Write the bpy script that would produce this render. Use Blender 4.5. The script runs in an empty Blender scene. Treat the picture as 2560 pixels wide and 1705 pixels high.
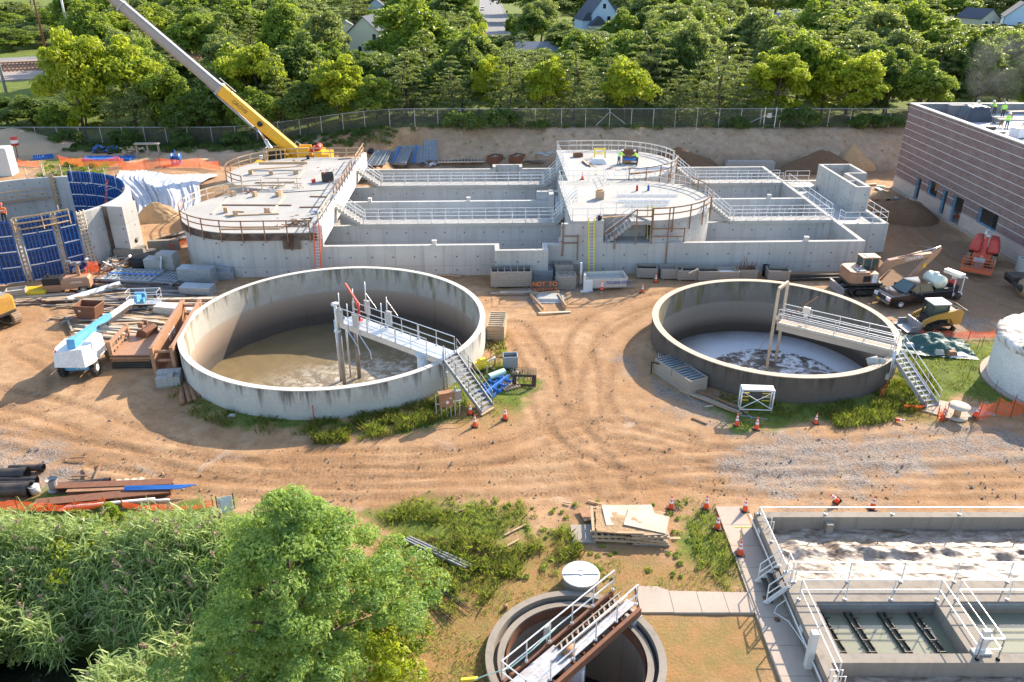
import bpy, math, random
import numpy as np
from mathutils import Vector, Matrix
R=math.radians; PI=math.pi
sc=bpy.context.scene; COL=sc.collection
random.seed(7)
# ---------------------------------------------------------------- camera
CAM_H=25.0; PITCH=R(25.6); FPX=1990.0
cam=bpy.data.cameras.new('camera'); camo=bpy.data.objects.new('camera',cam); COL.objects.link(camo)
camo.location=(0,0,CAM_H); camo.rotation_euler=(R(90)-PITCH,0,0)
cam.sensor_width=36; cam.lens=FPX/2560*36; cam.clip_start=.5; cam.clip_end=9000; sc.camera=camo
_c,_s=math.cos(PITCH),math.sin(PITCH)
def G(x,y,z=0.0):
    "survey: plan position of a point measured in the photograph that lies at height z"
    u=(x-1280)/FPX; v=(y-852.5)/FPX
    d=(u,_c-v*_s,-_s-v*_c); t=(z-CAM_H)/d[2]
    return Vector((t*d[0],t*d[1],z))
def GD(x,y,z=0.0): return G(x*1.08751,y*1.08751,z)
# ---------------------------------------------------------------- light
SUN_DIR=Vector((-.66,-.75,0)).normalized()      # shadows fall this way
SUN_EL=R(29.5)
w=bpy.data.worlds.new('World'); sc.world=w; w.use_nodes=True
nt=w.node_tree; bg=nt.nodes['Background']; sky=nt.nodes.new('ShaderNodeTexSky')
sky.sky_type='NISHITA'; sky.sun_disc=False; sky.sun_elevation=SUN_EL
az=math.atan2(-SUN_DIR.x,-SUN_DIR.y); sky.sun_rotation=az
sky.air_density=1.0; sky.dust_density=1.0; sky.ozone_density=1.0
nt.links.new(sky.outputs[0],bg.inputs[0]); bg.inputs[1].default_value=.15
sun=bpy.data.lights.new('sun','SUN'); suno=bpy.data.objects.new('sun',sun); COL.objects.link(suno)
sun.energy=4.1; sun.angle=R(.5); sun.color=(1,.87,.70)
sd=Vector((SUN_DIR.x*math.cos(SUN_EL),SUN_DIR.y*math.cos(SUN_EL),-math.sin(SUN_EL)))
suno.rotation_euler=sd.to_track_quat('-Z','Y').to_euler(); suno.location=(60,60,80)
sc.view_settings.view_transform='Standard'; sc.view_settings.look='None'
sc.view_settings.exposure=1.33; sc.view_settings.gamma=1
sc.render.engine='CYCLES'
try:
    sc.cycles.use_denoising=True; sc.cycles.max_bounces=6; sc.cycles.transparent_max_bounces=16
    sc.cycles.diffuse_bounces=3; sc.cycles.volume_step_rate=2.0
except Exception: pass
# ---------------------------------------------------------------- materials
class NM:
    "small node-material builder"
    def __init__(s,name,rough=.8,metal=0,spec=None):
        s.m=bpy.data.materials.new(name); s.m.use_nodes=True; s.nt=s.m.node_tree
        s.b=s.nt.nodes['Principled BSDF']; s.b.inputs['Roughness'].default_value=rough; s.b.inputs['Metallic'].default_value=metal
        if spec is not None: s.b.inputs['Specular IOR Level'].default_value=spec
    def n(s,t,**k):
        n=s.nt.nodes.new('ShaderNode'+t)
        for a,v in k.items(): setattr(n,a,v)
        return n
    def l(s,a,b): s.nt.links.new(a,b)
    def co(s,scale=(1,1,1),kind='Object'):
        t=s.n('TexCoord'); m=s.n('Mapping'); m.inputs['Scale'].default_value=scale
        s.l(t.outputs[kind],m.inputs[0]); return m.outputs[0]
    def pos(s,scale=(1,1,1)):
        t=s.n('NewGeometry'); m=s.n('Mapping'); m.inputs['Scale'].default_value=scale
        s.l(t.outputs['Position'],m.inputs[0]); return m.outputs[0]
    def noise(s,vec,scale,detail=4,rough=.55,dist=0):
        n=s.n('TexNoise'); n.inputs['Scale'].default_value=scale; n.inputs['Detail'].default_value=detail
        n.inputs['Roughness'].default_value=rough; n.inputs['Distortion'].default_value=dist
        if vec is not None: s.l(vec,n.inputs['Vector'])
        return n.outputs['Fac']
    def ramp(s,fac,stops,interp='LINEAR'):
        r=s.n('ValToRGB'); r.color_ramp.interpolation=interp; e=r.color_ramp.elements
        while len(e)<len(stops): e.new(.5)
        for i,(p,c) in enumerate(stops):
            e[i].position=p; e[i].color=(c,c,c,1) if isinstance(c,(int,float)) else (*c,1)
        s.l(fac,r.inputs[0]); return r.outputs[0]
    def mix(s,f,a,b,blend='MIX'):
        m=s.n('Mix',data_type='RGBA',blend_type=blend)
        for sock,v in ((m.inputs[0],f),(m.inputs[6],a),(m.inputs[7],b)):
            if isinstance(v,(int,float)): sock.default_value=v
            elif isinstance(v,tuple): sock.default_value=(*v,1)
            else: s.l(v,sock)
        return m.outputs[2]
    def math(s,op,a,b=0):
        m=s.n('Math',operation=op)
        for i,v in enumerate((a,b)):
            if isinstance(v,(int,float)): m.inputs[i].default_value=v
            else: s.l(v,m.inputs[i])
        return m.outputs[0]
    def sep(s,v):
        x=s.n('SeparateXYZ'); s.l(v,x.inputs[0]); return x.outputs
    def attr(s,name):
        a=s.n('Attribute'); a.attribute_name=name; return a.outputs['Fac']
    def bump(s,h,strength=.4,dist=.05):
        b=s.n('Bump'); b.inputs['Strength'].default_value=strength; b.inputs['Distance'].default_value=dist
        s.l(h,b.inputs['Height']); s.l(b.outputs[0],s.b.inputs['Normal'])
    def col(s,c):
        if isinstance(c,tuple): s.b.inputs['Base Color'].default_value=(*c,1)
        else: s.l(c,s.b.inputs['Base Color'])
        return s
M={}
def weathered(key,c,rough=.6,metal=0,dirt=(.22,.15,.09),amt=.45,scale=2.0,spec=None):
    "painted or plain surface with dust, scuffs and uneven tone"
    k=NM(key,rough,metal,spec); v=k.co()
    f=k.ramp(k.noise(v,scale,6,.65),[(.45,0),(.75,1)])
    t=k.noise(v,scale*5,3)
    base=k.mix(k.ramp(t,[(.3,0),(.7,1)]),tuple(x*.86 for x in c),tuple(min(1,x*1.1) for x in c))
    k.col(k.mix(k.math('MULTIPLY',f,amt),base,dirt))
    k.bump(t,.15,.01); M[key]=k.m; return k.m
def concrete(key,c,panel=True,stain=.3,ties=True,streak=.25,dark=(.10,.095,.085)):
    k=NM(key,.85,spec=.25); v=k.co(); x=k.sep(v)
    big=k.noise(v,.35,5,.6); fine=k.noise(v,6,5,.6)
    base=k.mix(k.ramp(big,[(.3,0),(.7,1)]),tuple(a*.86 for a in c),tuple(a*1.08 for a in c))
    base=k.mix(k.ramp(fine,[(.35,0),(.8,.35)]),base,tuple(a*.72 for a in c))
    st=k.noise(k.co((2.2,2.2,.12)),1.0,5,.6)
    base=k.mix(k.math('MULTIPLY',k.ramp(st,[(.5,0),(.8,1)]),streak),base,dark)
    h=fine
    if panel:
        s=k.math('ADD',x[0],x[1])
        def line(val,per,wd):
            fr=k.math('FRACT',k.math('DIVIDE',val,per)); return k.math('LESS_THAN',k.math('ABSOLUTE',k.math('SUBTRACT',fr,.5)),wd/per/2)
        wn=k.n('TexWhiteNoise',noise_dimensions='1D'); k.l(k.math('ADD',k.math('FLOOR',k.math('ADD',k.math('DIVIDE',s,2.44),.5)),k.math('MULTIPLY',k.math('FLOOR',k.math('ADD',k.math('DIVIDE',k.math('ADD',x[2],.35),2.5),.5)),37.0)),wn.inputs['W']); base=k.mix(k.math('MULTIPLY',wn.outputs[0],.30),base,tuple(a*.62 for a in c))
        ln=k.math('MAXIMUM',line(s,2.44,.045),line(k.math('ADD',x[2],.35),2.5,.035))
        base=k.mix(k.math('MULTIPLY',ln,.5),base,tuple(a*.45 for a in c))
        if ties:
            def fr(val,per,off): return k.math('MULTIPLY',k.math('SUBTRACT',k.math('FRACT',k.math('DIVIDE',k.math('ADD',val,off),per)),.5),per)
            a,b=fr(s,1.83,.5),fr(x[2],1.25,.15)
            d=k.math('SQRT',k.math('ADD',k.math('MULTIPLY',a,a),k.math('MULTIPLY',b,b)))
            base=k.mix(k.math('MULTIPLY',k.math('LESS_THAN',d,.075),.8),base,(.06,.055,.05))
    k.col(base); k.bump(h,.25,.02); M[key]=k.m; return k.m
def plain(key,c,rough=.6,metal=0,spec=None,var=.12,scale=8):
    k=NM(key,rough,metal,spec); f=k.noise(k.co(),scale,3)
    k.col(k.mix(f,tuple(a*(1-var) for a in c),tuple(min(1,a*(1+var)) for a in c))); M[key]=k.m; return k.m
def wood(key,c,var=.3):
    k=NM(key,.8,spec=.2); v=k.co(); f=k.noise(k.co((1,1,1)),3.5,5,.7); g=k.noise(v,.9,3)
    a=k.mix(f,tuple(x*(1-var) for x in c),tuple(min(1,x*(1+var)) for x in c))
    k.col(k.mix(k.ramp(g,[(.4,0),(.7,.5)]),a,(.30,.24,.18))); k.bump(f,.3,.01); M[key]=k.m; return k.m
concrete('concrete',(.50,.48,.445),streak=.38)
concrete('concrete_deck',(.41,.395,.365),panel=False,streak=.05)
concrete('concrete_top',(.62,.595,.55),panel=False,streak=.03)
concrete('concrete_inner',(.53,.53,.515),streak=.35)
concrete('concrete_block',(.42,.41,.38),panel=False)
weathered('bridge_plate',(.40,.42,.45),.6,.15,(.20,.09,.045),.75,2.2)
concrete('concrete_old',(.285,.245,.20),panel=False,streak=.55)
concrete('path_concrete',(.44,.36,.29),panel=False,streak=0)
weathered('galv',(.60,.61,.62),.42,.55,(.35,.33,.30),.3)
weathered('galv_dark',(.30,.31,.32),.5,.5,(.25,.22,.18),.3)
weathered('alum',(.75,.75,.74),.38,.35,(.45,.42,.38),.2)
weathered('grey_steel',(.36,.37,.38),.5,.3)
weathered('rust',(.20,.085,.045),.85,.1,(.09,.045,.03),.6,3)
weathered('rust_light',(.36,.19,.10),.8,.1,(.16,.075,.04),.55,2)
weathered('dark_steel',(.05,.048,.045),.6,.3,(.18,.11,.07),.45)
weathered('yellow',(.78,.40,.015),.4,0,(.40,.22,.06),.25,1.2)
weathered('cat_yellow',(.50,.26,.04),.5,0,(.33,.2,.09),.5,1.5)
weathered('tan_paint',(.40,.215,.125),.5,0,(.30,.19,.10),.4,1.4)
weathered('blue_form',(.02,.12,.38),.45,0,(.13,.13,.15),.3,2)
weathered('lift_blue',(.10,.36,.60),.45,0,(.30,.25,.2),.3,1.2)
weathered('white_paint',(.72,.72,.70),.5,0,(.40,.33,.26),.28,1.5)
weathered('red_paint',(.52,.045,.03),.45,0,(.35,.15,.09),.35,1.5)
weathered('lift_orange',(.62,.13,.05),.5,0,(.40,.2,.12),.4,1.5)
weathered('rubber',(.022,.021,.02),.85,0,(.22,.15,.09),.7,2.5)
weathered('rubber_dusty',(.30,.20,.12),.9,0,(.10,.08,.06),.6,2.5)
weathered('track_dusty',(.36,.25,.155),.9,0,(.14,.10,.07),.5,3)
weathered('black_pipe',(.032,.028,.026),.55,0,(.20,.13,.085),.5,1.2)
weathered('green_tarp',(.022,.10,.085),.6,0,(.18,.16,.12),.3)
weathered('silver_form',(.36,.40,.43),.45,.4,(.24,.20,.16),.4,1.5)
weathered('geotextile',(.68,.68,.69),.75,0,(.40,.34,.27),.35,.6)
weathered('navy_form',(.008,.04,.15),.5,0,(.13,.13,.15),.25,2)
weathered('sheet_grey',(.50,.52,.56),.75,0,(.36,.31,.25),.4,.6)
plain('black',(.015,.015,.016),.6); plain('truck_paint',(.008,.009,.013),.12,0,.8,.05)
plain('chrome',(.75,.75,.76),.15,1); plain('rope',(.09,.08,.07),.9)
k=NM('glass_dark',.05,0,.9); k.col((.015,.022,.028)); M['glass_dark']=k.m
k=NM('glass_green',.07,0,.9); k.col((.06,.095,.085)); M['glass_green']=k.m
plain('orange_cone',(.85,.085,.015),.5,0,None,.06); plain('reflective',(.82,.82,.84),.35)
plain('hivis',(.42,.85,.03),.7,0,None,.08); plain('hivis_orange',(.85,.16,.03),.7); plain('denim',(.06,.10,.19),.85); plain('dark_cloth',(.03,.032,.035),.9)
plain('skin',(.45,.26,.18),.6); plain('helmet_white',(.8,.8,.78),.3); plain('helmet_red',(.6,.07,.04),.35)
plain('poly_tank',(.66,.70,.58),.35); plain('ladder_orange',(.80,.10,.02),.45); plain('ladder_yellow',(.72,.60,.05),.45)
plain('text_black',(.02,.02,.02),.6); plain('text_white',(.8,.8,.78),.6); plain('text_orange',(.80,.22,.07),.8,0,None,.3); plain('text_purple',(.14,.12,.34),.6)
plain('bright_blue',(.03,.16,.50),.5); plain('teal_pipe',(.46,.66,.55),.45); plain('yellow_light',(.75,.55,.04),.5)
wood('lumber',(.50,.34,.20)); wood('lumber_pale',(.60,.50,.38)); wood('lumber_grey',(.34,.30,.25)); wood('lumber_brown',(.26,.135,.075)); wood('plywood_dark',(.085,.055,.042))
wood('bark',(.075,.055,.042))
# ---------------------------------------------------------------- mesh building
class MB:
    def __init__(s): s.v=[]; s.f=[]; s.mi=[]; s.cur=0; s.sm=[]; s.smooth=False
    def _add(s,vs,fs):
        o=len(s.v); s.v+= [tuple(v) for v in vs]
        for f in fs: s.f.append(tuple(o+i for i in f)); s.mi.append(s.cur); s.sm.append(s.smooth)
    def m(s,i): s.cur=i; return s
    def box(s,c,d,rz=0,rx=0,ry=0,taper=1.0):
        x,y,z=d[0]/2,d[1]/2,d[2]/2; t=taper
        p=[(-x,-y,-z),(x,-y,-z),(x,y,-z),(-x,y,-z),(-x*t,-y*t,z),(x*t,-y*t,z),(x*t,y*t,z),(-x*t,y*t,z)]
        q=Matrix.Rotation(rz,3,'Z')@Matrix.Rotation(ry,3,'Y')@Matrix.Rotation(rx,3,'X'); cc=Vector(c)
        s._add([q@Vector(a)+cc for a in p],[(0,3,2,1),(4,5,6,7),(0,1,5,4),(1,2,6,5),(2,3,7,6),(3,0,4,7)]); return s
    def bb(s,a,b):
        "box from corner a to corner b"
        return s.box([(a[i]+b[i])/2 for i in range(3)],[abs(b[i]-a[i]) for i in range(3)])
    def beam(s,a,b,w,h=None,up=(0,0,1)):
        "rectangular bar from a to b"
        h=h or w; a,b=Vector(a),Vector(b); d=(b-a)
        if d.length<1e-6: return s
        d.normalize(); u=Vector(up)
        if abs(d.dot(u))>.98: u=Vector((0,1,0))
        r=d.cross(u).normalized(); u=r.cross(d); r*=w/2; u=u*h/2
        p=[a-r-u,a+r-u,a+r+u,a-r+u,b-r-u,b+r-u,b+r+u,b-r+u]
        s._add(p,[(0,1,2,3),(7,6,5,4),(0,4,5,1),(1,5,6,2),(2,6,7,3),(3,7,4,0)]); return s
    def tube(s,pts,r,n=6,cap=True,r2=None):
        pts=[Vector(p) for p in pts]; L=len(pts); vs=[]; fs=[]
        prev=None
        for i,p in enumerate(pts):
            d=(pts[min(i+1,L-1)]-pts[max(i-1,0)])
            if d.length<1e-9: d=Vector((0,0,1))
            d.normalize(); u=Vector((0,0,1)) if abs(d.z)<.95 else Vector((1,0,0))
            if prev is not None and prev.cross(d).length>1e-6:
                u=prev
            a=d.cross(u).normalized(); b=a.cross(d).normalized(); prev=b if prev is None else a.cross(d).normalized()
            rr=r if r2 is None else r+(r2-r)*i/max(1,L-1)
            for k in range(n):
                t=2*PI*k/n; vs.append(p+a*math.cos(t)*rr+b*math.sin(t)*rr)
        for i in range(L-1):
            for k in range(n): k2=(k+1)%n; fs.append((i*n+k,i*n+k2,(i+1)*n+k2,(i+1)*n+k))
        if cap: fs+= [tuple(range(n)),tuple(reversed(range((L-1)*n,L*n)))]
        sm=s.smooth; s.smooth=n>=7; s._add(vs,fs); s.smooth=sm; return s
    def cyl(s,a,b,r,r2=None,n=16): return s.tube([a,b],r,n,True,r2)
    def lathe(s,prof,n=32,c=(0,0,0),a0=0,a1=2*PI,close=False):
        full=abs(a1-a0-2*PI)<1e-6; m=n if full else n+1; vs=[]; fs=[]; P=len(prof)
        for k in range(m):
            t=a0+(a1-a0)*k/n
            for r,z in prof: vs.append((c[0]+r*math.cos(t),c[1]+r*math.sin(t),c[2]+z))
        for k in range(n):
            k2=(k+1)%m
            for i in range(P if close else P-1):
                j=(i+1)%P; fs.append((k*P+i,k2*P+i,k2*P+j,k*P+j))
        if not full and close: fs+= [tuple(range(P)),tuple(reversed(range((m-1)*P,m*P)))]
        s._add(vs,fs); return s
    def prism(s,poly,z0,z1):
        n=len(poly); vs=[(p[0],p[1],z0) for p in poly]+[(p[0],p[1],z1) for p in poly]
        s._add(vs,[tuple(reversed(range(n))),tuple(range(n,2*n))]+[(i,(i+1)%n,n+(i+1)%n,n+i) for i in range(n)]); return s
    def xprism(s,poly,w,fr=None):
        "side profile poly (y,z), extruded over x from -w/2 to w/2"
        n=len(poly); a=-w/2; vs=[(a,p[0],p[1]) for p in poly]+[(-a,p[0],p[1]) for p in poly]
        s._add(vs,[tuple(range(n)),tuple(reversed(range(n,2*n)))]+[(i,n+i,n+(i+1)%n,(i+1)%n) for i in range(n)]); return s
    def quad(s,a,b,c,d): s._add([a,b,c,d],[(0,1,2,3)]); return s
    def xf(s,mat,start=0):
        for i in range(start,len(s.v)): s.v[i]=tuple(mat@Vector(s.v[i]))
        return s
    def mark(s): return len(s.v)
def link(name,me,mats,parent=None,loc=None):
    for m in (mats if isinstance(mats,(list,tuple)) else [mats]): me.materials.append(M[m] if isinstance(m,str) else m)
    o=bpy.data.objects.new(name,me); COL.objects.link(o)
    if parent is not None: o.parent=parent
    if loc is not None: o.location=loc
    return o
def part(name,mb,mats,parent=None,loc=None,fixn=True):
    me=bpy.data.meshes.new(name); me.from_pydata(mb.v,[],mb.f)
    me.polygons.foreach_set('material_index',mb.mi); me.polygons.foreach_set('use_smooth',mb.sm)
    if fixn:
        import bmesh
        bm=bmesh.new(); bm.from_mesh(me); bmesh.ops.recalc_face_normals(bm,faces=bm.faces); bm.to_mesh(me); bm.free()
    me.update(); return link(name,me,mats,parent,loc)
def npmesh(name,V,F,mats,parent=None,loc=None,smooth=False,mi=None,attrs=None):
    me=bpy.data.meshes.new(name); V=np.asarray(V,np.float32); F=np.asarray(F,np.int32); k=F.shape[1]
    me.vertices.add(len(V)); me.vertices.foreach_set('co',V.ravel())
    me.loops.add(F.size); me.loops.foreach_set('vertex_index',F.ravel())
    me.polygons.add(len(F)); me.polygons.foreach_set('loop_start',np.arange(0,F.size,k,dtype=np.int32))
    try: me.polygons.foreach_set('loop_total',np.full(len(F),k,np.int32))
    except Exception: pass
    me.polygons.foreach_set('use_smooth',np.full(len(F),smooth))
    if mi is not None: me.polygons.foreach_set('material_index',np.asarray(mi,np.int32))
    for n,a in (attrs or {}).items():
        t=me.attributes.new(n,'FLOAT','POINT'); t.data.foreach_set('value',np.asarray(a,np.float32))
    me.update(calc_edges=True); me.validate()
    return link(name,me,mats,parent,loc)
def tag(o,label=None,cat=None,group=None,kind=None):
    if label: o['label']=label
    if cat: o['category']=cat
    if group: o['group']=group
    if kind: o['kind']=kind
    return o
def thing(name,label,cat,loc=(0,0,0),rz=0,group=None,kind=None):
    o=bpy.data.objects.new(name,None); COL.objects.link(o); o.location=loc; o.rotation_euler=(0,0,rz); o.empty_display_size=.3
    return tag(o,label,cat,group,kind)
def dup(root,loc=None,rz=None,label=None,group=None,scale=None):
    kids={}
    r=root.copy(); COL.objects.link(r)
    for ch in root.children:
        c=ch.copy(); COL.objects.link(c); c.parent=r
        for g in ch.children:
            d=g.copy(); COL.objects.link(d); d.parent=c
    if loc is not None: r.location=loc
    if rz is not None: r.rotation_euler=(0,0,rz)
    if label: r['label']=label
    if group: r['group']=group
    if scale: r.scale=(scale,)*3 if isinstance(scale,(int,float)) else scale
    return r
def text(name,body,size,mat,parent,mtx,depth=.01,align='CENTER'):
    cu=bpy.data.curves.new(name,'FONT'); cu.body=body; cu.size=size; cu.extrude=depth; cu.align_x=align; cu.align_y='CENTER'
    t=bpy.data.objects.new(name,cu); COL.objects.link(t)
    dg=bpy.context.evaluated_depsgraph_get(); me=bpy.data.meshes.new_from_object(t.evaluated_get(dg)); me.name=name
    bpy.data.objects.remove(t); me.materials.clear()
    o=link(name,me,mat,parent); o.matrix_local=mtx; return o
def rail_pts(mb,pts,h=1.07,sp=1.5,n=2,r=.024,post=True,toe=0):
    "pipe railing along a polyline of base points"
    pts=[Vector(p) for p in pts]
    for j in range(n):
        z=h*(n-j)/n
        mb.tube([p+Vector((0,0,z)) for p in pts],r,6)
    if toe:
        for a,b in zip(pts,pts[1:]): mb.beam(a+Vector((0,0,toe/2)),b+Vector((0,0,toe/2)),.012,toe)
    if post:
        for i,(a,b) in enumerate(zip(pts,pts[1:])):
            L=(b-a).length; m=max(1,round(L/sp))
            for t in range(m+(1 if i==len(pts)-2 else 0)):
                p=a.lerp(b,t/m); mb.tube([p,p+Vector((0,0,h))],r*1.05,6); mb.box(p+Vector((0,0,.03)),(.11,.11,.06))
    return mb
def noise2(x,y,seed=0,oct=4,scale=1.0,pers=.5):
    "value noise, vectorised"
    rs=np.random.RandomState(seed); tab=rs.rand(256,256); out=np.zeros_like(x,dtype=np.float64); amp=1;tot=0;fr=scale
    for o in range(oct):
        X=x*fr+o*17.3; Y=y*fr+o*9.1; xi=np.floor(X).astype(int); yi=np.floor(Y).astype(int); fx=X-xi; fy=Y-yi
        fx=fx*fx*(3-2*fx); fy=fy*fy*(3-2*fy)
        a=tab[xi%256,yi%256];b=tab[(xi+1)%256,yi%256];c=tab[xi%256,(yi+1)%256];d=tab[(xi+1)%256,(yi+1)%256]
        out+=amp*((a*(1-fx)+b*fx)*(1-fy)+(c*(1-fx)+d*fx)*fy); tot+=amp; amp*=pers; fr*=2
    return out/tot
def sst(e0,e1,x):
    t=np.clip((x-e0)/(e1-e0),0,1); return t*t*(3-2*t)
# ================================================================ ground
TL=(-12.4,51.4,10.5,2.15); TR=(18.35,51.2,8.35,1.95)      # round tanks: centre, outer radius, wall height
CL=(2.5,22.9,3.55)                                         # small clarifier
def T(x,y,rough=True):
    x=np.asarray(x,float); y=np.asarray(y,float)
    z=1.5*sst(84,91,y)*(1-sst(-17,-14.5,x))
    E=1.5+2.5*sst(-42,-14,x); yf=106.0+(noise2(x,y*0,3,3,.12)-.5)*2.2
    r=np.clip((y-yf)/6.0,0,1); r=r*r*(3-2*r)*.45+r*.55
    z=z*(1-r)+E*r; z=z+(4-E)*sst(122,150,y)
    z=z-2.6*sst(30.0,24.6,y)*sst(-8.6,-11.5,x)*sst(-80,-60,x)
    if rough:
        near=1-sst(112,120,y); em=sst(104,106,y)*(1-sst(111,113,y))
        z=z+near*((noise2(x,y,1,3,.35)-.62)*.16+(noise2(x,y,2,3,2.2)-.5)*.05)+em*((noise2(x,y,5,4,.6)-.5)*.9)
    return z
def hz(x,y): return float(T(np.array([x]),np.array([y]),False)[0])
def hit(px,py):
    "where the sight line through a photo point meets the terrain"
    a=G(px,py,0.0); o=Vector((0,0,CAM_H)); d=a-o; lo,hi_=.25,1.6
    for i in range(400):
        t=lo+(hi_-lo)*i/399; p=o+d*t
        if p.z<=hz(p.x,p.y): return p
    return a
def poly_sd(px,py,poly):
    "signed distance to a polygon (positive inside)"
    inside=np.zeros(px.shape,bool); d=np.full(px.shape,1e9); n=len(poly)
    for i in range(n):
        ax,ay=poly[i]; bx,by=poly[(i+1)%n]; ex,ey=bx-ax,by-ay; L=ex*ex+ey*ey+1e-9
        t=np.clip(((px-ax)*ex+(py-ay)*ey)/L,0,1); d=np.minimum(d,(px-ax-t*ex)**2+(py-ay-t*ey)**2)
        c=((ay>py)!=(by>py)); xx=ax+(py-ay)*ex/(ey if abs(ey)>1e-9 else 1e-9); inside^=(c&(px<xx))
    d=np.sqrt(d); return np.where(inside,d,-d)
def PG(*pts): return [tuple(GD(*p)[:2]) for p in pts]
GREEN=[PG((-300,1165),(0,1150),(130,1132),(250,1165),(400,1150),(480,1128),(540,1185),(640,1260),(800,1600),(-300,1600)),
       PG((870,1180),(960,1145),(1060,1165),(1215,1160),(1205,1212),(1130,1245),(1180,1262),(1300,1215),(1345,1275),(1300,1300),(1180,1330),(1040,1420),(960,1400),(930,1260)),
       PG((1570,1145),(1645,1160),(1690,1290),(1712,1365),(1680,1365),(1600,1290),(1585,1200)),
       PG((1640,940),(1700,985),(1790,975),(2060,965),(2200,955),(2210,920),(2354,945),(2600,960),(2600,770),(2354,772),(2200,785),(2050,790),(2060,860)),
       PG((430,920),(470,950),(560,985),(780,990),(880,990),(1005,978),(1060,965),(1120,965),(1195,930),(1230,880),(1170,815),(1110,840),(1000,930),(800,965),(600,950)),
       PG((90,395),(200,385),(290,400),(180,425)),
       [(-260,112.5),(-10,113),(80,113),(260,112),(7000,7000),(-7000,7000)]]
DRYG=[PG((860,1225),(960,1260),(1060,1310),(1120,1400),(1130,1620),(820,1620)),PG((1040,1300),(1180,1262),(1300,1225),(1390,1275),(1570,1310),(1690,1320),(1705,1365),(1480,1360),(1300,1400),(1120,1600),(960,1600),(1000,1440)),
      PG((1480,1415),(1735,1410),(1800,1600),(1500,1600)),
      PG((1030,940),(1130,930),(1195,960),(1060,985)),PG((2090,930),(2200,925),(2354,940),(2354,965),(2080,965))]
GRAV=[PG((-200,1000),(0,1005),(130,1028),(225,1085),(190,1105),(90,1122),(-200,1130)),
      PG((1640,1020),(2250,972),(2500,1000),(2500,1040),(2200,1060),(1980,1110),(1800,1150),(1620,1090)),
      PG((1462,835),(1500,850),(1530,900),(1620,925),(1710,955),(1690,980),(1600,945),(1500,895)),
      PG((1960,735),(2060,740),(2220,735),(2320,765),(2290,785),(2080,790)),
      PG((1200,695),(1320,690),(1360,640),(1240,640))]
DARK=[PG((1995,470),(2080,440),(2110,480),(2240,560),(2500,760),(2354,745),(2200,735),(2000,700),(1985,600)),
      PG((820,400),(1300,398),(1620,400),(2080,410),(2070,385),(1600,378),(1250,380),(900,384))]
PALE=[PG((-300,345),(0,345),(300,352),(560,345),(700,330),(800,360),(500,400),(200,385),(-300,400))]
TRK=[[(-60,985),(200,1040),(420,1075),(700,1092),(1000,1092),(1400,1070),(1800,1042),(2450,1000)],
     [(-60,1050),(240,1080),(480,1108),(760,1118),(1080,1118),(1400,1100),(1850,1068),(2450,1032)],
     [(-60,1010),(300,1055),(640,1080),(1000,1070),(1200,1020),(1330,960),(1345,880),(1330,800),(1370,740),(1460,700),(1560,675)],
     [(2450,1085),(2000,1100),(1700,1060),(1450,1000),(1370,930),(1375,840),(1420,780),(1490,735),(1540,700)],
     [(1560,1010),(1420,985),(1300,1005),(1100,1050),(700,1060)],[(1290,950),(1330,1010),(1450,1060),(1700,1110),(2400,1120)],
     [(-60,900),(120,940),(260,990),(420,1050),(560,1085)],[(60,800),(150,850),(120,920),(-40,960)],[(140,700),(200,760),(260,800),(300,790)],
     [(2000,560),(2080,520),(2150,580),(2260,640)],[(2040,500),(2100,560),(2200,640),(2330,700)],[(1180,750),(1240,850),(1260,940),(1350,1040),(1400,1120)]]
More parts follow.
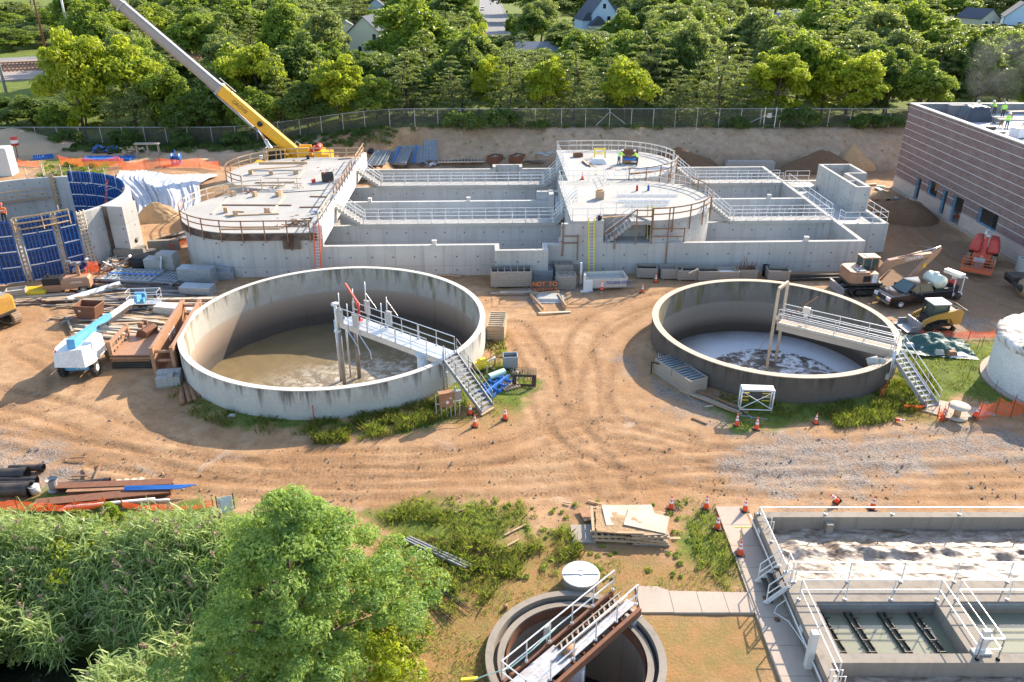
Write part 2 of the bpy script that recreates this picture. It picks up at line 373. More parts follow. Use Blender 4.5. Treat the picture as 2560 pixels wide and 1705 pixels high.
def build_ground():
    def spread(a,b,st): return list(np.arange(a,b,st))
    def geo(a,end,st,g):
        o=[];s=st
        while a<end: s*=g; a+=s; o.append(a)
        return o
    xs=[-x for x in reversed(geo(48,3500,.25,1.22))]+spread(-48,52,.23)+geo(52,3500,.25,1.22)
    ys=[-y for y in reversed(geo(-17.0,400,.25,1.25))]+spread(17.0,63,.2)+spread(63,106,.36)+spread(106,121,.4)+geo(121,6000,.5,1.12)
    xs=np.array(sorted(set(np.round(xs,3)))); ys=np.array(sorted(set(np.round(ys,3))))
    X,Y=np.meshgrid(xs,ys); Z=T(X,Y); sh=X.shape; x=X.ravel(); y=Y.ravel(); z=Z.ravel().copy()
    nz=noise2(x,y,11,4,.5)-.5; nf=noise2(x,y,12,4,1.6)-.5
    def mask(polys,wd=.5,a=2.4):
        m=np.zeros(x.shape)
        for p in polys: m=np.maximum(m,sst(-wd,wd,poly_sd(x,y,p)+nz*a+nf*a*.8))
        return m
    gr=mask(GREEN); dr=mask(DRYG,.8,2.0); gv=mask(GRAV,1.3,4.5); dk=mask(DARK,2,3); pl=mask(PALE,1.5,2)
    em=sst(104.4,106,y)*(1-sst(111.6,113,y))*sst(-14,-8,x)*(1-sst(70,75,x))
    # wheel tracks
    tr=np.zeros(x.shape); tu=np.zeros(x.shape); near=(np.abs(x)<48)&(y<100)&(y>20); idx=np.where(near)[0]; qx,qy=x[idx],y[idx]
    for ti,t in enumerate(TRK):
        p=[Vector(GD(*q)) for q in t]; c=[]
        for i in range(len(p)-1):
            p0,p1,p2,p3=p[max(i-1,0)],p[i],p[i+1],p[min(i+2,len(p)-1)]
            for k in range(6):
                s=k/6; c.append(.5*((2*p1)+(p2-p0)*s+(2*p0-5*p1+4*p2-p3)*s*s+(3*p1-p0-3*p2+p3)*s**3))
        c.append(p[-1]); best=np.full(qx.shape,1e9); sg=np.zeros(qx.shape); lu=np.zeros(qx.shape); acc=0
        for a,b in zip(c,c[1:]):
            ex,ey=b.x-a.x,b.y-a.y; L=ex*ex+ey*ey+1e-9; s=np.clip(((qx-a.x)*ex+(qy-a.y)*ey)/L,0,1)
            dx,dy=qx-a.x-s*ex,qy-a.y-s*ey; d=np.sqrt(dx*dx+dy*dy); mm=d<best; best=np.where(mm,d,best); lu=np.where(mm,acc+s*L**.5,lu); acc+=L**.5
        off=np.abs(best-.95); rut=np.exp(-(off/.34)**2); rim=np.exp(-((off-.48)/.16)**2)
        st=.45+.55*noise2(qx*0+lu,qx*0+ti*7.,ti+40,2,.25)
        z[idx]+=-.065*rut*st+.04*rim*st; tr[idx]=np.maximum(tr[idx],rut*st); tu[idx]=np.where(rut*st>.25,lu,tu[idx])
    for t in (TL,TR):                                     # low banks of soil round the tanks
        d=np.hypot(x-t[0],y-t[1])-t[2]; z+=.18*np.exp(-(np.clip(d,0,9)/1.0)**2)*(d>-.5)
    # flat where paving and the basin stand
    fl=(x>5)&(x<12.2)&(y>14)&(y<33); z=np.where(fl,np.minimum(z,.02),z)
    nx=len(xs); i=np.arange(sh[0]-1)[:,None]*nx+np.arange(nx-1)[None,:]; F=np.stack([i,i+1,i+nx+1,i+nx],-1).reshape(-1,4)
    cx=x[F].mean(1); cy=y[F].mean(1); keep=np.ones(len(F),bool)
    for t in (TL,TR): keep&=np.hypot(cx-t[0],cy-t[1])>t[2]-.17
    keep&=np.hypot(cx-CL[0],cy-CL[1])>CL[2]-.12
    keep&=~((cx>11.9)&(cx<44)&(cy>12.5)&(cy<31.0))
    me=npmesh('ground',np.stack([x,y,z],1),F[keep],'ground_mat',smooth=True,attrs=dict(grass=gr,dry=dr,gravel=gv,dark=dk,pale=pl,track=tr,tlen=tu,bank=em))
    tag(me,kind='structure'); return me
k=NM('ground',.95,spec=.15); P=k.pos()
n1=k.noise(P,.22,5,.6); n2=k.noise(P,1.1,6,.65); n3=k.noise(P,7,5,.7); n4=k.noise(P,28,4,.7)
dirt=k.mix(k.ramp(n1,[(.35,0),(.65,1)]),(.38,.21,.10),(.52,.335,.19))
dirt=k.mix(k.ramp(n2,[(.40,0),(.70,.85)]),dirt,(.29,.165,.085))
dirt=k.mix(k.ramp(n3,[(.52,0),(.75,.6)]),dirt,(.56,.39,.245))
dirt=k.mix(k.ramp(n4,[(.55,0),(.8,.5)]),dirt,(.19,.115,.065))
bank=k.mix(k.ramp(n2,[(.35,0),(.65,1)]),(.40,.27,.17),(.52,.38,.26)); bank=k.mix(k.ramp(n3,[(.5,0),(.7,.6)]),bank,(.27,.18,.115))
dirt=k.mix(k.attr('bank'),dirt,bank)
dirt=k.mix(k.math('MULTIPLY',k.attr('pale'),.7),dirt,(.50,.37,.25))
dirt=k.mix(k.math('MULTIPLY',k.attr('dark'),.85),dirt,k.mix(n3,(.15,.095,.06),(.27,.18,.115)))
tread=k.n('TexWave',wave_type='BANDS'); tread.inputs['Scale'].default_value=1.0
tl=k.math('SINE',k.math('MULTIPLY',k.attr('tlen'),26.0)); trk=k.attr('track')
tm=k.math('MULTIPLY',k.ramp(trk,[(.3,0),(.6,1)]),k.math('MULTIPLY',k.math('ADD',tl,1),.5))
dirt=k.mix(k.math('MULTIPLY',trk,.7),dirt,(.275,.15,.072)); dirt=k.mix(k.math('MULTIPLY',k.math('MULTIPLY',trk,k.ramp(k.noise(P,4.5,6,.75),[(.50,0),(.60,1)])),.75),dirt,(.15,.085,.045)); dirt=k.mix(k.math('MULTIPLY',k.ramp(k.noise(k.pos((.5,1.6,1)),2.2,7,.72,.6),[(.60,0),(.68,1)]),.55),dirt,(.17,.10,.055)); dirt=k.mix(k.math('MULTIPLY',tm,.10),dirt,(.20,.12,.07))
vo=k.n('TexVoronoi'); vo.inputs['Scale'].default_value=11; k.l(P,vo.inputs['Vector'])
gravel=k.mix(k.sep(vo.outputs['Color'])[0],(.13,.125,.12),(.34,.33,.31)); gm=k.math('MULTIPLY',k.attr('gravel'),k.ramp(n2,[(.3,.45),(.6,1)]))
dirt=k.mix(k.math('MULTIPLY',gm,.75),dirt,gravel)
wet=k.ramp(k.noise(P,.35,3,.5,.6),[(.66,0),(.72,.35)]); dirt=k.mix(wet,dirt,(.55,.46,.38))
gcol=k.mix(k.ramp(n2,[(.3,0),(.7,1)]),(.085,.13,.025),(.21,.235,.045)); gcol=k.mix(k.ramp(n3,[(.45,0),(.75,.7)]),gcol,(.06,.095,.022))
dcol=k.mix(k.ramp(n2,[(.35,0),(.65,1)]),(.36,.19,.075),(.23,.19,.06)); dcol=k.mix(k.ramp(n3,[(.45,0),(.7,.7)]),dcol,(.40,.23,.11)); dcol=k.mix(k.ramp(n4,[(.5,0),(.75,.5)]),dcol,(.13,.105,.04))
c=k.mix(k.attr('grass'),dirt,gcol); c=k.mix(k.math('MULTIPLY',k.attr('dry'),.92),c,dcol); k.col(c)
h=k.math('ADD',k.math('MULTIPLY',n3,.6),k.math('ADD',k.math('MULTIPLY',n4,.3),k.math('MULTIPLY',tm,.10)))
h=k.math('ADD',h,k.math('MULTIPLY',k.math('MULTIPLY',vo.outputs['Distance'],gm),.5))
k.bump(h,.95,.09); M['ground_mat']=k.m
ground=build_ground()
# ---------------------------------------------------------------- paving
def slabs(name,poly_list,z0=-.1,z1=.075):
    mb=MB()
    for p in poly_list: mb.prism(p,z0,z1)
    return tag(part(name,mb,'path_concrete'),kind='structure')
pv=[]
yy=13.0
while yy<32.6:
    y2=min(yy+1.52,32.7); pv.append([(10.30,yy),(11.68,yy),(11.68,y2-.02),(10.30,y2-.02)]); yy=y2
slabs('path',pv)
slabs('side_path',[[(5.45,25.45),(6.86,25.45),(6.86,26.75),(6.4,27.0),(5.45,27.0)],[(6.88,25.43),(8.05,25.43),(8.05,26.68),(6.88,26.72)],[(8.07,25.43),(9.2,25.43),(9.2,26.65),(8.07,26.67)],[(9.22,25.43),(10.27,25.43),(10.27,26.62),(9.22,26.64)]])
a=GD(2120,945);b=GD(2160,922);c_=GD(2290,958);d_=GD(2150,962)
slabs('stair_path',[[tuple(a[:2]),tuple(GD(2185,965)[:2]),tuple(GD(2290,955)[:2]),tuple(GD(2250,940)[:2]),tuple(b[:2])]])
# ================================================================ large concrete basin
def arc(cx,cy,r,a0,a1,n=24): return [(cx+r*math.cos(R(a0+(a1-a0)*i/n)),cy+r*math.sin(R(a0+(a1-a0)*i/n))) for i in range(n+1)]
SO=Vector((-16.2,65.2,0)); SA=R(1.8)
def S(u,v,z=0): return Vector((SO.x+u*math.cos(SA)-v*math.sin(SA),SO.y+u*math.sin(SA)+v*math.cos(SA),z))
basin=thing('treatment_basin','long pale new concrete basin under construction with two raised round-ended decks','concrete basin',SO,SA)
H=2.76; DZ=4.05; MZ=4.78
mb=MB()
mb.bb((0,0,-.1),(14.7,.4,H)).bb((19.25,0,-.1),(47.2,.4,H))
mb.bb((14.7,-1.55,-.1),(15.1,.4,H)).bb((18.85,-1.55,-.1),(19.25,.4,H)).bb((15.1,-1.55,-.1),(18.85,-1.15,H))
mb.bb((0,27.6,-.1),(14.8,28,H)).bb((18.3,27.6,-.1),(47.2,28,H)).bb((14.8,27.6,-.1),(15.15,29,3.0)).bb((17.95,27.6,-.1),(18.3,29,3.0)).bb((15.15,28.65,-.1),(17.95,29,3.0))
mb.bb((46.8,.4,-.1),(47.2,27.6,H))
part('outer_wall',mb,'concrete',basin)
mb=MB(); mb.bb((-1,13.8,-.1),(20.4,14.2,H)).bb((33,13.8,-.1),(46.8,14.2,H))
for v in (7,21): mb.bb((-6.8,v-.2,-.1),(21.2,v+.2,2.44)).bb((28,v-.2,-.1),(46.2,v+.2,2.44))
for v in (7,21): mb.bb((46.2,v-.5,-.1),(46.78,v+.5,2.44))
mb.bb((19.2,14.2,0),(21.4,14.6,3.6)).bb((21.0,7.7,0),(21.4,13.8,3.3)).bb((20.4,13.0,0),(20.9,14.9,3.6))
part('inner_wall',mb,'concrete_inner',basin)
mb=MB(); mb.bb((-7,.4,.02),(46.8,27.6,.10)); part('floor',mb,'concrete_block',basin)
for v in (7,21):
    for a,b in ((2.55,20.35),(37.3,46.9)):
        mb=MB(); mb.bb((a,v-.68,2.442),(b,v+.68,H)); part('walkway',mb,'concrete_deck',basin)
        mb=MB()
        for q in (v-.62,v+.62): rail_pts(mb,[(a+.05,q,H),(b-.1,q,H)],1.07,1.25,3)
        part('handrail',mb,'alum',basin)
# left deck
lob=[(-.5,-.06)]+[(-6.8,-.06)]+arc(-6.8,7.0,7.06,-90,-262,30)+arc(-6.8,21.4,7.2,-98,-270,30)+[(-.5,28.6)]
lob=[p for i,p in enumerate(lob)]
mb=MB(); mb.prism(lob,3.42,DZ); part('deck',mb,'concrete_deck',basin)
mb=MB()
for cy,r in ((7.0,6.95),(21.4,7.05)):
    mb.lathe([(r,-.1),(r,3.42),(r-.4,3.42),(r-.4,-.1)],40,(-6.8,cy,0),R(90),R(270),True)
mb.bb((-6.8,.04,-.1),(0,.42,3.42)).bb((-6.8,28.0,-.1),(0,28.4,3.42))
part('round_wall',mb,'concrete',basin)
mb=MB(); mb.lathe([(7.10,3.36),(7.10,3.99),(7.065,3.99),(7.065,3.36)],30,(-6.8,7,0),R(165),R(270),True); mb.bb((-6.8,-.10,3.36),(-.45,-.065,3.99))
mb.bb((-3.4,-.16,2.6),(-1.9,-.105,3.62)); mb.beam((-2.65,-.2,2.5),(-2.65,-.2,3.9),.12,.1)
part('fascia_form',mb,'plywood_dark',basin)
mb=MB(); mb.bb((-.46,.1,3.0),(.02,28.5,4.62)).bb((-1.3,.1,3.38),(-.46,.5,4.1))
part('parapet',mb,'concrete_top',basin)
def timber_rail(path,posts=True,h=1.07,low=.55,name='guard_rail',mat='lumber',z=DZ,sp=1.9):
    mb=MB(); pts=[Vector((p[0],p[1],z)) for p in path]
    for zz in (h,h*.52):
        for a,b in zip(pts,pts[1:]): mb.beam(a+Vector((0,0,zz)),b+Vector((0,0,zz)),.045,.10)
    acc=0;nxt=0
    for a,b in zip(pts,pts[1:]):
        L=(b-a).length
        while nxt<=acc+L: 
            p=a.lerp(b,(nxt-acc)/L); mb.beam(p-Vector((0,0,low)),p+Vector((0,0,h+.06)),.10,.06); nxt+=sp
        acc+=L
    return part(name,mb,mat,basin)
timber_rail([(-1.0,-.16)]+[(-6.8,-.17)]+arc(-6.8,7,7.17,-90,-180,14),mat='lumber_brown',low=.85)
timber_rail(arc(-6.8,7,7.12,-180,-255,14)+[(-8.2,14.6),(-4.6,14.4)],mat='lumber_pale',low=.2)
timber_rail(arc(-6.8,21.4,7.22,-125,-200,14),mat='lumber_brown',low=.3)
timber_rail(arc(-6.8,21.4,7.22,-200,-270,12)+[(-.3,28.65)],mat='lumber',low=.3)
timber_rail([(-.25,.3),(-.25,6.0)],z=4.62,low=0,mat='lumber_pale'); timber_rail([(-.25,8.0),(-.25,20.0)],z=4.62,low=0,mat='lumber_brown',sp=1.6); timber_rail([(-.25,22),(-.25,28.4)],z=4.62,low=0,mat='lumber')
def steps(u0,z0,u1,z1,v,wd=1.3,n=9,solid=True):
    mb=MB()
    for i in range(n):
        a=u0+(u1-u0)*i/n; b=u0+(u1-u0)*(i+1)/n; z=z0+(z1-z0)*(i+1)/n
        mb.bb((a,v-wd/2,z-.32-(z0-z1)/n*.2),(b,v+wd/2,z))
    part('stair',mb,'concrete_deck',basin)
    mb=MB()
    for q in (v-wd/2+.06,v+wd/2-.06): rail_pts(mb,[(u0,q,z0),(u1,q,z1)],1.05,1.1,3)
    part('handrail',mb,'alum',basin)
for v in (7,21):
    steps(.03,4.62,2.55,H,v); steps(22.45,MZ,20.35,H,v,n=10); steps(34.7,MZ,37.3,H,v,n=10)
# middle deck
mid=[(21.3,.06),(24.1,.06),(24.1,2.05),(27.0,2.05),(28.1,.06)]+arc(28,7,6.94,-89,88,30)+[(26.3,13.9),(26.3,14.5)]+arc(28,21.4,6.94,-88,90,30)+[(22.3,28.3),(22.3,13.9),(21.3,13.9)]
mb=MB(); mb.prism(mid,4.36,MZ); part('deck',mb,'concrete_deck',basin)
mb=MB()
for cy in (7,21.4): mb.lathe([(6.85,-.1),(6.85,4.36),(6.5,4.36),(6.5,-.1)],40,(28,cy,0),R(-88),R(88),True)
mb.bb((20.45,.03,2.7),(24.1,.42,4.55)).bb((24.1,2.05,.1),(28.2,2.4,4.36)).bb((21.32,.42,.1),(21.7,6.2,4.36)).bb((21.32,7.8,.1),(21.7,13.9,4.36)).bb((22.32,14.6,.1),(22.7,20.2,4.36)).bb((22.32,22,.1),(22.7,28.2,4.36)).bb((22.3,28.0,.1),(28,28.3,4.36))
mb.bb((20.4,.4,2.5),(31,2.05,2.745))
part('round_wall',mb,'concrete',basin)
mb=MB()
for i in range(8):
    u=24.5+i*.29; z=H+(4.62-H)*(i+1)/8; mb.bb((u,.42,z-.34),(u+.29,1.62,z))
mb.bb((26.82,.40,4.30),(28.3,2.06,4.64)); part('stair',mb,'concrete_deck',basin)
mb=MB(); rail_pts(mb,[(24.4,.46,H),(26.8,.46,4.64)],1.05,.9,2); rail_pts(mb,[(24.4,1.56,H),(26.8,1.56,4.64)],1.05,.9,2); part('handrail',mb,'alum',basin)
mb=MB(); rail_pts(mb,[(21.4,.16,MZ),(24.0,.16,MZ)],1.07,1.3,2); rail_pts(mb,[(24.1,2.2,MZ),(26.8,2.2,MZ)],1.07,1.3,2)
rail_pts(mb,[(21.4,.16,MZ),(21.4,6.2,MZ)],1.07,1.5,2); rail_pts(mb,[(21.4,7.8,MZ),(21.4,13.8,MZ),(25.9,13.8,MZ)],1.07,1.5,2); rail_pts(mb,[(26.2,12.2,MZ),(26.2,15.8,MZ)],1.07,1.2,2)
rail_pts(mb,[(22.4,14.6,MZ),(22.4,20.2,MZ)],1.07,1.5,2); rail_pts(mb,[(22.4,22,MZ),(22.4,28.2,MZ),(28,28.2,MZ)],1.07,1.5,2)
rail_pts(mb,[(*p,MZ) for p in arc(28,7,6.86,30,88,10)]+[(27,13.85,MZ)],1.07,1.2,2); rail_pts(mb,[(*p,MZ) for p in arc(28,21.4,6.86,-85,-12,14)],1.07,1.2,2); rail_pts(mb,[(*p,MZ) for p in arc(28,21.4,6.86,8,90,12)],1.07,1.2,2)
part('handrail',mb,'alum',basin)
timber_rail(arc(28,7,7.0,-88,-10,14),z=MZ,low=1.15,mat='lumber_brown'); timber_rail(arc(28,7,7.0,6,60,9),z=MZ,low=.5,mat='lumber_brown'); timber_rail(arc(28,21.4,7.0,-85,-8,14),z=MZ,low=1.0,mat='lumber_brown'); timber_rail(arc(28,21.4,7.0,8,92,14)+[(24,28.4)],z=MZ,low=.3,mat='lumber_pale')
mb=MB().beam((20.6,-.07,1.75),(20.6,-.07,4.7),.1,.07).beam((21.9,-.07,1.3),(21.9,-.07,3.6),.1,.07).beam((20.6,-.13,2.9),(21.9,-.13,2.9),.05,.1).beam((20.6,-.13,3.5),(21.9,-.13,3.5),.05,.1); part('timber_frame',mb,'lumber_brown',basin)
mb=MB()     # rough timber frames hung on the front of the middle deck
for u,z0,z1 in ((25.1,2.3,4.0),(26.9,2.7,5.8),(28.3,2.7,5.8),(29.7,.9,5.9)): mb.beam((u,-.07,z0),(u,-.07,z1),.10,.07)
for a,b,z in ((26.9,28.3,5.75),(26.9,28.3,5.2),(28.2,31.2,4.1),(28.2,31.0,3.4)): mb.beam((a,-.13,z),(b,-.13,z),.05,.10)
mb.beam((24.2,.36,3.5),(27.0,.36,5.7),.05,.1); mb.beam((31.1,-.13,2.9),(31.1,-.13,4.2),.1,.06)
part('timber_frame',mb,'lumber_brown',basin)
# right end
mb=MB(); mb.bb((47.2,5.0,-.1),(51.6,5.35,H)).bb((51.25,5.35,-.1),(51.6,21.0,H)).bb((47.2,5.35,2.0),(51.25,21.0,2.32)).bb((47.2,21.0,-.1),(51.6,21.4,H))
mb.bb((50.1,9.7,2.3),(50.4,19.4,5)).bb((51.25,9.7,0),(51.58,15.4,5.0)).bb((50.4,9.7,2.3),(51.25,10.0,5)).bb((50.4,19.1,2.3),(53.6,19.4,5)).bb((53.3,15.2,-.1),(53.6,19.1,5.0)).bb((51.58,15.2,-.1),(53.3,15.5,5))
mb.bb((47.4,5.36,2.3),(49.4,6.6,2.62)).bb((47.4,18.6,2.3),(50.0,20.9,2.7)); mb.bb((50.5,12.4,4.6),(51.2,12.6,4.9))
part('end_channel',mb,'concrete',basin)
mb=MB(); rail_pts(mb,[(47.3,20,H),(47.3,7.9,H)],1.07,1.5,2); rail_pts(mb,[(47.3,21.2,H),(50.0,21.2,H)],1.07,1.4,2); rail_pts(mb,[(47.3,6.1,H),(47.4,5.15,H),(51.45,5.15,H),(51.45,9.6,H)],1.07,1.3,2); part('handrail',mb,'alum',basin)
for u,v,z in ((9.5,.2,H),(12.2,13.95,H),(42,.2,H),(43.2,14,H),(2.2,13.95,H),(34.6,13.9,H)):
    o=part('form_block',MB().bb((-.16,-.16,0),(.16,.16,.34)).bb((-.2,-.2,.341),(.2,.2,.40)),'concrete_top',None); o.location=S(u,v,z+.002); tag(o,'small pale block left standing on top of the new concrete basin wall','block','small blocks on the basin walls')

# ================================================================ round tanks
def streaked(key,c,rimz,dark,green=0,bands=None):
    k=NM(key,.85,spec=.25); v=k.co(); x=k.sep(v)
    st=k.noise(k.co((1.5,1.5,.13)),1.3,6,.68); fine=k.noise(v,5,5); big=k.noise(v,.5,4)
    base=k.mix(fine,tuple(a*.8 for a in c),tuple(min(1,a*1.15) for a in c)); base=k.mix(k.ramp(big,[(.4,0),(.65,.5)]),base,tuple(a*.7 for a in c))
    run=k.math('ADD',st,k.math('MULTIPLY',k.math('SUBTRACT',x[2],rimz),.14))
    base=k.mix(k.ramp(run,[(.42,0),(.60,.9)]),base,dark)
    if green:
        g=k.noise(k.co((.7,.7,.1)),1.7,4,.6); base=k.mix(k.math('MULTIPLY',k.ramp(g,[(.55,0),(.68,1)]),green),base,(.16,.13,.03))
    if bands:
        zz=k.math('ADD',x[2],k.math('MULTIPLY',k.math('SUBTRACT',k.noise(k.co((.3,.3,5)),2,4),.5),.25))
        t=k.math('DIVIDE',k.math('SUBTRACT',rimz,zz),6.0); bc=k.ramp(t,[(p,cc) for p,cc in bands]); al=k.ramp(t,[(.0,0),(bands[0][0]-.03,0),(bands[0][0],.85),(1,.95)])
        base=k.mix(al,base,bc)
    k.col(base); k.bump(fine,.25,.02); M[key]=k.m
streaked('tank_wall_pale',(.52,.50,.45),2.15,(.10,.09,.075),0)
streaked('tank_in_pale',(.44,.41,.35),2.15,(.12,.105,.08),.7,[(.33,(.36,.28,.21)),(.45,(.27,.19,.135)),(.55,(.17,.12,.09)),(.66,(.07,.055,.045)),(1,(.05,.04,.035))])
streaked('tank_wall_dark',(.125,.105,.088),1.95,(.055,.048,.042),0)
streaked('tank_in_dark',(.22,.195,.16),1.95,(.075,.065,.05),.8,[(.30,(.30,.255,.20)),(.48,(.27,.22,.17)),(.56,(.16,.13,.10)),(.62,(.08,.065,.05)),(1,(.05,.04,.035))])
plain('rim_pale',(.58,.53,.46),.85,0,None,.2,3); plain('rim_tan',(.56,.43,.30),.85,0,None,.2,3)
def water_mat(key,base,foam,cx,cy,f0,f1,ring=None,rough=.12,scale=1.1,stretch=(1,1,1)):
    k=NM(key,rough,spec=.5); P=k.pos(stretch); a=k.noise(P,scale,8,.72,1.2); b=k.noise(P,scale*.35,4,.6,.5)
    m=k.ramp(k.math('ADD',a,k.math('MULTIPLY',k.math('SUBTRACT',b,.5),.55)),[(f0,0),(f1,1)])
    if ring:
        pp=k.sep(k.pos()); d=k.math('SQRT',k.math('ADD',k.math('POWER',k.math('SUBTRACT',pp[0],cx),2),k.math('POWER',k.math('SUBTRACT',pp[1],cy),2)))
        d=k.math('ADD',d,k.math('MULTIPLY',k.math('SUBTRACT',b,.5),1.4)); m=k.math('MULTIPLY',m,k.ramp(k.math('DIVIDE',d,12),ring))
    k.col(k.mix(m,base,foam)); r=k.math('ADD',k.math('MULTIPLY',m,.5),rough); k.l(r,k.b.inputs['Roughness'])
    k.bump(k.math('ADD',k.noise(P,scale*3,5,.6),k.math('MULTIPLY',m,.4)),.35,.06); M[key]=k.m
water_mat('water_brown',(.20,.15,.08),(.72,.66,.56),-9.2,45.2,.46,.60,[(.0,1),(.34,1),(.60,.6),(.85,0.15),(1,0)],.10,1.1)
water_mat('water_foam',(.09,.075,.06),(.72,.73,.74),19.3,49.5,.46,.57,None,.3,1.1)
water_mat('water_calm_foam',(.20,.175,.15),(.74,.76,.79),19.0,51.5,.0,.15,[(.0,1),(.45,.85),(.58,.35),(.66,.05),(1,0)],.3,1.4)
def round_tank(t,label,wm,im,rm,name,wz,wmat):
    cx,cy,r,h=t; th=.36 if r>9 else .42
    root=thing(name,label,'tank',(cx,cy,0))
    mb=MB(); mb.smooth=True; mb.lathe([(r,-.6),(r,h-.02)],128); part('outer_wall',mb,wm,root,fixn=True)
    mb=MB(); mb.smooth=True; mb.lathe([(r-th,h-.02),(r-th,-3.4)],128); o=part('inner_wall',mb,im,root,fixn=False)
    mb=MB(); mb.lathe([(r+.012,h-.03),(r+.012,h+.02),(r-th-.012,h+.02),(r-th-.012,h-.03)],128); part('rim',mb,rm,root,fixn=False)
    return root
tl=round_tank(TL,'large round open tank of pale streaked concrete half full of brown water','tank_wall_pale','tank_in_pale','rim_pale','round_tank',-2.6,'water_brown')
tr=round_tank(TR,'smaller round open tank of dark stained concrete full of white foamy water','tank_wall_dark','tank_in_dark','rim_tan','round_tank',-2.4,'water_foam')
def disc(name,c,r,z,mat,root,amp=.05,scale=1.2,n=90,clip=None,seed=3):
    g=np.linspace(-r,r,n); X,Y=np.meshgrid(g,g); x,y=X.ravel(),Y.ravel(); zz=z+(noise2(x+50,y+50,seed,4,scale)-.5)*2*amp
    i=np.arange(n-1)[:,None]*n+np.arange(n-1)[None,:]; F=np.stack([i,i+1,i+n+1,i+n],-1).reshape(-1,4)
    k=np.hypot(x[F].mean(1),y[F].mean(1))<r*.998
    return npmesh(name,np.stack([x,y,zz],1),F[k],mat,root,smooth=True)
disc('water',TL,10.3,-2.6,'water_brown',tl,.09,.9); disc('water',TR,8.1,-2.42,'water_calm_foam',tr,.02,.8)
# churned patch in the middle of the smaller tank
g=disc('foam_patch',TR,4.9,-2.27,'water_foam',tr,.10,1.1,70,seed=9); g.location=(.7,-.7,0)
LOC=lambda root,p: Vector(p)-root.location
def strip(root,a,b,wd,z0,z1,mat,name):
    mb=MB(); a=Vector(a);b=Vector(b); zc=(z0+z1)/2; mb.beam((a.x,a.y,zc),(b.x,b.y,zc),wd,z1-z0); part(name,mb,mat,root)
def stair_metal(root,t0,t1,b0,b1,n,mat,rmat,rails=True,solid=None):
    "open stair between the top edge t0-t1 and the bottom edge b0-b1"
    t0,t1,b0,b1=map(Vector,(t0,t1,b0,b1)); mb=MB()
    for a,b in ((t0,b0),(t1,b1)): mb.beam(a-Vector((0,0,.06)),b-Vector((0,0,.06))+Vector((0,0,.1)),.06,.28)
    part('stringer',mb,mat,root)
    mb=MB(); run=(b0-t0); run.z=0; d=run.normalized()
    for i in range(n):
        f=(i+.6)/n; a=t0.lerp(b0,f); b=t1.lerp(b1,f); mb.beam(a,b,.27,.05)
    part('tread',mb,mat if solid is None else solid,root)
    if rails:
        for a,b in ((t0,b0),(t1,b1)):
            mb=MB(); rail_pts(mb,[a,b+Vector((0,0,.05))],1.0,1.6,2,.026); part('handrail',mb,rmat,root)
weathered('post_worn',(.30,.28,.26),.55,.3,(.14,.075,.045),.7,1.2)
# --- large tank: walkway, stair, poles and gear
wa=G(866,797,2.42); wb=G(1124,891,2.42); dv=(wb-wa).normalized(); nv=Vector((-dv.y,dv.x,0))
mb=MB(); a,b=LOC(tl,wa),LOC(tl,wb)
mb.beam(a,b,1.42,.07); part('walkway',mb,'galv',tl)
mb=MB()
for s in (-.68,.68): mb.beam(a+nv*s-Vector((0,0,.21)),b+nv*s-Vector((0,0,.21)),.08,.34)
for i in range(9): p=a.lerp(b,(i+.5)/9)-Vector((0,0,.16)); mb.beam(p-nv*.66,p+nv*.66,.06,.12)
part('girder',mb,'galv',tl)
up=Vector((0,0,.035))
for s,f0,f1 in ((.66,.0,.985),(-.66,.0,.86)):
    mb=MB(); 
    for q0,q1 in ((0,.34),(.35,.66),(.67,1)):
        rail_pts(mb,[a.lerp(b,f0+(f1-f0)*q0)+nv*s+up,a.lerp(b,f0+(f1-f0)*q1)+nv*s+up],1.05,1.7,2,.028)
    part('handrail',mb,'galv',tl)
stair_metal(tl,LOC(tl,G(1109,900,2.38)),LOC(tl,G(1142,882,2.38)),LOC(tl,G(1204,1033,.1)),LOC(tl,G(1232,1014,.1)),13,'grey_steel','galv_dark')
def poles(root,items,zt,zb,mat,name='pole'):
    for (x,y,r,z1) in items:
        p=LOC(root,G(x,y,zb)); mb=MB(); mb.cyl((p.x,p.y,zb-.3),(p.x,p.y,z1),r,None,12); part(name,mb,mat,root)
poles(tl,[(862,963,.14,2.35),(899,944,.14,2.35)],0,-2.6,'post_worn'); poles(tl,[(853,951,.09,2.2),(877,942,.07,2.2)],0,-2.6,'galv')
mb=MB(); p=LOC(tl,G(1061,880,2.35)); mb.cyl((p.x,p.y,-3),(p.x,p.y,2.2),.5,None,24); part('standpipe',mb,'white_paint',tl)
mb=MB(); mb.cyl((p.x,p.y,2.201),(p.x,p.y,2.29),.62,None,24); part('standpipe_cap',mb,'galv',tl)
mb=MB()
for f,s,h in ((.02,-.66,2.2),(.02,.6,2.1),(.15,.66,2.9),(.30,.66,1.7),(.36,.66,2.3),(.10,-.66,1.6)): q=a.lerp(b,f)+nv*s; mb.cyl(q,q+Vector((0,0,h)),.035,None,8)
for f,s in ((.15,.66),(.36,.66)): q=a.lerp(b,f)+nv*s; mb.tube([q+Vector((0,0,2.1)),q+dv*1.0+Vector((0,0,1.2))],.012,5)
for f in (.10,.22): q=a.lerp(b,f)-nv*.75; mb.tube([q,q+Vector((0,0,-.4)),q+dv*1.6-nv*.6+Vector((0,0,-.9)),q+dv*1.75-nv*.65+Vector((0,0,-1.4))],.04,6)
part('pipe_post',mb,'galv',tl)
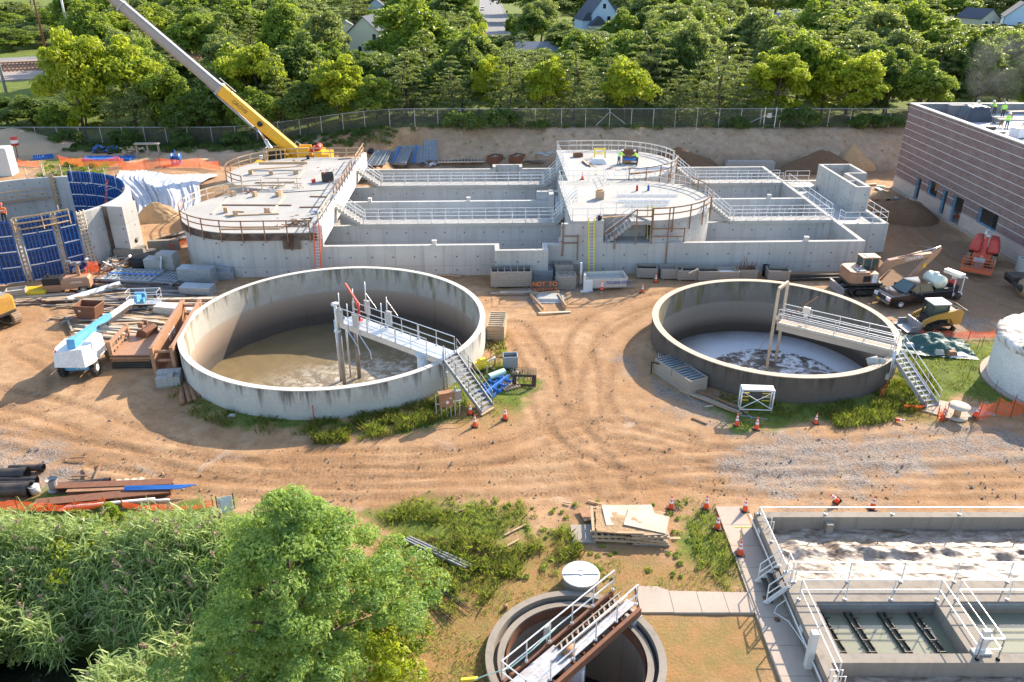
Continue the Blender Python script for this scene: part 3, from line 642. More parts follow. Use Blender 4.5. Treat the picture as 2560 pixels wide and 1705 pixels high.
for f,s,z in ((.03,-.75,.5),(.15,.72,1.0),(.19,-.72,.55),(.37,.72,.75)):
    q=a.lerp(b,f)+nv*s+Vector((0,0,z)); mb=MB(); mb.box(q,(.42,.16,.95),math.atan2(dv.y,dv.x)); mb.box(q+Vector((0,0,.49)),(.46,.2,.03),math.atan2(dv.y,dv.x)); part('control_panel',mb,'concrete_block',tl)
mb=MB(); q=a.lerp(b,.1)+nv*.35; mb.cyl(q,q+Vector((0,0,1.35)),.09); mb.box(q+Vector((0,0,.02)),(.5,.5,.04)); mb.beam(q+Vector((0,0,1.3)),q-dv*1.15+Vector((0,0,2.5)),.12); mb.beam(q+Vector((0,0,.75)),q-dv*.45+Vector((0,0,1.75)),.06); part('davit_arm',mb,'red_paint',tl)
mb=MB(); q=a-dv*.1-nv*.8; mb.cyl(q-Vector((0,0,.5)),q+Vector((0,0,1.3)),.1); mb.cyl(q+Vector((0,0,1.301)),q+Vector((0,0,1.42)),.26,None,20); mb.cyl(q-Vector((0,0,.7)),q-Vector((0,0,.6)),.24,None,20); part('vent_pipe',mb,'white_paint',tl)
mb=MB(); q=LOC(tl,G(1102,905,2.1)); o=(q-Vector((0,0,q.z))).normalized()*10.56
for s in (0,.22): mb.tube([(o.x+s*.8,o.y+s*.6,2.9),(o.x+s*.8,o.y+s*.6,.2)],.05,8)
mb.box((o.x+.1,o.y,1.3),(.3,.2,.3)); part('conduit',mb,'galv',tl)
# --- smaller tank: gantry, walkway, stair
mb=MB(); g0,g1=LOC(tr,(18.75,52.0,0)),LOC(tr,(19.8,53.3,0))
for q in (g0,g1): mb.beam((q.x,q.y,-2.8),(q.x,q.y,4.05),.17,.17)
mb.beam((g0.x,g0.y,4.051+.1),(g1.x,g1.y,4.151),.17,.2); mb.beam((g0.x,g0.y,1.75),(g1.x,g1.y,1.75),.16,.2)
part('gantry',mb,'rim_tan',tr)
wa=G(1950,803,2.2); wb=G(2238,872,2.2); dv=(wb-wa).normalized(); nv=Vector((-dv.y,dv.x,0)); a,b=LOC(tr,wa),LOC(tr,wb)
mb=MB(); mb.beam(a,b,1.25,.08); part('walkway',mb,'rim_tan',tr)
mb=MB()
for s in (-.6,.6): mb.beam(a+nv*s-Vector((0,0,.24)),b+nv*s-Vector((0,0,.24)),.1,.38)
part('girder',mb,'path_concrete',tr)
for s in (.58,-.58): mb=MB(); rail_pts(mb,[a+nv*s+up,b+nv*s+up],1.07,1.75,3,.027,toe=.12); part('handrail',mb,'galv',tr)
d2=(G(2335,1019,.05)-G(2240,880,2.15)); hh=Vector((d2.x,d2.y,0)).normalized(); sx=Vector((-hh.y,hh.x,0))*.48
tp=G(2240,878,2.15); bt=G(2330,1016,.05)
stair_metal(tr,LOC(tr,tp-sx),LOC(tr,tp+sx),LOC(tr,bt-sx),LOC(tr,bt+sx),12,'concrete_block','galv')
mb=MB(); q=a.lerp(b,.2)+nv*.6; mb.box(q+Vector((0,0,1.0)),(.5,.14,.45),math.atan2(dv.y,dv.x)); mb.box(q+Vector((0,0,.6)),(.25,.1,.3),math.atan2(dv.y,dv.x)); part('control_panel',mb,'galv',tr)
mb=MB(); mb.tube([a+Vector((0,0,.5)),(a.x-4.5,a.y-4.2,-2.3)],.018,5); mb.tube([a.lerp(b,.05)+Vector((0,0,.3)),a.lerp(b,.28)+nv*.5+Vector((0,0,2.2))],.035,6); part('cable',mb,'rust_light',tr)
mb=MB(); q=LOC(tr,G(2190,905,1.9)); mb.cyl(q+Vector((-.5,.1,-.1)),q+Vector((.1,-.05,.15)),.3,None,16); mb.cyl(q+Vector((.1,-.05,.15)),q+Vector((.5,-.15,.05)),.2,None,14); part('overflow_elbow',mb,'concrete_block',tr)
mb=MB()
for k_,(x,y) in enumerate(((2222,900),(2232,898))): q=LOC(tr,G(x,y,1.95)); n_=Vector((q.x,q.y,0)).normalized()*8.42; mb.tube([(n_.x,n_.y,2.6),(n_.x,n_.y,.1)],.045,8)
q=Vector((G(2200,930,1.5)-tr.location)); n_=Vector((n_.x-.4,n_.y-.3,0)); mb.box((n_.x,n_.y,.9),(.3,.16,.4)); mb.box((n_.x+.5,n_.y+.35,1.5),(.2,.25,.3)); part('conduit',mb,'galv',tr)

# ================================================================ small clarifier
cl=thing('clarifier','small round sunken clarifier with rusty toothed weir and a diagonal bridge','clarifier',(CL[0],CL[1],0))
mb=MB(); mb.smooth=False; mb.lathe([(3.55,-.3),(3.55,.34),(3.25,.34),(3.25,-.25),(3.08,-.25),(3.08,.16),(2.82,.16),(2.82,-4.2)],96); part('ring_wall',mb,'clar_ring' if 'clar_ring' in M else 'concrete_old',cl,fixn=False)
mb=MB(); mb.smooth=False; n=120; vs=[];fs=[]
for i in range(n*2+1):
    t=PI*i/n; r=2.74; vs+= [(r*math.cos(t),r*math.sin(t),-.35),(r*math.cos(t),r*math.sin(t),.22 if i%2 else .08)]
for i in range(n*2): fs.append((2*i,2*i+2,2*i+3,2*i+1))
mb._add(vs,fs); mb.lathe([(2.81,-.1),(2.745,-.1)],96); part('weir',mb,'rust',cl,fixn=False)
disc('shaded_bottom',CL,2.85,-3.9,'black',cl,.05,1,40)  # clarifier is empty; black disc paints the shade at its deep bottom
a=Vector((.05,20.75,0))-cl.location; b=Vector((4.72,25.55,0))-cl.location; dv=(b-a).normalized(); nv=Vector((-dv.y,dv.x,0)); zup=lambda z:Vector((0,0,z))
mb=MB()
for s in (-.82,.62): mb.beam(a+nv*s+zup(.58),b+nv*s+zup(.58),.16,.36)
for i in range(11): p=a.lerp(b,(i+.5)/11); mb.beam(p-nv*.8+zup(.55),p+nv*.62+zup(.55),.09,.16)
part('girder',mb,'rust',cl)
mb=MB(); mb.beam(a+nv*(-.1)+zup(.80),a.lerp(b,.4)+nv*(-.1)+zup(.80),1.0,.05); mb.beam(a.lerp(b,.4)-nv*.35+zup(.80),b-nv*.35+zup(.80),.42,.05)
part('deck_plate',mb,'bridge_plate',cl)
mb=MB()
for s in (-.05,.22): mb.beam(a.lerp(b,.38)+nv*s+zup(.9),b+nv*s+zup(.9),.05,.10)
for i in range(12): f=.40+.05*i; p=a.lerp(b,f); q=a.lerp(b,f+.03); mb.beam(p-nv*.05+zup(.9),q+nv*.22+zup(.9),.07,.06)
mb.tube([a.lerp(b,.35)-nv*.12+zup(1.0),b-nv*.12+zup(1.0)],.06,8)
part('cable_tray',mb,'lumber_grey',cl)
for s in (-.62,.6):
    mb=MB(); rail_pts(mb,[a+nv*s+zup(.82),b+nv*s+zup(.82)],1.07,1.3,2,.03); 
    if s<0: rail_pts(mb,[a-nv*.62+zup(.82),a+nv*.6+zup(.82)],1.07,1.2,2,.03)
    part('handrail',mb,'alum',cl)
mb=MB(); q=a.lerp(b,.42)-nv*.3; mb.cyl(q+zup(.95)-dv*.28,q+zup(.95)+dv*.25,.15,None,14); mb.box(q+zup(.85),(.3,.3,.15)); part('drive_motor',mb,'rust_light',cl)
mb=MB(); q=a.lerp(b,.40)+nv*.75; mb.box(q+zup(1.3),(.3,.12,.6),.8); mb.tube([q+zup(1.0),q+zup(.2)],.04,6); part('junction_box',mb,'concrete_block',cl)
mb=MB(); p=Vector((5.05,24.95,0))-cl.location; mb.box(p+zup(.1),(.55,.55,.55),.75); part('bearing_block',mb,'concrete_block',cl)
# centre column
mb=MB(); mb.cyl((0,0,-4),(0,0,.4),.42,None,20); part('centre_column',mb,'grey_steel',cl)

# ================================================================ aeration basin (lower right)
ab=thing('aeration_basin','low concrete aeration basin with churning brown foam and railed walkway','aeration basin',(11.7,31.1,0))
B=lambda x,y,z:(x-11.7,y-31.1,z); ZT=.95; XE=44
mb=MB(); mb.bb(B(11.7,12,-1.5),B(12.1,31.1,ZT)); mb.bb(B(12.1,30.7,-1.5),B(XE,31.1,ZT)); mb.bb(B(12.1,25.15,-1.5),B(XE,26.4,ZT)); mb.bb(B(17.6,22.4,-1.5),B(18.6,25.15,ZT)); mb.bb(B(12.1,21.95,-1.5),B(XE,22.4,ZT))
mb.bb(B(12.1,22.4,-1.5),B(12.62,25.15,ZT))
mb.bb(B(15.0,30.35,-.5),B(15.32,30.7,.75))
part('basin_wall',mb,'concrete_old',ab)
water_mat('water_churn',(.15,.095,.055),(.56,.48,.40),0,0,.38,.72,None,.3,1.5,(.7,1.5,1))
def rect_water(name,x0,x1,y0,y1,z,mat,amp,nx,ny,ridge=None,seed=21):
    X,Y=np.meshgrid(np.linspace(x0,x1,nx),np.linspace(y0,y1,ny)); x,y=X.ravel(),Y.ravel()
    zz=z+(noise2(x*.8,y*1.6,seed,5,1.3,.6)-.5)*2*amp
    if ridge: rr=np.exp(-((y-ridge-(noise2(x,x*0,seed+1,2,.7)-.5)*.5)/.32)**2); zz+=rr*(.10+.55*np.clip(noise2(x,y,seed+2,4,1.5)-.35,0,1))
    i=np.arange(ny-1)[:,None]*nx+np.arange(nx-1)[None,:]; F=np.stack([i,i+1,i+nx+1,i+nx],-1).reshape(-1,4)
    return npmesh(name,np.stack([x-11.7,y-31.1,zz],1),F,mat,ab,smooth=True)
rect_water('foam_water',12.1,XE,26.4,30.7,.22,'water_churn',.13,420,90,29.0); rect_water('foam_water',12.1,XE,13,21.95,.2,'water_churn',.13,300,100,20.6,31)
k=NM('water_green',.03,spec=.5); k.col((.24,.24,.165)); k.bump(k.noise(k.pos(),2.5,2),.04,.02); M['water_green']=k.m
rect_water('still_water',12.62,17.6,22.4,25.15,.30,'water_green',.0,4,4); rect_water('still_water',18.6,XE,22.4,25.15,.32,'water_green',0,4,4)
mb=MB()
for x in (12.95,14.15,15.55,16.85):
    for s in (-.13,.13): mb.beam(B(x+s-.15,25.1,.36),B(x+s+.15,22.42,.36),.03,.16)
    for i in range(4): y=22.9+i*.6; mb.beam(B(x-.15,y,.5),B(x+.17,y,.5),.04,.05)
part('launder_trough',mb,'dark_steel',ab)
mb=MB(); mb.bb(B(12.7,25.06,.62),B(17.6,25.14,.88)); mb.bb(B(18.62,25.06,.62),B(XE,25.14,.88)); part('baffle_plate',mb,'galv_dark',ab)
def R3(pts,h,sp,n): mb=MB(); rail_pts(mb,[B(*p) for p in pts],h,sp,n,.028); return part('handrail',mb,'alum',ab)
R3([(11.85,30.9,ZT),(XE,30.9,ZT)],.42,3.1,1); R3([(11.9,30.9,ZT),(11.9,26.9,ZT)],.42,2.2,1)
R3([(12.1,26.3,ZT),(XE,26.3,ZT)],1.07,2.35,2); R3([(11.95,26.3,ZT),(11.95,26.9,ZT)],1.07,1,2)
R3([(11.95,21.0,ZT),(11.95,25.25,ZT),(17.7,25.25,ZT),(17.7,22.1,ZT)],1.07,2.2,2); R3([(18.5,22.1,ZT),(18.5,25.25,ZT),(XE,25.25,ZT)],1.07,2.2,2); R3([(17.7,22.1,ZT),(18.5,22.1,ZT)],1.07,1,2); R3([(11.95,13,ZT),(11.95,20.6,ZT)],.42,2,1)
part('gate_post',MB().box(B(11.55,22.55,.75),(.26,.26,2.3)),'concrete_top',ab); part('gate_post',MB().box(B(18.05,22.5,1.5),(.3,.16,1.1)).box(B(18.05,22.45,1.0),(.7,.3,.08)),'concrete_top',ab)
mb=MB(); mb.tube([B(11.62,31.4,.55),B(11.62,13,.55)],.045,8); mb.tube([B(11.55,25.6,.6),B(11.2,25.5,.35),B(11.0,25.2,.3),B(11.4,24.6,.4),B(11.55,23.2,.6)],.02,6); part('conduit',mb,'alum',ab)
for y in (30.2,24.1): part('panel_sign',MB().bb(B(11.66,y-.28,.35),B(11.69,y+.02,.72)),'white_paint',ab)
# step-over stair on the west wall
st=[]
mb=MB(); mb.bb(B(11.12,25.95,.05),B(11.2,27.35,.12)); 
for i,z in enumerate((.30,.58,.86)): mb.bb(B(11.0+.22*i,26.0,z),B(11.24+.22*i,27.2,z+.05))
part('step_stair',mb,'dark_steel',ab)
for y in (25.95,27.25): mb=MB(); mb.beam(B(10.85,y,.08),B(11.7,y,.98),.04,.22); rail_pts(mb,[B(10.9,y,.15),B(11.75,y,1.0)],.95,.85,2,.026); part('step_rail',mb,'white_paint',ab)
for y in (30.2,21.3):
    mb=MB()
    for s in (0,.3): mb.tube([B(11.8,y-s,ZT),B(11.8,y-s,ZT+.35),B(12.25,y-s,ZT+.35),B(12.25,y-s,.3)],.025,6)
    part('ladder_grab',mb,'alum',ab)
# ================================================================ vegetation
def leafmat(key,c,c2,trans=.4,spread=.25,scale=.5):
    m=bpy.data.materials.new(key); m.use_nodes=True; t=m.node_tree; k=NM.__new__(NM); k.m=m;k.nt=t;k.b=t.nodes['Principled BSDF']
    oi=k.n('ObjectInfo'); nz=k.noise(k.pos(),scale,3,.6); fine=k.noise(k.pos(),3.0,2)
    f=k.ramp(k.math('ADD',k.math('MULTIPLY',oi.outputs['Random'],.35),k.math('MULTIPLY',nz,.75)),[(.3,0),(.75,1)])
    col=k.mix(f,c,c2); col=k.mix(k.attr('tone'),col,tuple(min(1,x*y) for x,y in zip(c,(1.45,1.25,.9)))); col=k.mix(k.ramp(fine,[(.35,0),(.7,.6)]),col,tuple(x*.62 for x in c2))
    k.b.inputs['Roughness'].default_value=.46; k.b.inputs['Specular IOR Level'].default_value=.4; k.l(col,k.b.inputs['Base Color'])
    tr=k.n('BsdfTranslucent'); k.l(k.mix(.5,col,(.46,.56,.05),'MIX'),tr.inputs['Color']); ms=k.n('MixShader'); ms.inputs[0].default_value=trans
    k.l(k.b.outputs[0],ms.inputs[1]); k.l(tr.outputs[0],ms.inputs[2]); k.l(ms.outputs[0],t.nodes['Material Output'].inputs[0]); M[key]=m
leafmat('leaf_bright',(.42,.48,.03),(.26,.35,.03),.57); leafmat('leaf_mid',(.20,.30,.04),(.13,.21,.035),.5)
leafmat('leaf_dark',(.105,.18,.04),(.065,.12,.032),.45); leafmat('leaf_pine',(.17,.22,.10),(.11,.155,.07),.4); leafmat('leaf_pale',(.25,.31,.12),(.17,.22,.09),.48)
leafmat('leaf_oak',(.30,.45,.13),(.17,.33,.08),.5,.25,.9); leafmat('leaf_reed',(.44,.54,.19),(.26,.38,.12),.42,.2,.8); leafmat('leaf_grass',(.34,.40,.07),(.19,.27,.05),.47,.2,.8); leafmat('leaf_straw',(.36,.27,.12),(.22,.18,.07),.35)
plain('plume',(.42,.29,.20),.9); plain('flower_white',(.72,.68,.52),.8)
def quads_from(C,Nn,L,W,rs):
    "diamond leaves: centres C, normals Nn, half-length L, half-width W"
    n=len(C); t=rs.normal(size=(n,3)); a=np.cross(Nn,t); a/=np.linalg.norm(a,axis=1,keepdims=True)+1e-9; b=np.cross(Nn,a); b/=np.linalg.norm(b,axis=1,keepdims=True)+1e-9
    L=np.asarray(L).reshape(-1,1); W=np.asarray(W).reshape(-1,1)
    bend=Nn*L*.25
    V=np.stack([C-a*L-bend,C+b*W,C+a*L-bend,C-b*W],1).reshape(-1,3); F=np.arange(4*n).reshape(-1,4); return V,F
TONE=[None]
def clump_leaves(cs,rad,per,rs,size,up=.35,squash=.75,asp=.55):
    C=[];N=[]
    for c,r in zip(cs,rad):
        d=rs.normal(size=(per,3)); d/=np.linalg.norm(d,axis=1,keepdims=True); d[:,2]=np.where(d[:,2]<-.3,-d[:,2],d[:,2])
        rr=r*(.45+.62*rs.rand(per,1)**.6); C.append(np.asarray(c)+d*rr*np.array([1,1,squash])); nn=d+rs.normal(size=(per,3))*.55; nn[:,2]+=up; N.append(nn/np.linalg.norm(nn,axis=1,keepdims=True))
    C=np.concatenate(C);N=np.concatenate(N); TONE[0]=np.repeat(np.clip(np.repeat(rs.beta(.7,1.3,len(cs)),per)*.8+rs.normal(size=len(C))*.15,0,1),4); s=size*(.45+1.0*rs.rand(len(C))); return quads_from(C,N,s,s*asp,rs)
def broad_crown(seed,h=12,r=4,n=46,per=95,size=.30,low=.22,flat=1.0,cr=(.75,1.45)):
    rs=np.random.RandomState(seed); cs=[];rad=[]
    z0=h*low; hc=(h-z0)/2; zc=z0+hc
    for i in range(n):
        d=rs.normal(size=3); d/=np.linalg.norm(d); d[2]=abs(d[2])*1.1-.35 if rs.rand()<.8 else d[2]
        f=.55+.42*rs.rand(); lump=1+.22*math.sin(3*math.atan2(d[1],d[0])+seed)+.1*rs.normal()
        q=np.array([d[0]*r*f*lump,d[1]*r*f*lump,zc+d[2]*hc*f*flat]); rr=rs.uniform(*cr)*r/4
        q[2]=min(q[2],h-rr*.7); cs.append(q); rad.append(rr)
    V,F=clump_leaves(cs,rad,per,rs,size,.2,.95); return V,F,cs
def pine_crown(seed,h=14,r=3.6,tiers=13,size=.27):
    rs=np.random.RandomState(seed); cs=[];rad=[]
    for t in range(tiers):
        f=t/(tiers-1); z=h*(.10+.88*f); R_=r*(1-f)**.75*(.8+.35*rs.rand())+.35; nb=max(3,int(8*(1-f)+2)); a0=rs.rand()*6.28
        for b in range(nb):
            a=a0+b*2*PI/nb+rs.normal()*.25
            for q in ((.5,.95) if f<.75 else (.8,)):
                cs.append(np.array([math.cos(a)*R_*q,math.sin(a)*R_*q,z+.25*q*R_*.35+rs.normal()*.2])); rad.append((.55+.45*rs.rand())*(.6+.5*(1-f)))
    V,F=clump_leaves(cs,rad,26,rs,size,.5,.42,.30); return V,F,cs
def trunk_mb(h,cs,r0=.22,nl=9,seed=1,low=.2):
    rs=random.Random(seed); mb=MB(); bend=[(rs.uniform(-.15,.15)*i,rs.uniform(-.15,.15)*i,h*.9*i/5) for i in range(6)]; mb.tube(bend,r0,8,True,r0*.25)
    top=[c for c in cs]; rs.shuffle(top)
    for c in top[:nl]:
        z=min(max(h*low,c[2]*.55),h*.8); f=z/(h*.9); i=min(4,int(f*5)); b=Vector(bend[i]); s=Vector((b.x,b.y,z)); e=Vector(c); m=s.lerp(e,.5)+Vector((0,0,.35)); mb.tube([s,m,e],r0*.38,5,True,r0*.08)
    return mb
PROTO={}
def make_proto(kind,i,seed):
    if kind=='pine': h=14; V,F,cs=pine_crown(seed); mat='leaf_pine'; tm=trunk_mb(h,cs,.2,10,seed,.15)
    else:
        spec=dict(bright=(12,4,78,150,.25,.06,'leaf_bright'),mid=(12,4,78,150,.25,.04,'leaf_mid'),dark=(12,4,78,150,.25,.03,'leaf_dark'),pale=(13,3.6,70,120,.23,.08,'leaf_pale'))[kind]
        h=spec[0]; V,F,cs=broad_crown(seed,spec[0],spec[1],spec[2],spec[3],spec[4],spec[5]); mat=spec[6]; tm=trunk_mb(h,cs,.2,10,seed)
    o=npmesh('crown',V,F,mat,attrs={'tone':TONE[0]}); t=part('trunk',tm,'bark',fixn=False); PROTO.setdefault(kind,[]).append((h,4 if kind!='pine' else 3.6,o,t))
for kd in ('bright','mid','dark','pale','pine'):
    for i in range(3 if kd!='pale' else 2): make_proto(kd,i,hash(kd)%1000*0+{'bright':11,'mid':31,'dark':51,'pale':71,'pine':91}[kd]+i*5)
PIDX={}
rt=random.Random(5)
def put_tree(name,label,cat,kind,x,y,z,h,r,group=None,pick=None):
    P_=PROTO[kind]; i=PIDX.get(kind,0) if pick is None else pick; PIDX[kind]=i+1; hh,rr,o,t=P_[i%len(P_)]
    root=thing(name,label,cat,(x,y,z),rt.uniform(0,6.28),group); root.scale=(r/rr,r/rr,h/hh)
    for q in (o,t): c=q.copy(); COL.objects.link(c); c.parent=root
    return root
KN=dict(bright='broadleaf_tree',mid='broadleaf_tree',dark='broadleaf_tree',pale='broadleaf_tree',pine='pine_tree')
KL=dict(bright='yellow-green broadleaf tree',mid='mid green broadleaf tree',dark='dark green broadleaf tree',pale='pale grey-green airy tree',pine='grey-green pine tree')
def ztop(yd,Y):
    v=(yd*1.08751-852.5)/FPX; a=PITCH+math.atan(v); return CAM_H-Y*math.tan(a)
def xat(xd,Y,z): 
    dep=Y*_c+(CAM_H-z)*_s; return (xd*1.08751-1280)/FPX*dep
FRONT=[(182,50,74,'bright',116.5,'at far left by the railway, tallest of its kind'),(300,72,75,'bright',119,'under the crane boom, beside the tallest bright tree'),(112,235,30,'mid',115,'low at the far left edge of the wood by the railway'),
(300,178,52,'pale',114.8,'low before the bright trees, left of the crane boom'),(395,150,62,'mid',117,'directly under the long grey boom section'),(590,78,72,'bright',121,'rising right of the crane boom above its yellow section'),(500,150,62,'dark',117,'behind the yellow part of the crane boom'),
(450,205,55,'dark',114.8,'low behind the fence below the boom joint'),(640,120,50,'pine',118,'between two bright trees right of the crane boom'),(580,190,55,'mid',114.8,'behind the fence right of the yellow boom'),(775,118,58,'bright',116,'in front of the cream house, behind the fence'),(700,180,52,'dark',115,'behind the fence left of the brightest tree before the cream house'),
(750,8,62,'pale',150,'tall behind the fence row, left of the cream house'),(862,160,45,'mid',115.5,'just right of the brightest tree before the cream house'),(930,105,62,'pine',118,'in front of the large round tree right of the cream house'),(955,-12,92,'mid',150,'very large and round, right of the cream house'),
(1040,128,58,'pine',117,'left of the dead-end street gap'),(1088,48,36,'bright',158,'beside the left edge of the suburban street'),(1128,112,36,'bright',120,'at the near end of the suburban street gap'),(1170,95,52,'pine',116,'tall and dark, just left of the grey hidden roof'),(1255,122,46,'bright',117,'in front of the grey hidden roof'),
(1320,95,70,'pine',117,'in front of the blue and white house, bare trunk showing'),(1440,120,55,'bright',115.5,'with drooping bright tips, right of the blue and white house'),(1490,35,72,'pine',122,'tall, right of the blue and white house'),(1565,30,66,'pale',128,'tall and greyish, behind the biggest pine'),(1655,62,75,'pine',117,'biggest dark pine of the fence row'),(1560,150,50,'pine',115,'lower pine just left of the biggest pine'),
(1790,105,62,'bright',117,'first bright tree right of the biggest pine'),(1900,88,60,'bright',121,'middle of the bright group near the brick building'),(1970,112,66,'bright',116,'round, nearest the fence in the bright group by the brick building'),(1740,0,70,'pale',150,'tall and pale behind the bright group'),(2050,118,45,'dark',118,'dark gap filler between bright trees left of the brick building'),(2120,125,56,'mid',116,'just left of the brick building corner'),
(2160,66,66,'pine',124,'tall, above the left corner of the brick building'),(2255,110,50,'mid',126,'behind the roof workers'),(2330,60,56,'dark',128,'at the right edge above the brick building'),(2310,150,40,'dark',122,'low in the smoke behind the roof'),(1227,8,40,'dark',215,'dark and round, right of the far street'),(1287,34,36,'pale',192,'pale, beside the dark round tree right of the far street'),(1430,20,40,'mid',210,'right against the blue and white house'),(1085,10,30,'mid',230,'left of the far street by the parked cars'),(905,20,34,'mid',262,'behind the cream house roof'),(840,15,26,'dark',290,'dark, behind the garden shed'),(1310,75,22,'mid',180,'small, at the left corner of the blue and white house'),(1178,30,16,'mid',236,'at the right kerb of the far street')]
for xd,yd,hw,kind,Y,lab in FRONT:
    z0=hz(xat(xd,Y,4),Y); zt=ztop(yd,Y); r=hw*1.08751*Y/FPX*1.02
    put_tree(KN[kind],KL[kind]+' '+lab,'tree',kind,xat(xd,Y,z0+5),Y,z0-.1,zt-z0,r)
LIM=[(810,876,112,205),(1112,1188,74,255),(1204,1258,106,182),(1334,1402,62,258),(1740,1812,38,250),(2226,2246,52,250),(2296,2354,50,248),(775,806,84,262),(-100,118,215,160)]
rr=random.Random(12); cnt=0
def fill(Y,step,hmin,hmax,rmin,rmax,kinds,grp,lab):
    global cnt
    half=Y*.68+8; x=-half
    while x<half:
        X=x+rr.uniform(-.4,.4)*step; YY=Y+rr.uniform(-3,3); x+=step
        kind=rr.choice(kinds); h=rr.uniform(hmin,hmax); r=rr.uniform(rmin,rmax)*1.16; z0=hz(X,YY)
        dep=YY*_c+(CAM_H-10)*_s; xd=(1280+FPX*X/dep)/1.08751; hwd=FPX*r/dep/1.08751
        ok=True
        for a,b,yl,ym in LIM:
            if YY<ym and xd+hwd*.9>a and xd-hwd*.9<b:
                hm=ztop(yl,YY)-z0
                if h>hm: h=hm*.97
        if abs(X-(-3.6-(YY-232)*.035))<r*.7+6.5 and YY>228: ok=False
        if xd<150 and YY>130: ok=False
        if h<3.2 or xd>2440 or xd<-90: ok=False
        if ok: put_tree(KN[kind],'%s %s'%(KL[kind],lab),'tree',kind,X,YY,z0-.1,h,r,'%ss %s'%(KL[kind],grp)); cnt+=1
fill(126,7.2,9,13,3.2,4.4,['mid','dark','pine','dark'],'in the second row behind the fence','partly hidden in the second row behind the fence')
fill(139,8.0,10,14.5,3.6,4.8,['mid','dark','pine','pale','pine'],'in the third row behind the fence','half hidden in the third row behind the fence')
fill(155,9.0,11,15.5,4,5.2,['mid','pine','pale','mid','dark'],'in the middle of the wood','in the middle of the wood behind the fence')
fill(176,10.5,11,15,4.2,5.6,['mid','pine','bright','pale'],'deep in the wood','deep in the wood below the houses')
fill(190,10,11,15,4.5,6,['mid','pine','dark','pale'],'between the wood and the houses','at the back edge of the wood near the houses')
fill(212,11,10,15,4.5,6.5,['mid','pale','dark','pine'],'among the houses','standing among the far houses')
fill(240,12,11,16,5,7,['mid','pine','pale','dark'],'behind the first houses','behind the first row of far houses')
fill(285,15,12,17,6,8.5,['mid','dark','pine','pale'],'farthest back','far back above the houses')
fill(320,17,13,19,7,9.5,['mid','dark','pale'],'near the top of the view','in the top strip of the view')
fill(370,19,14,20,8,11,['mid','dark','pine'],'on the far skyline','on the skyline beyond all the houses')
# wood beyond the railway at far left
for i,(xd,yd,Y,r,kind) in enumerate([(20,70,215,6,'mid'),(60,45,232,6.5,'dark'),(10,25,245,7,'mid'),(95,60,225,5.5,'pale'),(40,-5,262,7,'pale'),(110,15,255,6.5,'mid'),(-25,50,232,7,'dark'),(150,20,262,7,'mid'),(80,-8,280,7,'pine'),(-15,5,275,7,'mid'),(190,5,270,7,'pale')]):
    put_tree(KN[kind],'%s on the far side of the railway tracks'%KL[kind],'tree',kind,xat(xd,Y,8),Y,hz(-90,Y),max(6,ztop(yd,Y)-4),r,'trees beyond the railway')
for kd,l in PROTO.items():
    for h,r,o,t in l: bpy.data.objects.remove(o); bpy.data.objects.remove(t)
# bushes along the fence foot
bv,bf,bc=broad_crown(301,1.8,1.6,16,110,.13,.02,1,(.8,1.5)); bme=npmesh('bush',bv,bf,'leaf_dark')
BUSH=[(1062,288,1.5,'under the fence left of centre, first of a pair'),(1140,290,1.7,'under the fence, right bush of the left-hand pair'),(1832,290,1.6,'beside the fence gate'),(1990,296,1.2,'under the fence between gate and brick building'),(1700,297,.9,'small, under the fence above the bank'),(2040,295,1.1,'at the fence next to the brick building'),(1240,292,.8,'small, at the top of the bank near the centre'),(280,332,1.3,'at the fence behind the blue form stacks'),(150,338,1.2,'at the fence at the far left'),(420,332,1.2,'at the fence left of the crane'),(540,330,1.1,'at the fence behind the crane'),(40,335,1.3,'at the fence beside the sand heap')]
for i,(xd,yd,s,lab) in enumerate(BUSH):
    Y=111.6; X=xat(xd,Y,3.5); o=bme if i==0 else bme.copy()
    if i: COL.objects.link(o)
    o.location=(X,Y,hz(X,Y)-.1); o.scale=(s*1.25,s,s); o.rotation_euler=(0,0,i*1.3); tag(o,'dark green bush '+lab,'bush','bushes along the fence')
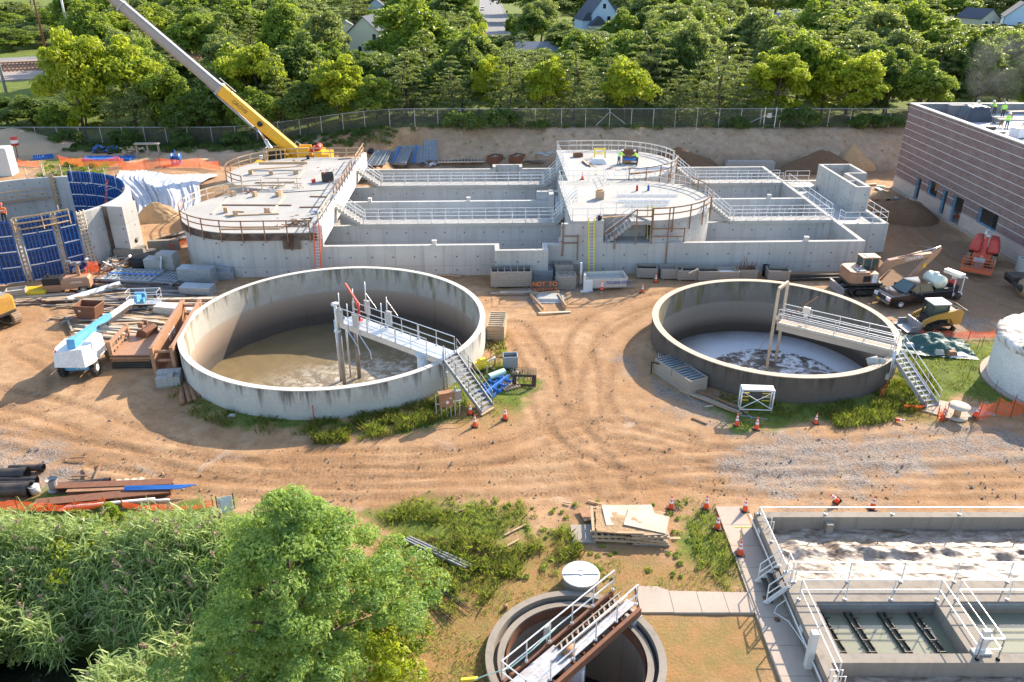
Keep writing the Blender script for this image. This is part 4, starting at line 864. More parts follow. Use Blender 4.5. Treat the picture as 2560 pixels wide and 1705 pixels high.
def blades(name,areas,mats,label=None,seed=1,hmin=.2,hmax=.5,wd=.02,lean=.35,split=(1,)):
    "areas: list of (polygon, per square metre, height factor)"
    rs=np.random.RandomState(seed); Vs=[];MI=[]
    for poly,den,hf in areas:
        p=np.array(poly); lo,hi=p.min(0),p.max(0); n=int((hi-lo).prod()*den); q=lo+rs.rand(n,2)*(hi-lo)
        cl=noise2(q[:,0],q[:,1],seed+5,3,1.1); keep=(poly_sd(q[:,0],q[:,1],poly)>-.15*rs.rand(n))&(cl>.36+.18*rs.rand(n)); q=q[keep]; n=len(q); cl=cl[keep]
        for t in (TL,TR): 
            kk=np.hypot(q[:,0]-t[0],q[:,1]-t[1])>t[2]+.05; q=q[kk]; cl=cl[kk]
        kk=np.hypot(q[:,0]-CL[0],q[:,1]-CL[1])>CL[2]+.03; q=q[kk]; cl=cl[kk]; n=len(q)
        z=T(q[:,0],q[:,1])-.03; h=(hmin+(hmax-hmin)*rs.rand(n))*hf*(.5+cl); a=rs.rand(n)*6.28; ln=h*lean*(.3+1.2*rs.rand(n)); w_=wd*(.7+.6*rs.rand(n)); b=a+1.57+rs.normal(size=n)*.4
        base=np.stack([q[:,0],q[:,1],z],1); sd_=np.stack([np.cos(b),np.sin(b),b*0],1)*w_[:,None]; mid_=base+np.stack([np.cos(a)*ln*.3,np.sin(a)*ln*.3,h*.6],1); tip=base+np.stack([np.cos(a)*ln,np.sin(a)*ln,h],1)
        Vs.append(np.stack([base-sd_,base+sd_,mid_+sd_*.7,tip,mid_-sd_*.7],1).reshape(-1,3)); MI.append(rs.choice(len(mats),n,p=split))
    V=np.concatenate(Vs); n=len(V)//5; i=np.arange(n)[:,None]*5; F=np.concatenate([i+np.array([[0,1,2,4]])],0)
    F3=i+np.array([[4,2,3,3]]); mi=np.concatenate(MI)
    F=np.concatenate([F,i+np.array([[4,2,3,4]])[:,:4]],0) if False else F
    me=bpy.data.meshes.new(name); V=V.astype(np.float32); me.vertices.add(len(V)); me.vertices.foreach_set('co',V.ravel())
    loops=np.concatenate([i+np.array([[0,1,2,3,4]])],0).astype(np.int32); me.loops.add(loops.size); me.loops.foreach_set('vertex_index',loops.ravel()); me.polygons.add(n); me.polygons.foreach_set('loop_start',np.arange(0,5*n,5,dtype=np.int32))
    try: me.polygons.foreach_set('loop_total',np.full(n,5,np.int32))
    except Exception: pass
    me.polygons.foreach_set('material_index',mi.astype(np.int32)); me.update(calc_edges=True); o=link(name,me,mats); return tag(o,label,'grass' if label else None,kind='stuff')
ringL=[(TL[0]+r*math.cos(R(a)),TL[1]+r*math.sin(R(a))) for r,aa in ((10.5,range(-150,15,6)),(12.0,range(10,-151,-6))) for a in aa]
ringL2=[(TL[0]+r*math.cos(R(a)),TL[1]+r*math.sin(R(a))) for r,aa in ((10.5,range(-88,-40,5)),(13.0,range(-40,-89,-5))) for a in aa]
ringR=[(TR[0]+r*math.cos(R(a)),TR[1]+r*math.sin(R(a))) for r,aa in ((8.35,range(-125,-5,6)),(9.9,range(-5,-126,-6))) for a in aa]
ringR2=[(TR[0]+r*math.cos(R(a)),TR[1]+r*math.sin(R(a))) for r,aa in ((8.35,range(-85,-25,5)),(11.0,range(-25,-86,-5))) for a in aa]
blades('tall_grass',[(ringL,130,.6),(ringL2,330,.75),(ringR,170,.5),(ringR2,330,.65)],['leaf_grass','leaf_straw'],None,3,.25,.85,.014,.6,(.62,.38))
blades('lawn_grass',[(p,150,1) for p in (GREEN[1],GREEN[2])]+[(GREEN[3],60,.7),(GREEN[4],45,.8)]+[(DRYG[0],90,.5),(DRYG[1],90,.5)],['leaf_grass','leaf_straw'],None,4,.10,.32,.016,.6,(.6,.4))
blades('tall_grass',[(PG((960,1290),(1060,1230),(1180,1270),(1190,1330),(1060,1420),(960,1390)),300,.7),(PG((1180,1265),(1300,1215),(1345,1270),(1290,1295)),200,.7),(PG((880,1185),(960,1150),(1050,1165),(1020,1200),(930,1240)),200,.7)],['leaf_grass','leaf_straw'],None,14,.2,.7,.012,.7,(.7,.3))
# weeds on the near bank and on the fence verge
def weeds(name,pts,rad,per,size,mat,seed,squash=.6):
    rs=np.random.RandomState(seed); V,F=clump_leaves(pts,rad,per,rs,size,.4,squash,.5); return tag(npmesh(name,V,F,mat),kind='stuff')
rs=np.random.RandomState(8); pts=[];rad=[]
for i in range(300):
    x=rs.uniform(-25.5,-9.0); y=rs.uniform(27.0,31.7)-(x+19)*.05; r=rs.uniform(.25,.62); pts.append((x,y,hz(x,y)+r*.3)); rad.append(r)
weeds('weeds',pts,rad,90,.075,'leaf_grass',9,.8)
rs_=random.Random(3)
for i,(x,y,s_,kd,lab) in enumerate(((-22.5,27.6,1.0,'mid','at the left edge of the near bank'),(-19.6,28.4,1.15,'bright','below the big black pipes'),(-17.2,27.9,.8,'mid','between pipes and rusty beams on the near bank'),(-14.6,28.9,1.0,'dark','under the widest rusty beam'),(-12.9,28.2,1.1,'mid','right of the bright sapling'),(-11.0,28.8,1.2,'dark','at the right end of the orange net'),(-9.6,27.4,1.0,'bright','between the net and the oak'),(-15.5,26.2,.8,'bright','standing out of the reeds near the sapling'),(-10.2,25.2,1.2,'mid','low, touching the oak on its left'),(-21.0,25.6,.9,'pale','at the left among the reeds'),(-9.2,22.2,1.3,'bright','under the left side of the oak'),(-5.2,21.6,1.2,'bright','under the right side of the oak'),(-4.4,23.4,.9,'mid','at the right foot of the oak'))):
    V,F,_=broad_crown(400+i,1.9,1.5,26,110,.085,.02,1,(.7,1.35)); o=npmesh('shrub',V,F,'leaf_'+kd,attrs={'tone':TONE[0]}); o.location=(x,y,hz(x,y)-.1); o.scale=(s_,s_,s_); tag(o,'leafy %s shrub %s'%({'mid':'green','bright':'yellow-green','dark':'dark green','pale':'pale green'}[kd],lab),'shrub','shrubs on the near bank')
pts=[];rad=[]
for i in range(420):
    x=rs.uniform(-70,62); y=rs.uniform(110.6,116); 
    if x>-16 and y<111.7: continue
    r=rs.uniform(.4,.9); pts.append((x,y,hz(x,y)+.1)); rad.append(r)
for i in range(330):
    x=rs.uniform(-64,-16); y=rs.uniform(108.2,113); r=rs.uniform(.35,.75); pts.append((x,y,hz(x,y)+.1)); rad.append(r)
weeds('undergrowth',pts,rad,55,.14,'leaf_dark',10,.7)
pts=[];rad=[]
for i in range(60):
    q=GD(rs.uniform(95,250),rs.uniform(385,412),1.2); r=rs.uniform(.3,.6); pts.append((q.x,q.y,1.5+rs.rand()*.3)); rad.append(r)
weeds('weeds',pts,rad,50,.12,'leaf_grass',11)
pts=[];rad=[]
for i in range(120):          # scattered green tufts on bare soil
    x=rs.uniform(-4,9); y=rs.uniform(27.5,33.5); r=rs.uniform(.08,.22); pts.append((x,y,.03)); rad.append(r)
for i in range(90):
    x=rs.uniform(-8,60); y=rs.uniform(106,111); r=rs.uniform(.12,.3); pts.append((x,y,float(T(np.array([x]),np.array([y]))[0]))); rad.append(r)
weeds('weed_tufts',pts,rad,36,.06,'leaf_grass',12,.7)
# reeds
def reeds():
    rs=np.random.RandomState(15); n=7000; x=rs.uniform(-25.5,-8.2,n); y=rs.uniform(19.5,29.4,n); cl=noise2(x,y,44,3,.5)
    keep=(cl>.30)&~((y<24.9+.5*np.sin(x*1.7))&(x>-21.8)&(x<-16.4))&(x<-8.4-(29-y)*.02); x,y,cl=x[keep],y[keep],cl[keep]; n=len(x); z=T(x,y,False); H_=(1.2+1.5*rs.rand(n))*(.35+1.2*cl)
    la=rs.rand(n)*6.28; lean=.18*H_; tx,ty=x+np.cos(la)*lean,y+np.sin(la)*lean
    Vs=[];Fs=[];MI=[];off=0
    for L in range(9):
        f=.35+.65*(L+rs.rand(n))/9; f=np.minimum(f,1); bx,by,bz=x+(tx-x)*f,y+(ty-y)*f,z+H_*f; a=rs.rand(n)*6.28; ln=.45+.45*rs.rand(n); w_=.024+.016*rs.rand(n)
        dx,dy=np.cos(a),np.sin(a); sx_,sy_=-dy,dx; pr=[]; upx=.75*rs.rand(n)*(rs.rand(n)<.55)
        for s,(fw,up) in enumerate(((0,0),(.4,.30),(.75,.30),(1.0,.05))):
            ww=w_*(1,.95,.6,.06)[s]; cx,cy,cz=bx+dx*ln*fw,by+dy*ln*fw,bz+ln*(up+upx*fw)*(1-.6*rs.rand(n)); pr.append((np.stack([cx-sx_*ww,cy-sy_*ww,cz],1),np.stack([cx+sx_*ww,cy+sy_*ww,cz],1)))
        V=np.stack([q for p in pr for q in p],1).reshape(-1,3); i=np.arange(n)[:,None]*8+off; Vs.append(V)
        for s in range(3): Fs.append(i+np.array([[2*s,2*s+1,2*s+3,2*s+2]])); MI.append(np.zeros(n,int))
        off+=len(V)
    k=rs.rand(n)<.5; sx_=.012; V=np.stack([np.stack([x-sx_,y,z],1),np.stack([x+sx_,y,z],1),np.stack([tx+sx_,ty,z+H_],1),np.stack([tx-sx_,ty,z+H_],1)],1).reshape(-1,3); Vs.append(V); Fs.append(np.arange(n)[:,None]*4+off+np.array([[0,1,2,3]])); MI.append(np.ones(n,int)*0); off+=len(V)
    pk=np.where((rs.rand(n)<.085)&(y>21))[0]
    for j in pk:
        m=26; t=rs.rand(m,1); c=np.array([tx[j],ty[j],z[j]+H_[j]-.05])+t*np.array([np.cos(la[j])*.28,np.sin(la[j])*.28,.34])+rs.normal(size=(m,3))*.045*(1.1-t); nn=rs.normal(size=(m,3)); nn/=np.linalg.norm(nn,axis=1,keepdims=True)
        V,F=quads_from(c,nn,.05+.05*rs.rand(m),.02+.02*rs.rand(m),rs); Vs.append(V); Fs.append(F+off); MI.append(np.ones(m,int)); off+=len(V)
    return tag(npmesh('reeds',np.concatenate(Vs),np.concatenate(Fs),['leaf_reed','plume'],mi=np.concatenate(MI)),kind='stuff')
reeds()
k=NM('creek_water',.06,spec=.5); k.col((.008,.010,.008)); k.bump(k.noise(k.pos(),2,3),.08,.03); M['creek_water']=k.m
tag(part('creek_water',MB().quad((-40,10,-2.05),(-8.5,10,-2.05),(-8.5,25,-2.05),(-40,25,-2.05)),'creek_water'),kind='structure')
# elder flowers and sapling at the bank
rs=np.random.RandomState(23); pts=[];rad=[]
for i in range(46):
    q=GD(rs.uniform(-30,230),rs.uniform(1190,1245),.6); pts.append(tuple(q)); rad.append(.10)
V,F=clump_leaves(pts,rad,14,rs,.035,1.5,.3,.9); tag(npmesh('white_flowers',V,F,'flower_white'),kind='stuff')
V,F,cs=broad_crown(77,2.0,.55,16,120,.06,.05,1,(.9,1.5)); q=GD(265,1225,0); t=thing('sapling','small bright green sapling growing through the orange net on the near bank','sapling',(q.x,q.y,-.1)); npmesh('crown',V,F,'leaf_bright',t); part('trunk',MB().tube([(0,0,0),(0,0,1.6)],.03,6),'bark',t)
# ---------------------------------------------------------------- the big oak in the foreground
def oak():
    rs=np.random.RandomState(33); cs=[];rad=[]
    for i in range(250):
        d=rs.normal(size=3); d/=np.linalg.norm(d); d[2]=d[2]*.85+.1; f=.50+.60*rs.rand()**.8; az_=math.atan2(d[1],d[0])
        rad_xy=3.65*(1+.16*math.sin(2*az_+.6)+.12*math.sin(5*az_+1.0)); zz=4.1+d[2]*4.75*f
        taper=1.05 if zz<4 else max(.2,1.05-((zz-4)/5.3)**1.35)
        cs.append(np.array([d[0]*rad_xy*f*taper,d[1]*rad_xy*f*taper,zz])); rad.append(rs.uniform(.28,.78))
    V,F=clump_leaves(cs,rad,300,rs,.080,.45,.62,.50); root=thing('oak_tree','big leafy green oak tree filling the foreground left of the small clarifier','tree',(-7.75,22.0,-.3))
    npmesh('crown',V,F,'leaf_oak',root,attrs={'tone':TONE[0]}); part('trunk',trunk_mb(8.6,cs,.26,34,4,.16),'bark',root,fixn=False)
oak()
# ================================================================ fence, buildings, railway, street
fn=thing('chain_link_fence','long grey chain link fence on steel posts along the foot of the wood','fence',(0,112.6,3))
FP=[]
for xd,yd in [(-60,345),(30,346),(130,346),(230,347),(330,347),(430,346),(540,336),(640,325),(740,318),(840,311),(955,302),(1060,298),(1170,295),(1290,293),(1400,293),(1500,292),(1600,293),(1700,292),(1790,292),(1900,293),(2000,293),(2080,292),(2200,292),(2320,292),(2440,292)]:
    Y=112.6; X=xat(xd,Y,3.5); FP.append(Vector((X,Y,hz(X,Y))))
FH=2.5; pts=[]
for a,b in zip(FP,FP[1:]):
    n=max(1,round((b-a).length/3.0))
    for i in range(n): q=a.lerp(b,i/n); q.z=hz(q.x,q.y); pts.append(q)
off=Vector((0,-112.6,-3))
for q in pts:
    p=q+off; lean=Vector((0,0,FH)); part('post',MB().tube([p-Vector((0,0,.3)),p+lean],.045,6),'alum',fn,fixn=False)
k=NM('chain_link',.5,.4); k.col((.14,.15,.15)); tb=k.n('BsdfTransparent'); ms=k.n('MixShader'); P=k.co((1,1,1)); x=k.sep(P)
def dia(sgn): return k.math('LESS_THAN',k.math('FRACT',k.math('MULTIPLY',k.math('ADD',x[0],k.math('MULTIPLY',x[2],sgn)),13.0)),.13)
k.l(k.math('MAXIMUM',dia(1.0),dia(-1.0)),ms.inputs[0]); k.l(tb.outputs[0],ms.inputs[1]); k.l(k.b.outputs[0],ms.inputs[2]); k.l(ms.outputs[0],k.nt.nodes['Material Output'].inputs[0]); M['chain_link']=k.m
mb=MB()
for a,b in zip(pts,pts[1:]): a=a+off;b=b+off; z=Vector((0,0,FH)); mb.quad(a+Vector((0,-.05,0)),b+Vector((0,-.05,0)),b+z+Vector((0,-.05,0)),a+z+Vector((0,-.05,0)))
part('mesh_fabric',mb,'chain_link',fn)
mb=MB(); mb.tube([p+off+Vector((0,0,FH)) for p in pts],.025,5); part('top_rail',mb,'alum',fn,fixn=False)
g=xat(1772,112.6,4); mb=MB()
for dx in (-1.1,.45): mb.tube([(g+dx,-.1,.9),(g+dx,-.1,3.7)],.06,6)
for z in (1.3,2.5,3.5): mb.tube([(g-1.1,-.1,z),(g+.45,-.1,z)],.03,5)
for s in (-1,): mb.tube([(g-3.9,-.12,1.2),(g-1.1,-.12,2.6)],.03,5)
part('gate_frame',mb,'alum',fn); part('gate_sign',MB().bb((g-.75,-.17,2.3),(g-.15,-.14,2.95)),'rim_pale',fn)
mb=MB(); g=xat(1400,112.6,4); mb.tube([(g-1.8,-.12,1.3),(g,-.12,3.1),(g+2.2,-.12,1.5)],.03,5); part('brace',mb,'alum',fn)
# --- brick building at right
bx,by0,by1=46.0,67.0,94.8; BH=10.0
k=NM('brick',.88,spec=.2); P=k.co(); x=k.sep(P); cmb=k.n('CombineXYZ'); k.l(k.math('ADD',x[0],x[1]),cmb.inputs[0]); k.l(x[2],cmb.inputs[1])
br=k.n('TexBrick'); k.l(cmb.outputs[0],br.inputs['Vector']); br.inputs['Scale'].default_value=1; br.inputs['Brick Width'].default_value=.42; br.inputs['Row Height'].default_value=.14; br.inputs['Mortar Size'].default_value=.018
for n_,c in (('Color1',(.14,.075,.07)),('Color2',(.225,.13,.115)),('Mortar',(.30,.27,.25))): br.inputs[n_].default_value=(*c,1)
ln=k.math('LESS_THAN',k.math('FRACT',k.math('DIVIDE',k.math('SUBTRACT',x[2],1.64),.80)),.075)
st=k.noise(P,.6,4); bc=k.mix(k.ramp(st,[(.45,0),(.75,.35)]),br.outputs['Color'],(.33,.27,.25)); k.col(k.mix(ln,bc,(.60,.57,.54))); k.bump(br.outputs['Fac'],.2,.01); M['brick']=k.m
k=NM('tan_block',.9,spec=.2); P=k.co(); x=k.sep(P); cmb=k.n('CombineXYZ'); k.l(k.math('ADD',x[0],x[1]),cmb.inputs[0]); k.l(x[2],cmb.inputs[1]); br=k.n('TexBrick'); k.l(cmb.outputs[0],br.inputs['Vector']); br.inputs['Scale'].default_value=1; br.inputs['Brick Width'].default_value=.8; br.inputs['Row Height'].default_value=.4; br.inputs['Mortar Size'].default_value=.012
for n_,c in (('Color1',(.48,.40,.34)),('Color2',(.54,.455,.385)),('Mortar',(.36,.31,.27))): br.inputs[n_].default_value=(*c,1)
k.col(br.outputs['Color']); M['tan_block']=k.m
bd=thing('brick_building','new brown brick building with pale stripes and open window holes at the right edge','building',(bx,by0,0))
ops=[]   # openings (y0,y1,z0,z1): measured along the long wall
def yb(xp,yp): return G(xp,yp,0).y-by0
def op(r6x,dy,wd,z0,z1): ops.append((dy-wd/2,dy+wd/2,z0,z1))
op(0,21.9,1.1,.25,2.75); op(0,18.7,2.1,1.62,3.2); op(0,16.0,1.0,.3,2.95); op(0,13.2,2.0,.15,2.95); op(0,7.6,3.4,1.62,3.15)
L=by1-by0; ys=sorted({0,L,*[a for o in ops for a in o[:2]]}); zs=sorted({-.3,1.6,BH,*[a for o in ops for a in o[2:]]})
mt=MB(); mk=MB()
for i in range(len(ys)-1):
    for j in range(len(zs)-1):
        ym,zm=(ys[i]+ys[i+1])/2,(zs[j]+zs[j+1])/2
        if any(o[0]<ym<o[1] and o[2]<zm<o[3] for o in ops): continue
        (mt if zm<1.6 else mk).bb((0 if zm>1.6 else -.03,ys[i],zs[j]),(.35,ys[i+1],zs[j+1]))
mk.bb((.35,L-.35,1.6),(40,L,BH)); mt.bb((.35,L-.35,-.3),(40,L,1.6)); mk.bb((.35,0,1.6),(40,.35,BH)); mt.bb((.35,-.03,-.3),(40,.35,1.6))
part('brick_wall',mk,'brick',bd); part('base_course',mt,'tan_block',bd)
part('footing',MB().bb((-.22,-.2,-.4),(-.031,L,.30)),'path_concrete',bd)
mb=MB(); mb.bb((-.06,-.06,BH+.002),(.5,L+.06,BH+.10)); mb.bb((.5,L-.5,BH+.002),(40,L+.06,BH+.10)); mb.bb((.5,-.06,BH+.002),(40,.5,BH+.10)); part('coping',mb,'concrete_top',bd)
plain('roof_white',(.52,.51,.50),.8,0,None,.15,1.2); plain('roof_grey',(.20,.20,.205),.9,0,None,.2,2)
part('roof',MB().bb((.36,.36,8.7),(40,L-.36,8.95)),'roof_white',bd)
part('parapet_lining',MB().bb((.4,L-.42,8.951),(40,L-.36,BH-.05)),'roof_grey',bd)
part('floor_inside',MB().bb((.36,.36,0),(40,L-.36,.06)),'concrete_block',bd)
for i,o in enumerate(ops):
    wd=o[1]-o[0]; door=o[2]<1
    mb=MB(); t=.05
    for a,b in (((.10,o[0]+.003,o[2]+.003),(.28,o[0]+t,o[3]-.003)),((.10,o[1]-t,o[2]+.003),(.28,o[1]-.003,o[3]-.003)),((.10,o[0]+t,o[3]-t),(.28,o[1]-t,o[3]-.003))): mb.bb(a,b)
    if not door: mb.bb((.10,o[0]+t,o[2]+.003),(.28,o[1]-t,o[2]+t))
    w_=part('window_frame' if not door else 'door_frame',mb,'lift_blue',bd)
    if not door: part('pane',MB().bb((.2,o[0]+t,o[2]+t),(.215,o[0]+t+(wd-2*t)*(.45 if i==1 else .3),o[3]-t)),'glass_dark',w_)
# return wing at the camera end
part('wing_wall',MB().bb((.42,-2.2,-.3),(40,-.03-.004,BH-.6)),'brick',bd) if False else None
# roof workers' gear
def onroof(xp,yp,z=8.95): return G(xp,yp,z)
def single(name,mb,mat,label,cat,loc=(0,0,0),rz=0,group=None):
    o=part(name,mb,mat,None,loc); o.rotation_euler=(0,0,rz); return tag(o,label,cat,group)
def tarp_shape(w,d,h,seed=1,n=22,e0=.55,rg=.16):
    rs=np.random.RandomState(seed); g=np.linspace(-1,1,n); X,Y=np.meshgrid(g,g); rr=np.maximum(abs(X),abs(Y)); z=h*(1-sst(e0,1.0,rr if e0>.4 else np.hypot(X,Y)))+ (noise2(X*2+9,Y*2+9,seed,3,1.5)-.5)*rg*h; z=np.maximum(z,0); x=X*w/2*(1+.12*(noise2(X+3,Y,seed+1,2,2)-.5)); y=Y*d/2*(1+.12*(noise2(X,Y+3,seed+2,2,2)-.5)); i=np.arange(n-1)[:,None]*n+np.arange(n-1)[None,:]
    return np.stack([x.ravel(),y.ravel(),z.ravel()],1),np.stack([i,i+1,i+n+1,i+n],-1).reshape(-1,4)
plain('tarp_black',(.045,.05,.07),.45,0,None,.2,2)
V,F=tarp_shape(3.3,3.0,1.55,4); o=npmesh('tarpaulin',V,F,'tarp_black',smooth=False); p=onroof(2432,300); o.location=(p.x,p.y,8.955); tag(o,'black tarpaulin draped over equipment on the brick building roof','tarpaulin')
p=onroof(2388,288); single('roof_hatch',MB().box((0,0,.55),(1.7,.9,1.1)).box((0,0,1.12),(1.8,1.0,.06)),'roof_grey','grey box-like hatch on the roof next to the black tarpaulin','hatch',(p.x,p.y,8.955))
def bench(p,label,rz=0,l=2.6):
    t=thing('work_table',label,'work table',(p.x,p.y,8.955),rz); part('table_top',MB().box((0,0,.82),(l,.8,.05)),'lumber_grey',t)
    for sx_ in (-1,1): part('trestle',MB().beam((sx_*l*.36,-.35,0),(sx_*l*.36,0,.79),.07).beam((sx_*l*.36,.35,0),(sx_*l*.36,0,.79),.07).beam((sx_*l*.36,-.25,.3),(sx_*l*.36,.25,.3),.05),'lumber_brown',t)
    return t
p=onroof(2545,297); bench(p,'long grey work table on the roof behind the roof workers',.1); p=onroof(2530,318); bench(p,'cluttered work table on the roof in front of the worker in jeans',-.1,3.2)
for i,(xp,yp,w_,d_,h_,mt_,lab) in enumerate([(2494,308,1.1,.5,.6,'roof_grey','open grey metal tray on the roof beside the worker in jeans'),(2476,326,.9,.4,.35,'dark_steel','low dark box on the roof next to the parapet'),(2498,335,1.2,.5,.25,'grey_steel','flat stack of dark sheets near the roof edge'),(2543,345,1.5,1.0,1.0,'geotextile','pale blue wrapped crate on the roof by the right edge'),(2356,281,1.2,.8,.3,'roof_white','low white insulation stack inside the roof corner')]):
    p=onroof(xp,yp); mb=MB(); mb.bb((-w_/2,-d_/2,.1),(w_/2,d_/2,h_)); mb.bb((-w_/2-.03,-d_/2-.03,h_+.001),(w_/2+.03,d_/2+.03,h_+.05)); mb.bb((-w_/2+.1,-d_/2,0),(-w_/2+.22,d_/2,.099)); mb.bb((w_/2-.22,-d_/2,0),(w_/2-.1,d_/2,.099)); single('roof_crate',mb,mt_,lab,'crate',(p.x,p.y,8.953),.15*i)
# smoke over the roof
k=bpy.data.materials.new('smoke'); k.use_nodes=True; nt_=k.node_tree; nt_.nodes.clear(); out=nt_.nodes.new('ShaderNodeOutputMaterial'); pv_=nt_.nodes.new('ShaderNodeVolumePrincipled'); pv_.inputs['Color'].default_value=(.85,.88,.92,1); pv_.inputs['Anisotropy'].default_value=.3
tc=nt_.nodes.new('ShaderNodeTexCoord'); no=nt_.nodes.new('ShaderNodeTexNoise'); no.inputs['Scale'].default_value=.45; no.inputs['Detail'].default_value=5; no.inputs['Distortion'].default_value=.8; nt_.links.new(tc.outputs['Object'],no.inputs['Vector'])
rp=nt_.nodes.new('ShaderNodeValToRGB'); rp.color_ramp.elements[0].position=.42; rp.color_ramp.elements[0].color=(0,0,0,1); rp.color_ramp.elements[1].position=.85; rp.color_ramp.elements[1].color=(.03,.03,.03,1); nt_.links.new(no.outputs['Fac'],rp.inputs[0]); nt_.links.new(rp.outputs[0],pv_.inputs['Density']); nt_.links.new(pv_.outputs[0],out.inputs['Volume']); M['smoke']=k
g0=onroof(2470,300); mb=MB()
for i,(rx,z) in enumerate(((1.2,.2),(2.2,2),(3.2,4),(3.8,6),(3.2,8),(1.2,9.5))): pass
mb.smooth=True; mb.lathe([(.05,.15),(1.3,.2),(2.4,2),(3.2,4),(3.6,6),(2.8,8.4),(.05,9.2)],24)
o=part('smoke',mb,'smoke',None,(g0.x+.6,g0.y+1.2,8.96)); tag(o,kind='stuff')
# --- houses
weathered('siding_cream',(.60,.56,.43),.7,0,(.45,.4,.3),.15); weathered('siding_blue',(.50,.62,.76),.7,0,(.4,.45,.5),.1); plain('shingle',(.075,.085,.11),.9,0,None,.25,3); plain('shingle_grey',(.20,.21,.235),.9,0,None,.2,3); plain('asphalt',(.20,.195,.19),.92,0,None,.15,.6)
def house(loc,rz,label,w,l,h,ph,wall,roof,wins=(),chim=None,extra=()):
    "gable ends face -y/+y; w across, l deep"
    t=thing('house',label,'house',loc,rz)
    mb=MB(); mb.prism([(-w/2,-l/2),(w/2,-l/2),(w/2,l/2),(-w/2,l/2)],0,h)
    for s in (-1,1): y=s*l/2*.998; mb._add([(-w/2,y,h),(w/2,y,h),(0,y,h+ph),(-w/2,y-s*.2,h),(w/2,y-s*.2,h),(0,y-s*.2,h+ph)],[(0,1,2),(5,4,3),(0,2,5,3),(1,4,5,2),(0,3,4,1)])
    part('wall',mb,wall,t)
    mb=MB(); ov=.35
    for s in (-1,1):
        a=Vector((0,0,h+ph+.05)); e=Vector((s*(w/2+ov),0,h-ov*ph/(w/2)+.05)); d=Vector((0,l/2+ov,0)); n=Vector((0,0,.16)); mb._add([a-d,a+d,e+d,e-d,a-d+n,a+d+n,e+d+n,e-d+n],[(0,1,2,3),(7,6,5,4),(0,4,5,1),(1,5,6,2),(2,6,7,3),(3,7,4,0)])
    rf=part('roof',mb,roof,t)
    if chim: part('chimney',MB().box((chim[0],chim[1],h+ph*.6+.9),(1.0,1.0,2.6)).box((chim[0],chim[1],h+ph*.6+2.25),(1.2,1.2,.15)),wall,rf)
    for (x,z,ww,hh) in wins:
        f=part('window',MB().box((x,-l/2-.03,z),(ww+.16,.05,hh+.16)),'white_paint',t); part('pane',MB().box((x,-l/2-.065,z),(ww,.02,hh)),'glass_dark',f)
    for (x0,x1,y0,y1,hh,rh) in extra:
        mb=MB(); mb.bb((x0,y0,0),(x1,y1,hh)); part('wing_wall',mb,wall,t); xm=(x0+x1)/2; mb=MB(); mb._add([(x0-.3,y0-.3,hh),(x1+.3,y0-.3,hh),(xm,y0-.3,hh+rh),(x0-.3,y1+.3,hh),(x1+.3,y1+.3,hh),(xm,y1+.3,hh+rh)],[(0,1,2),(5,4,3),(0,2,5,3),(1,4,5,2),(0,3,4,1)]); part('wing_roof',mb,roof,t)
    return t
def at_y(xd,Y,z=4): return Vector((xat(xd,Y,z),Y,z))
p=at_y(872,209); house(p,R(-14),'cream two-storey house with dark grey roof and chimney behind the fence trees','' or 7.6,17,5.6,3.3,'siding_cream','shingle',[(-1.2,1.6,.9,1.6),(2.6,4.5,.9,1.4)],(-1.2,6),[(-6.6,-3.7,-4,5,2.8,1.6)])
p=at_y(797,268); house(p,R(8),'small cream garden shed standing on the lawn beside the cream house','' or 3.8,4.5,2.6,1.1,'siding_cream','shingle_grey')
p=at_y(1372,262); house(p,R(10),'pale blue house with steep blue-grey gabled roofs, left of the tall pines','' or 7.2,14,7.0,4.4,'siding_blue','shingle',[(-1.6,5,1,1.6),(1.5,5,1,1.6),(0,8.6,.9,1.3)],(0,4),[(-6.2,-3.4,-6.0,4,4.6,2.4),(3.4,6.4,-2,6,6.4,2.2),(-4.6,.6,-9.4,-6.6,3.4,2.6)])
p=at_y(1768,258); house(p,R(85),'house of which only a long grey roof shows above the bright trees','' or 9,16,3.2,3.2,'siding_cream','shingle_grey',(),(2,-7))
p=at_y(2238,255); house(p,R(20),'tan house wall with one dark window high among the trees','' or 7,9,5.5,2.4,'siding_cream','shingle',[(-1.5,3.9,1,1.7),(1.2,3.9,1,1.7)])
p=at_y(2330,252); house(p,R(-25),'pale grey gabled house at the top right corner of the view','' or 8,13,6.2,3.6,'siding_blue','shingle',[(0,4,1,1.5)],None,[(3.8,6.4,-5,3,4.5,2)])
p=at_y(1236,186); house(p,R(88),'low house with a plain grey roof half hidden by bright trees near the street','' or 9,9,2.2,2.4,'siding_blue','shingle_grey')
p=at_y(868,300); house(p,R(5),'blue-grey house farthest behind the cream house','' or 7,10,6.0,2.8,'siding_blue','shingle',[(0,3.6,1,1.5)])
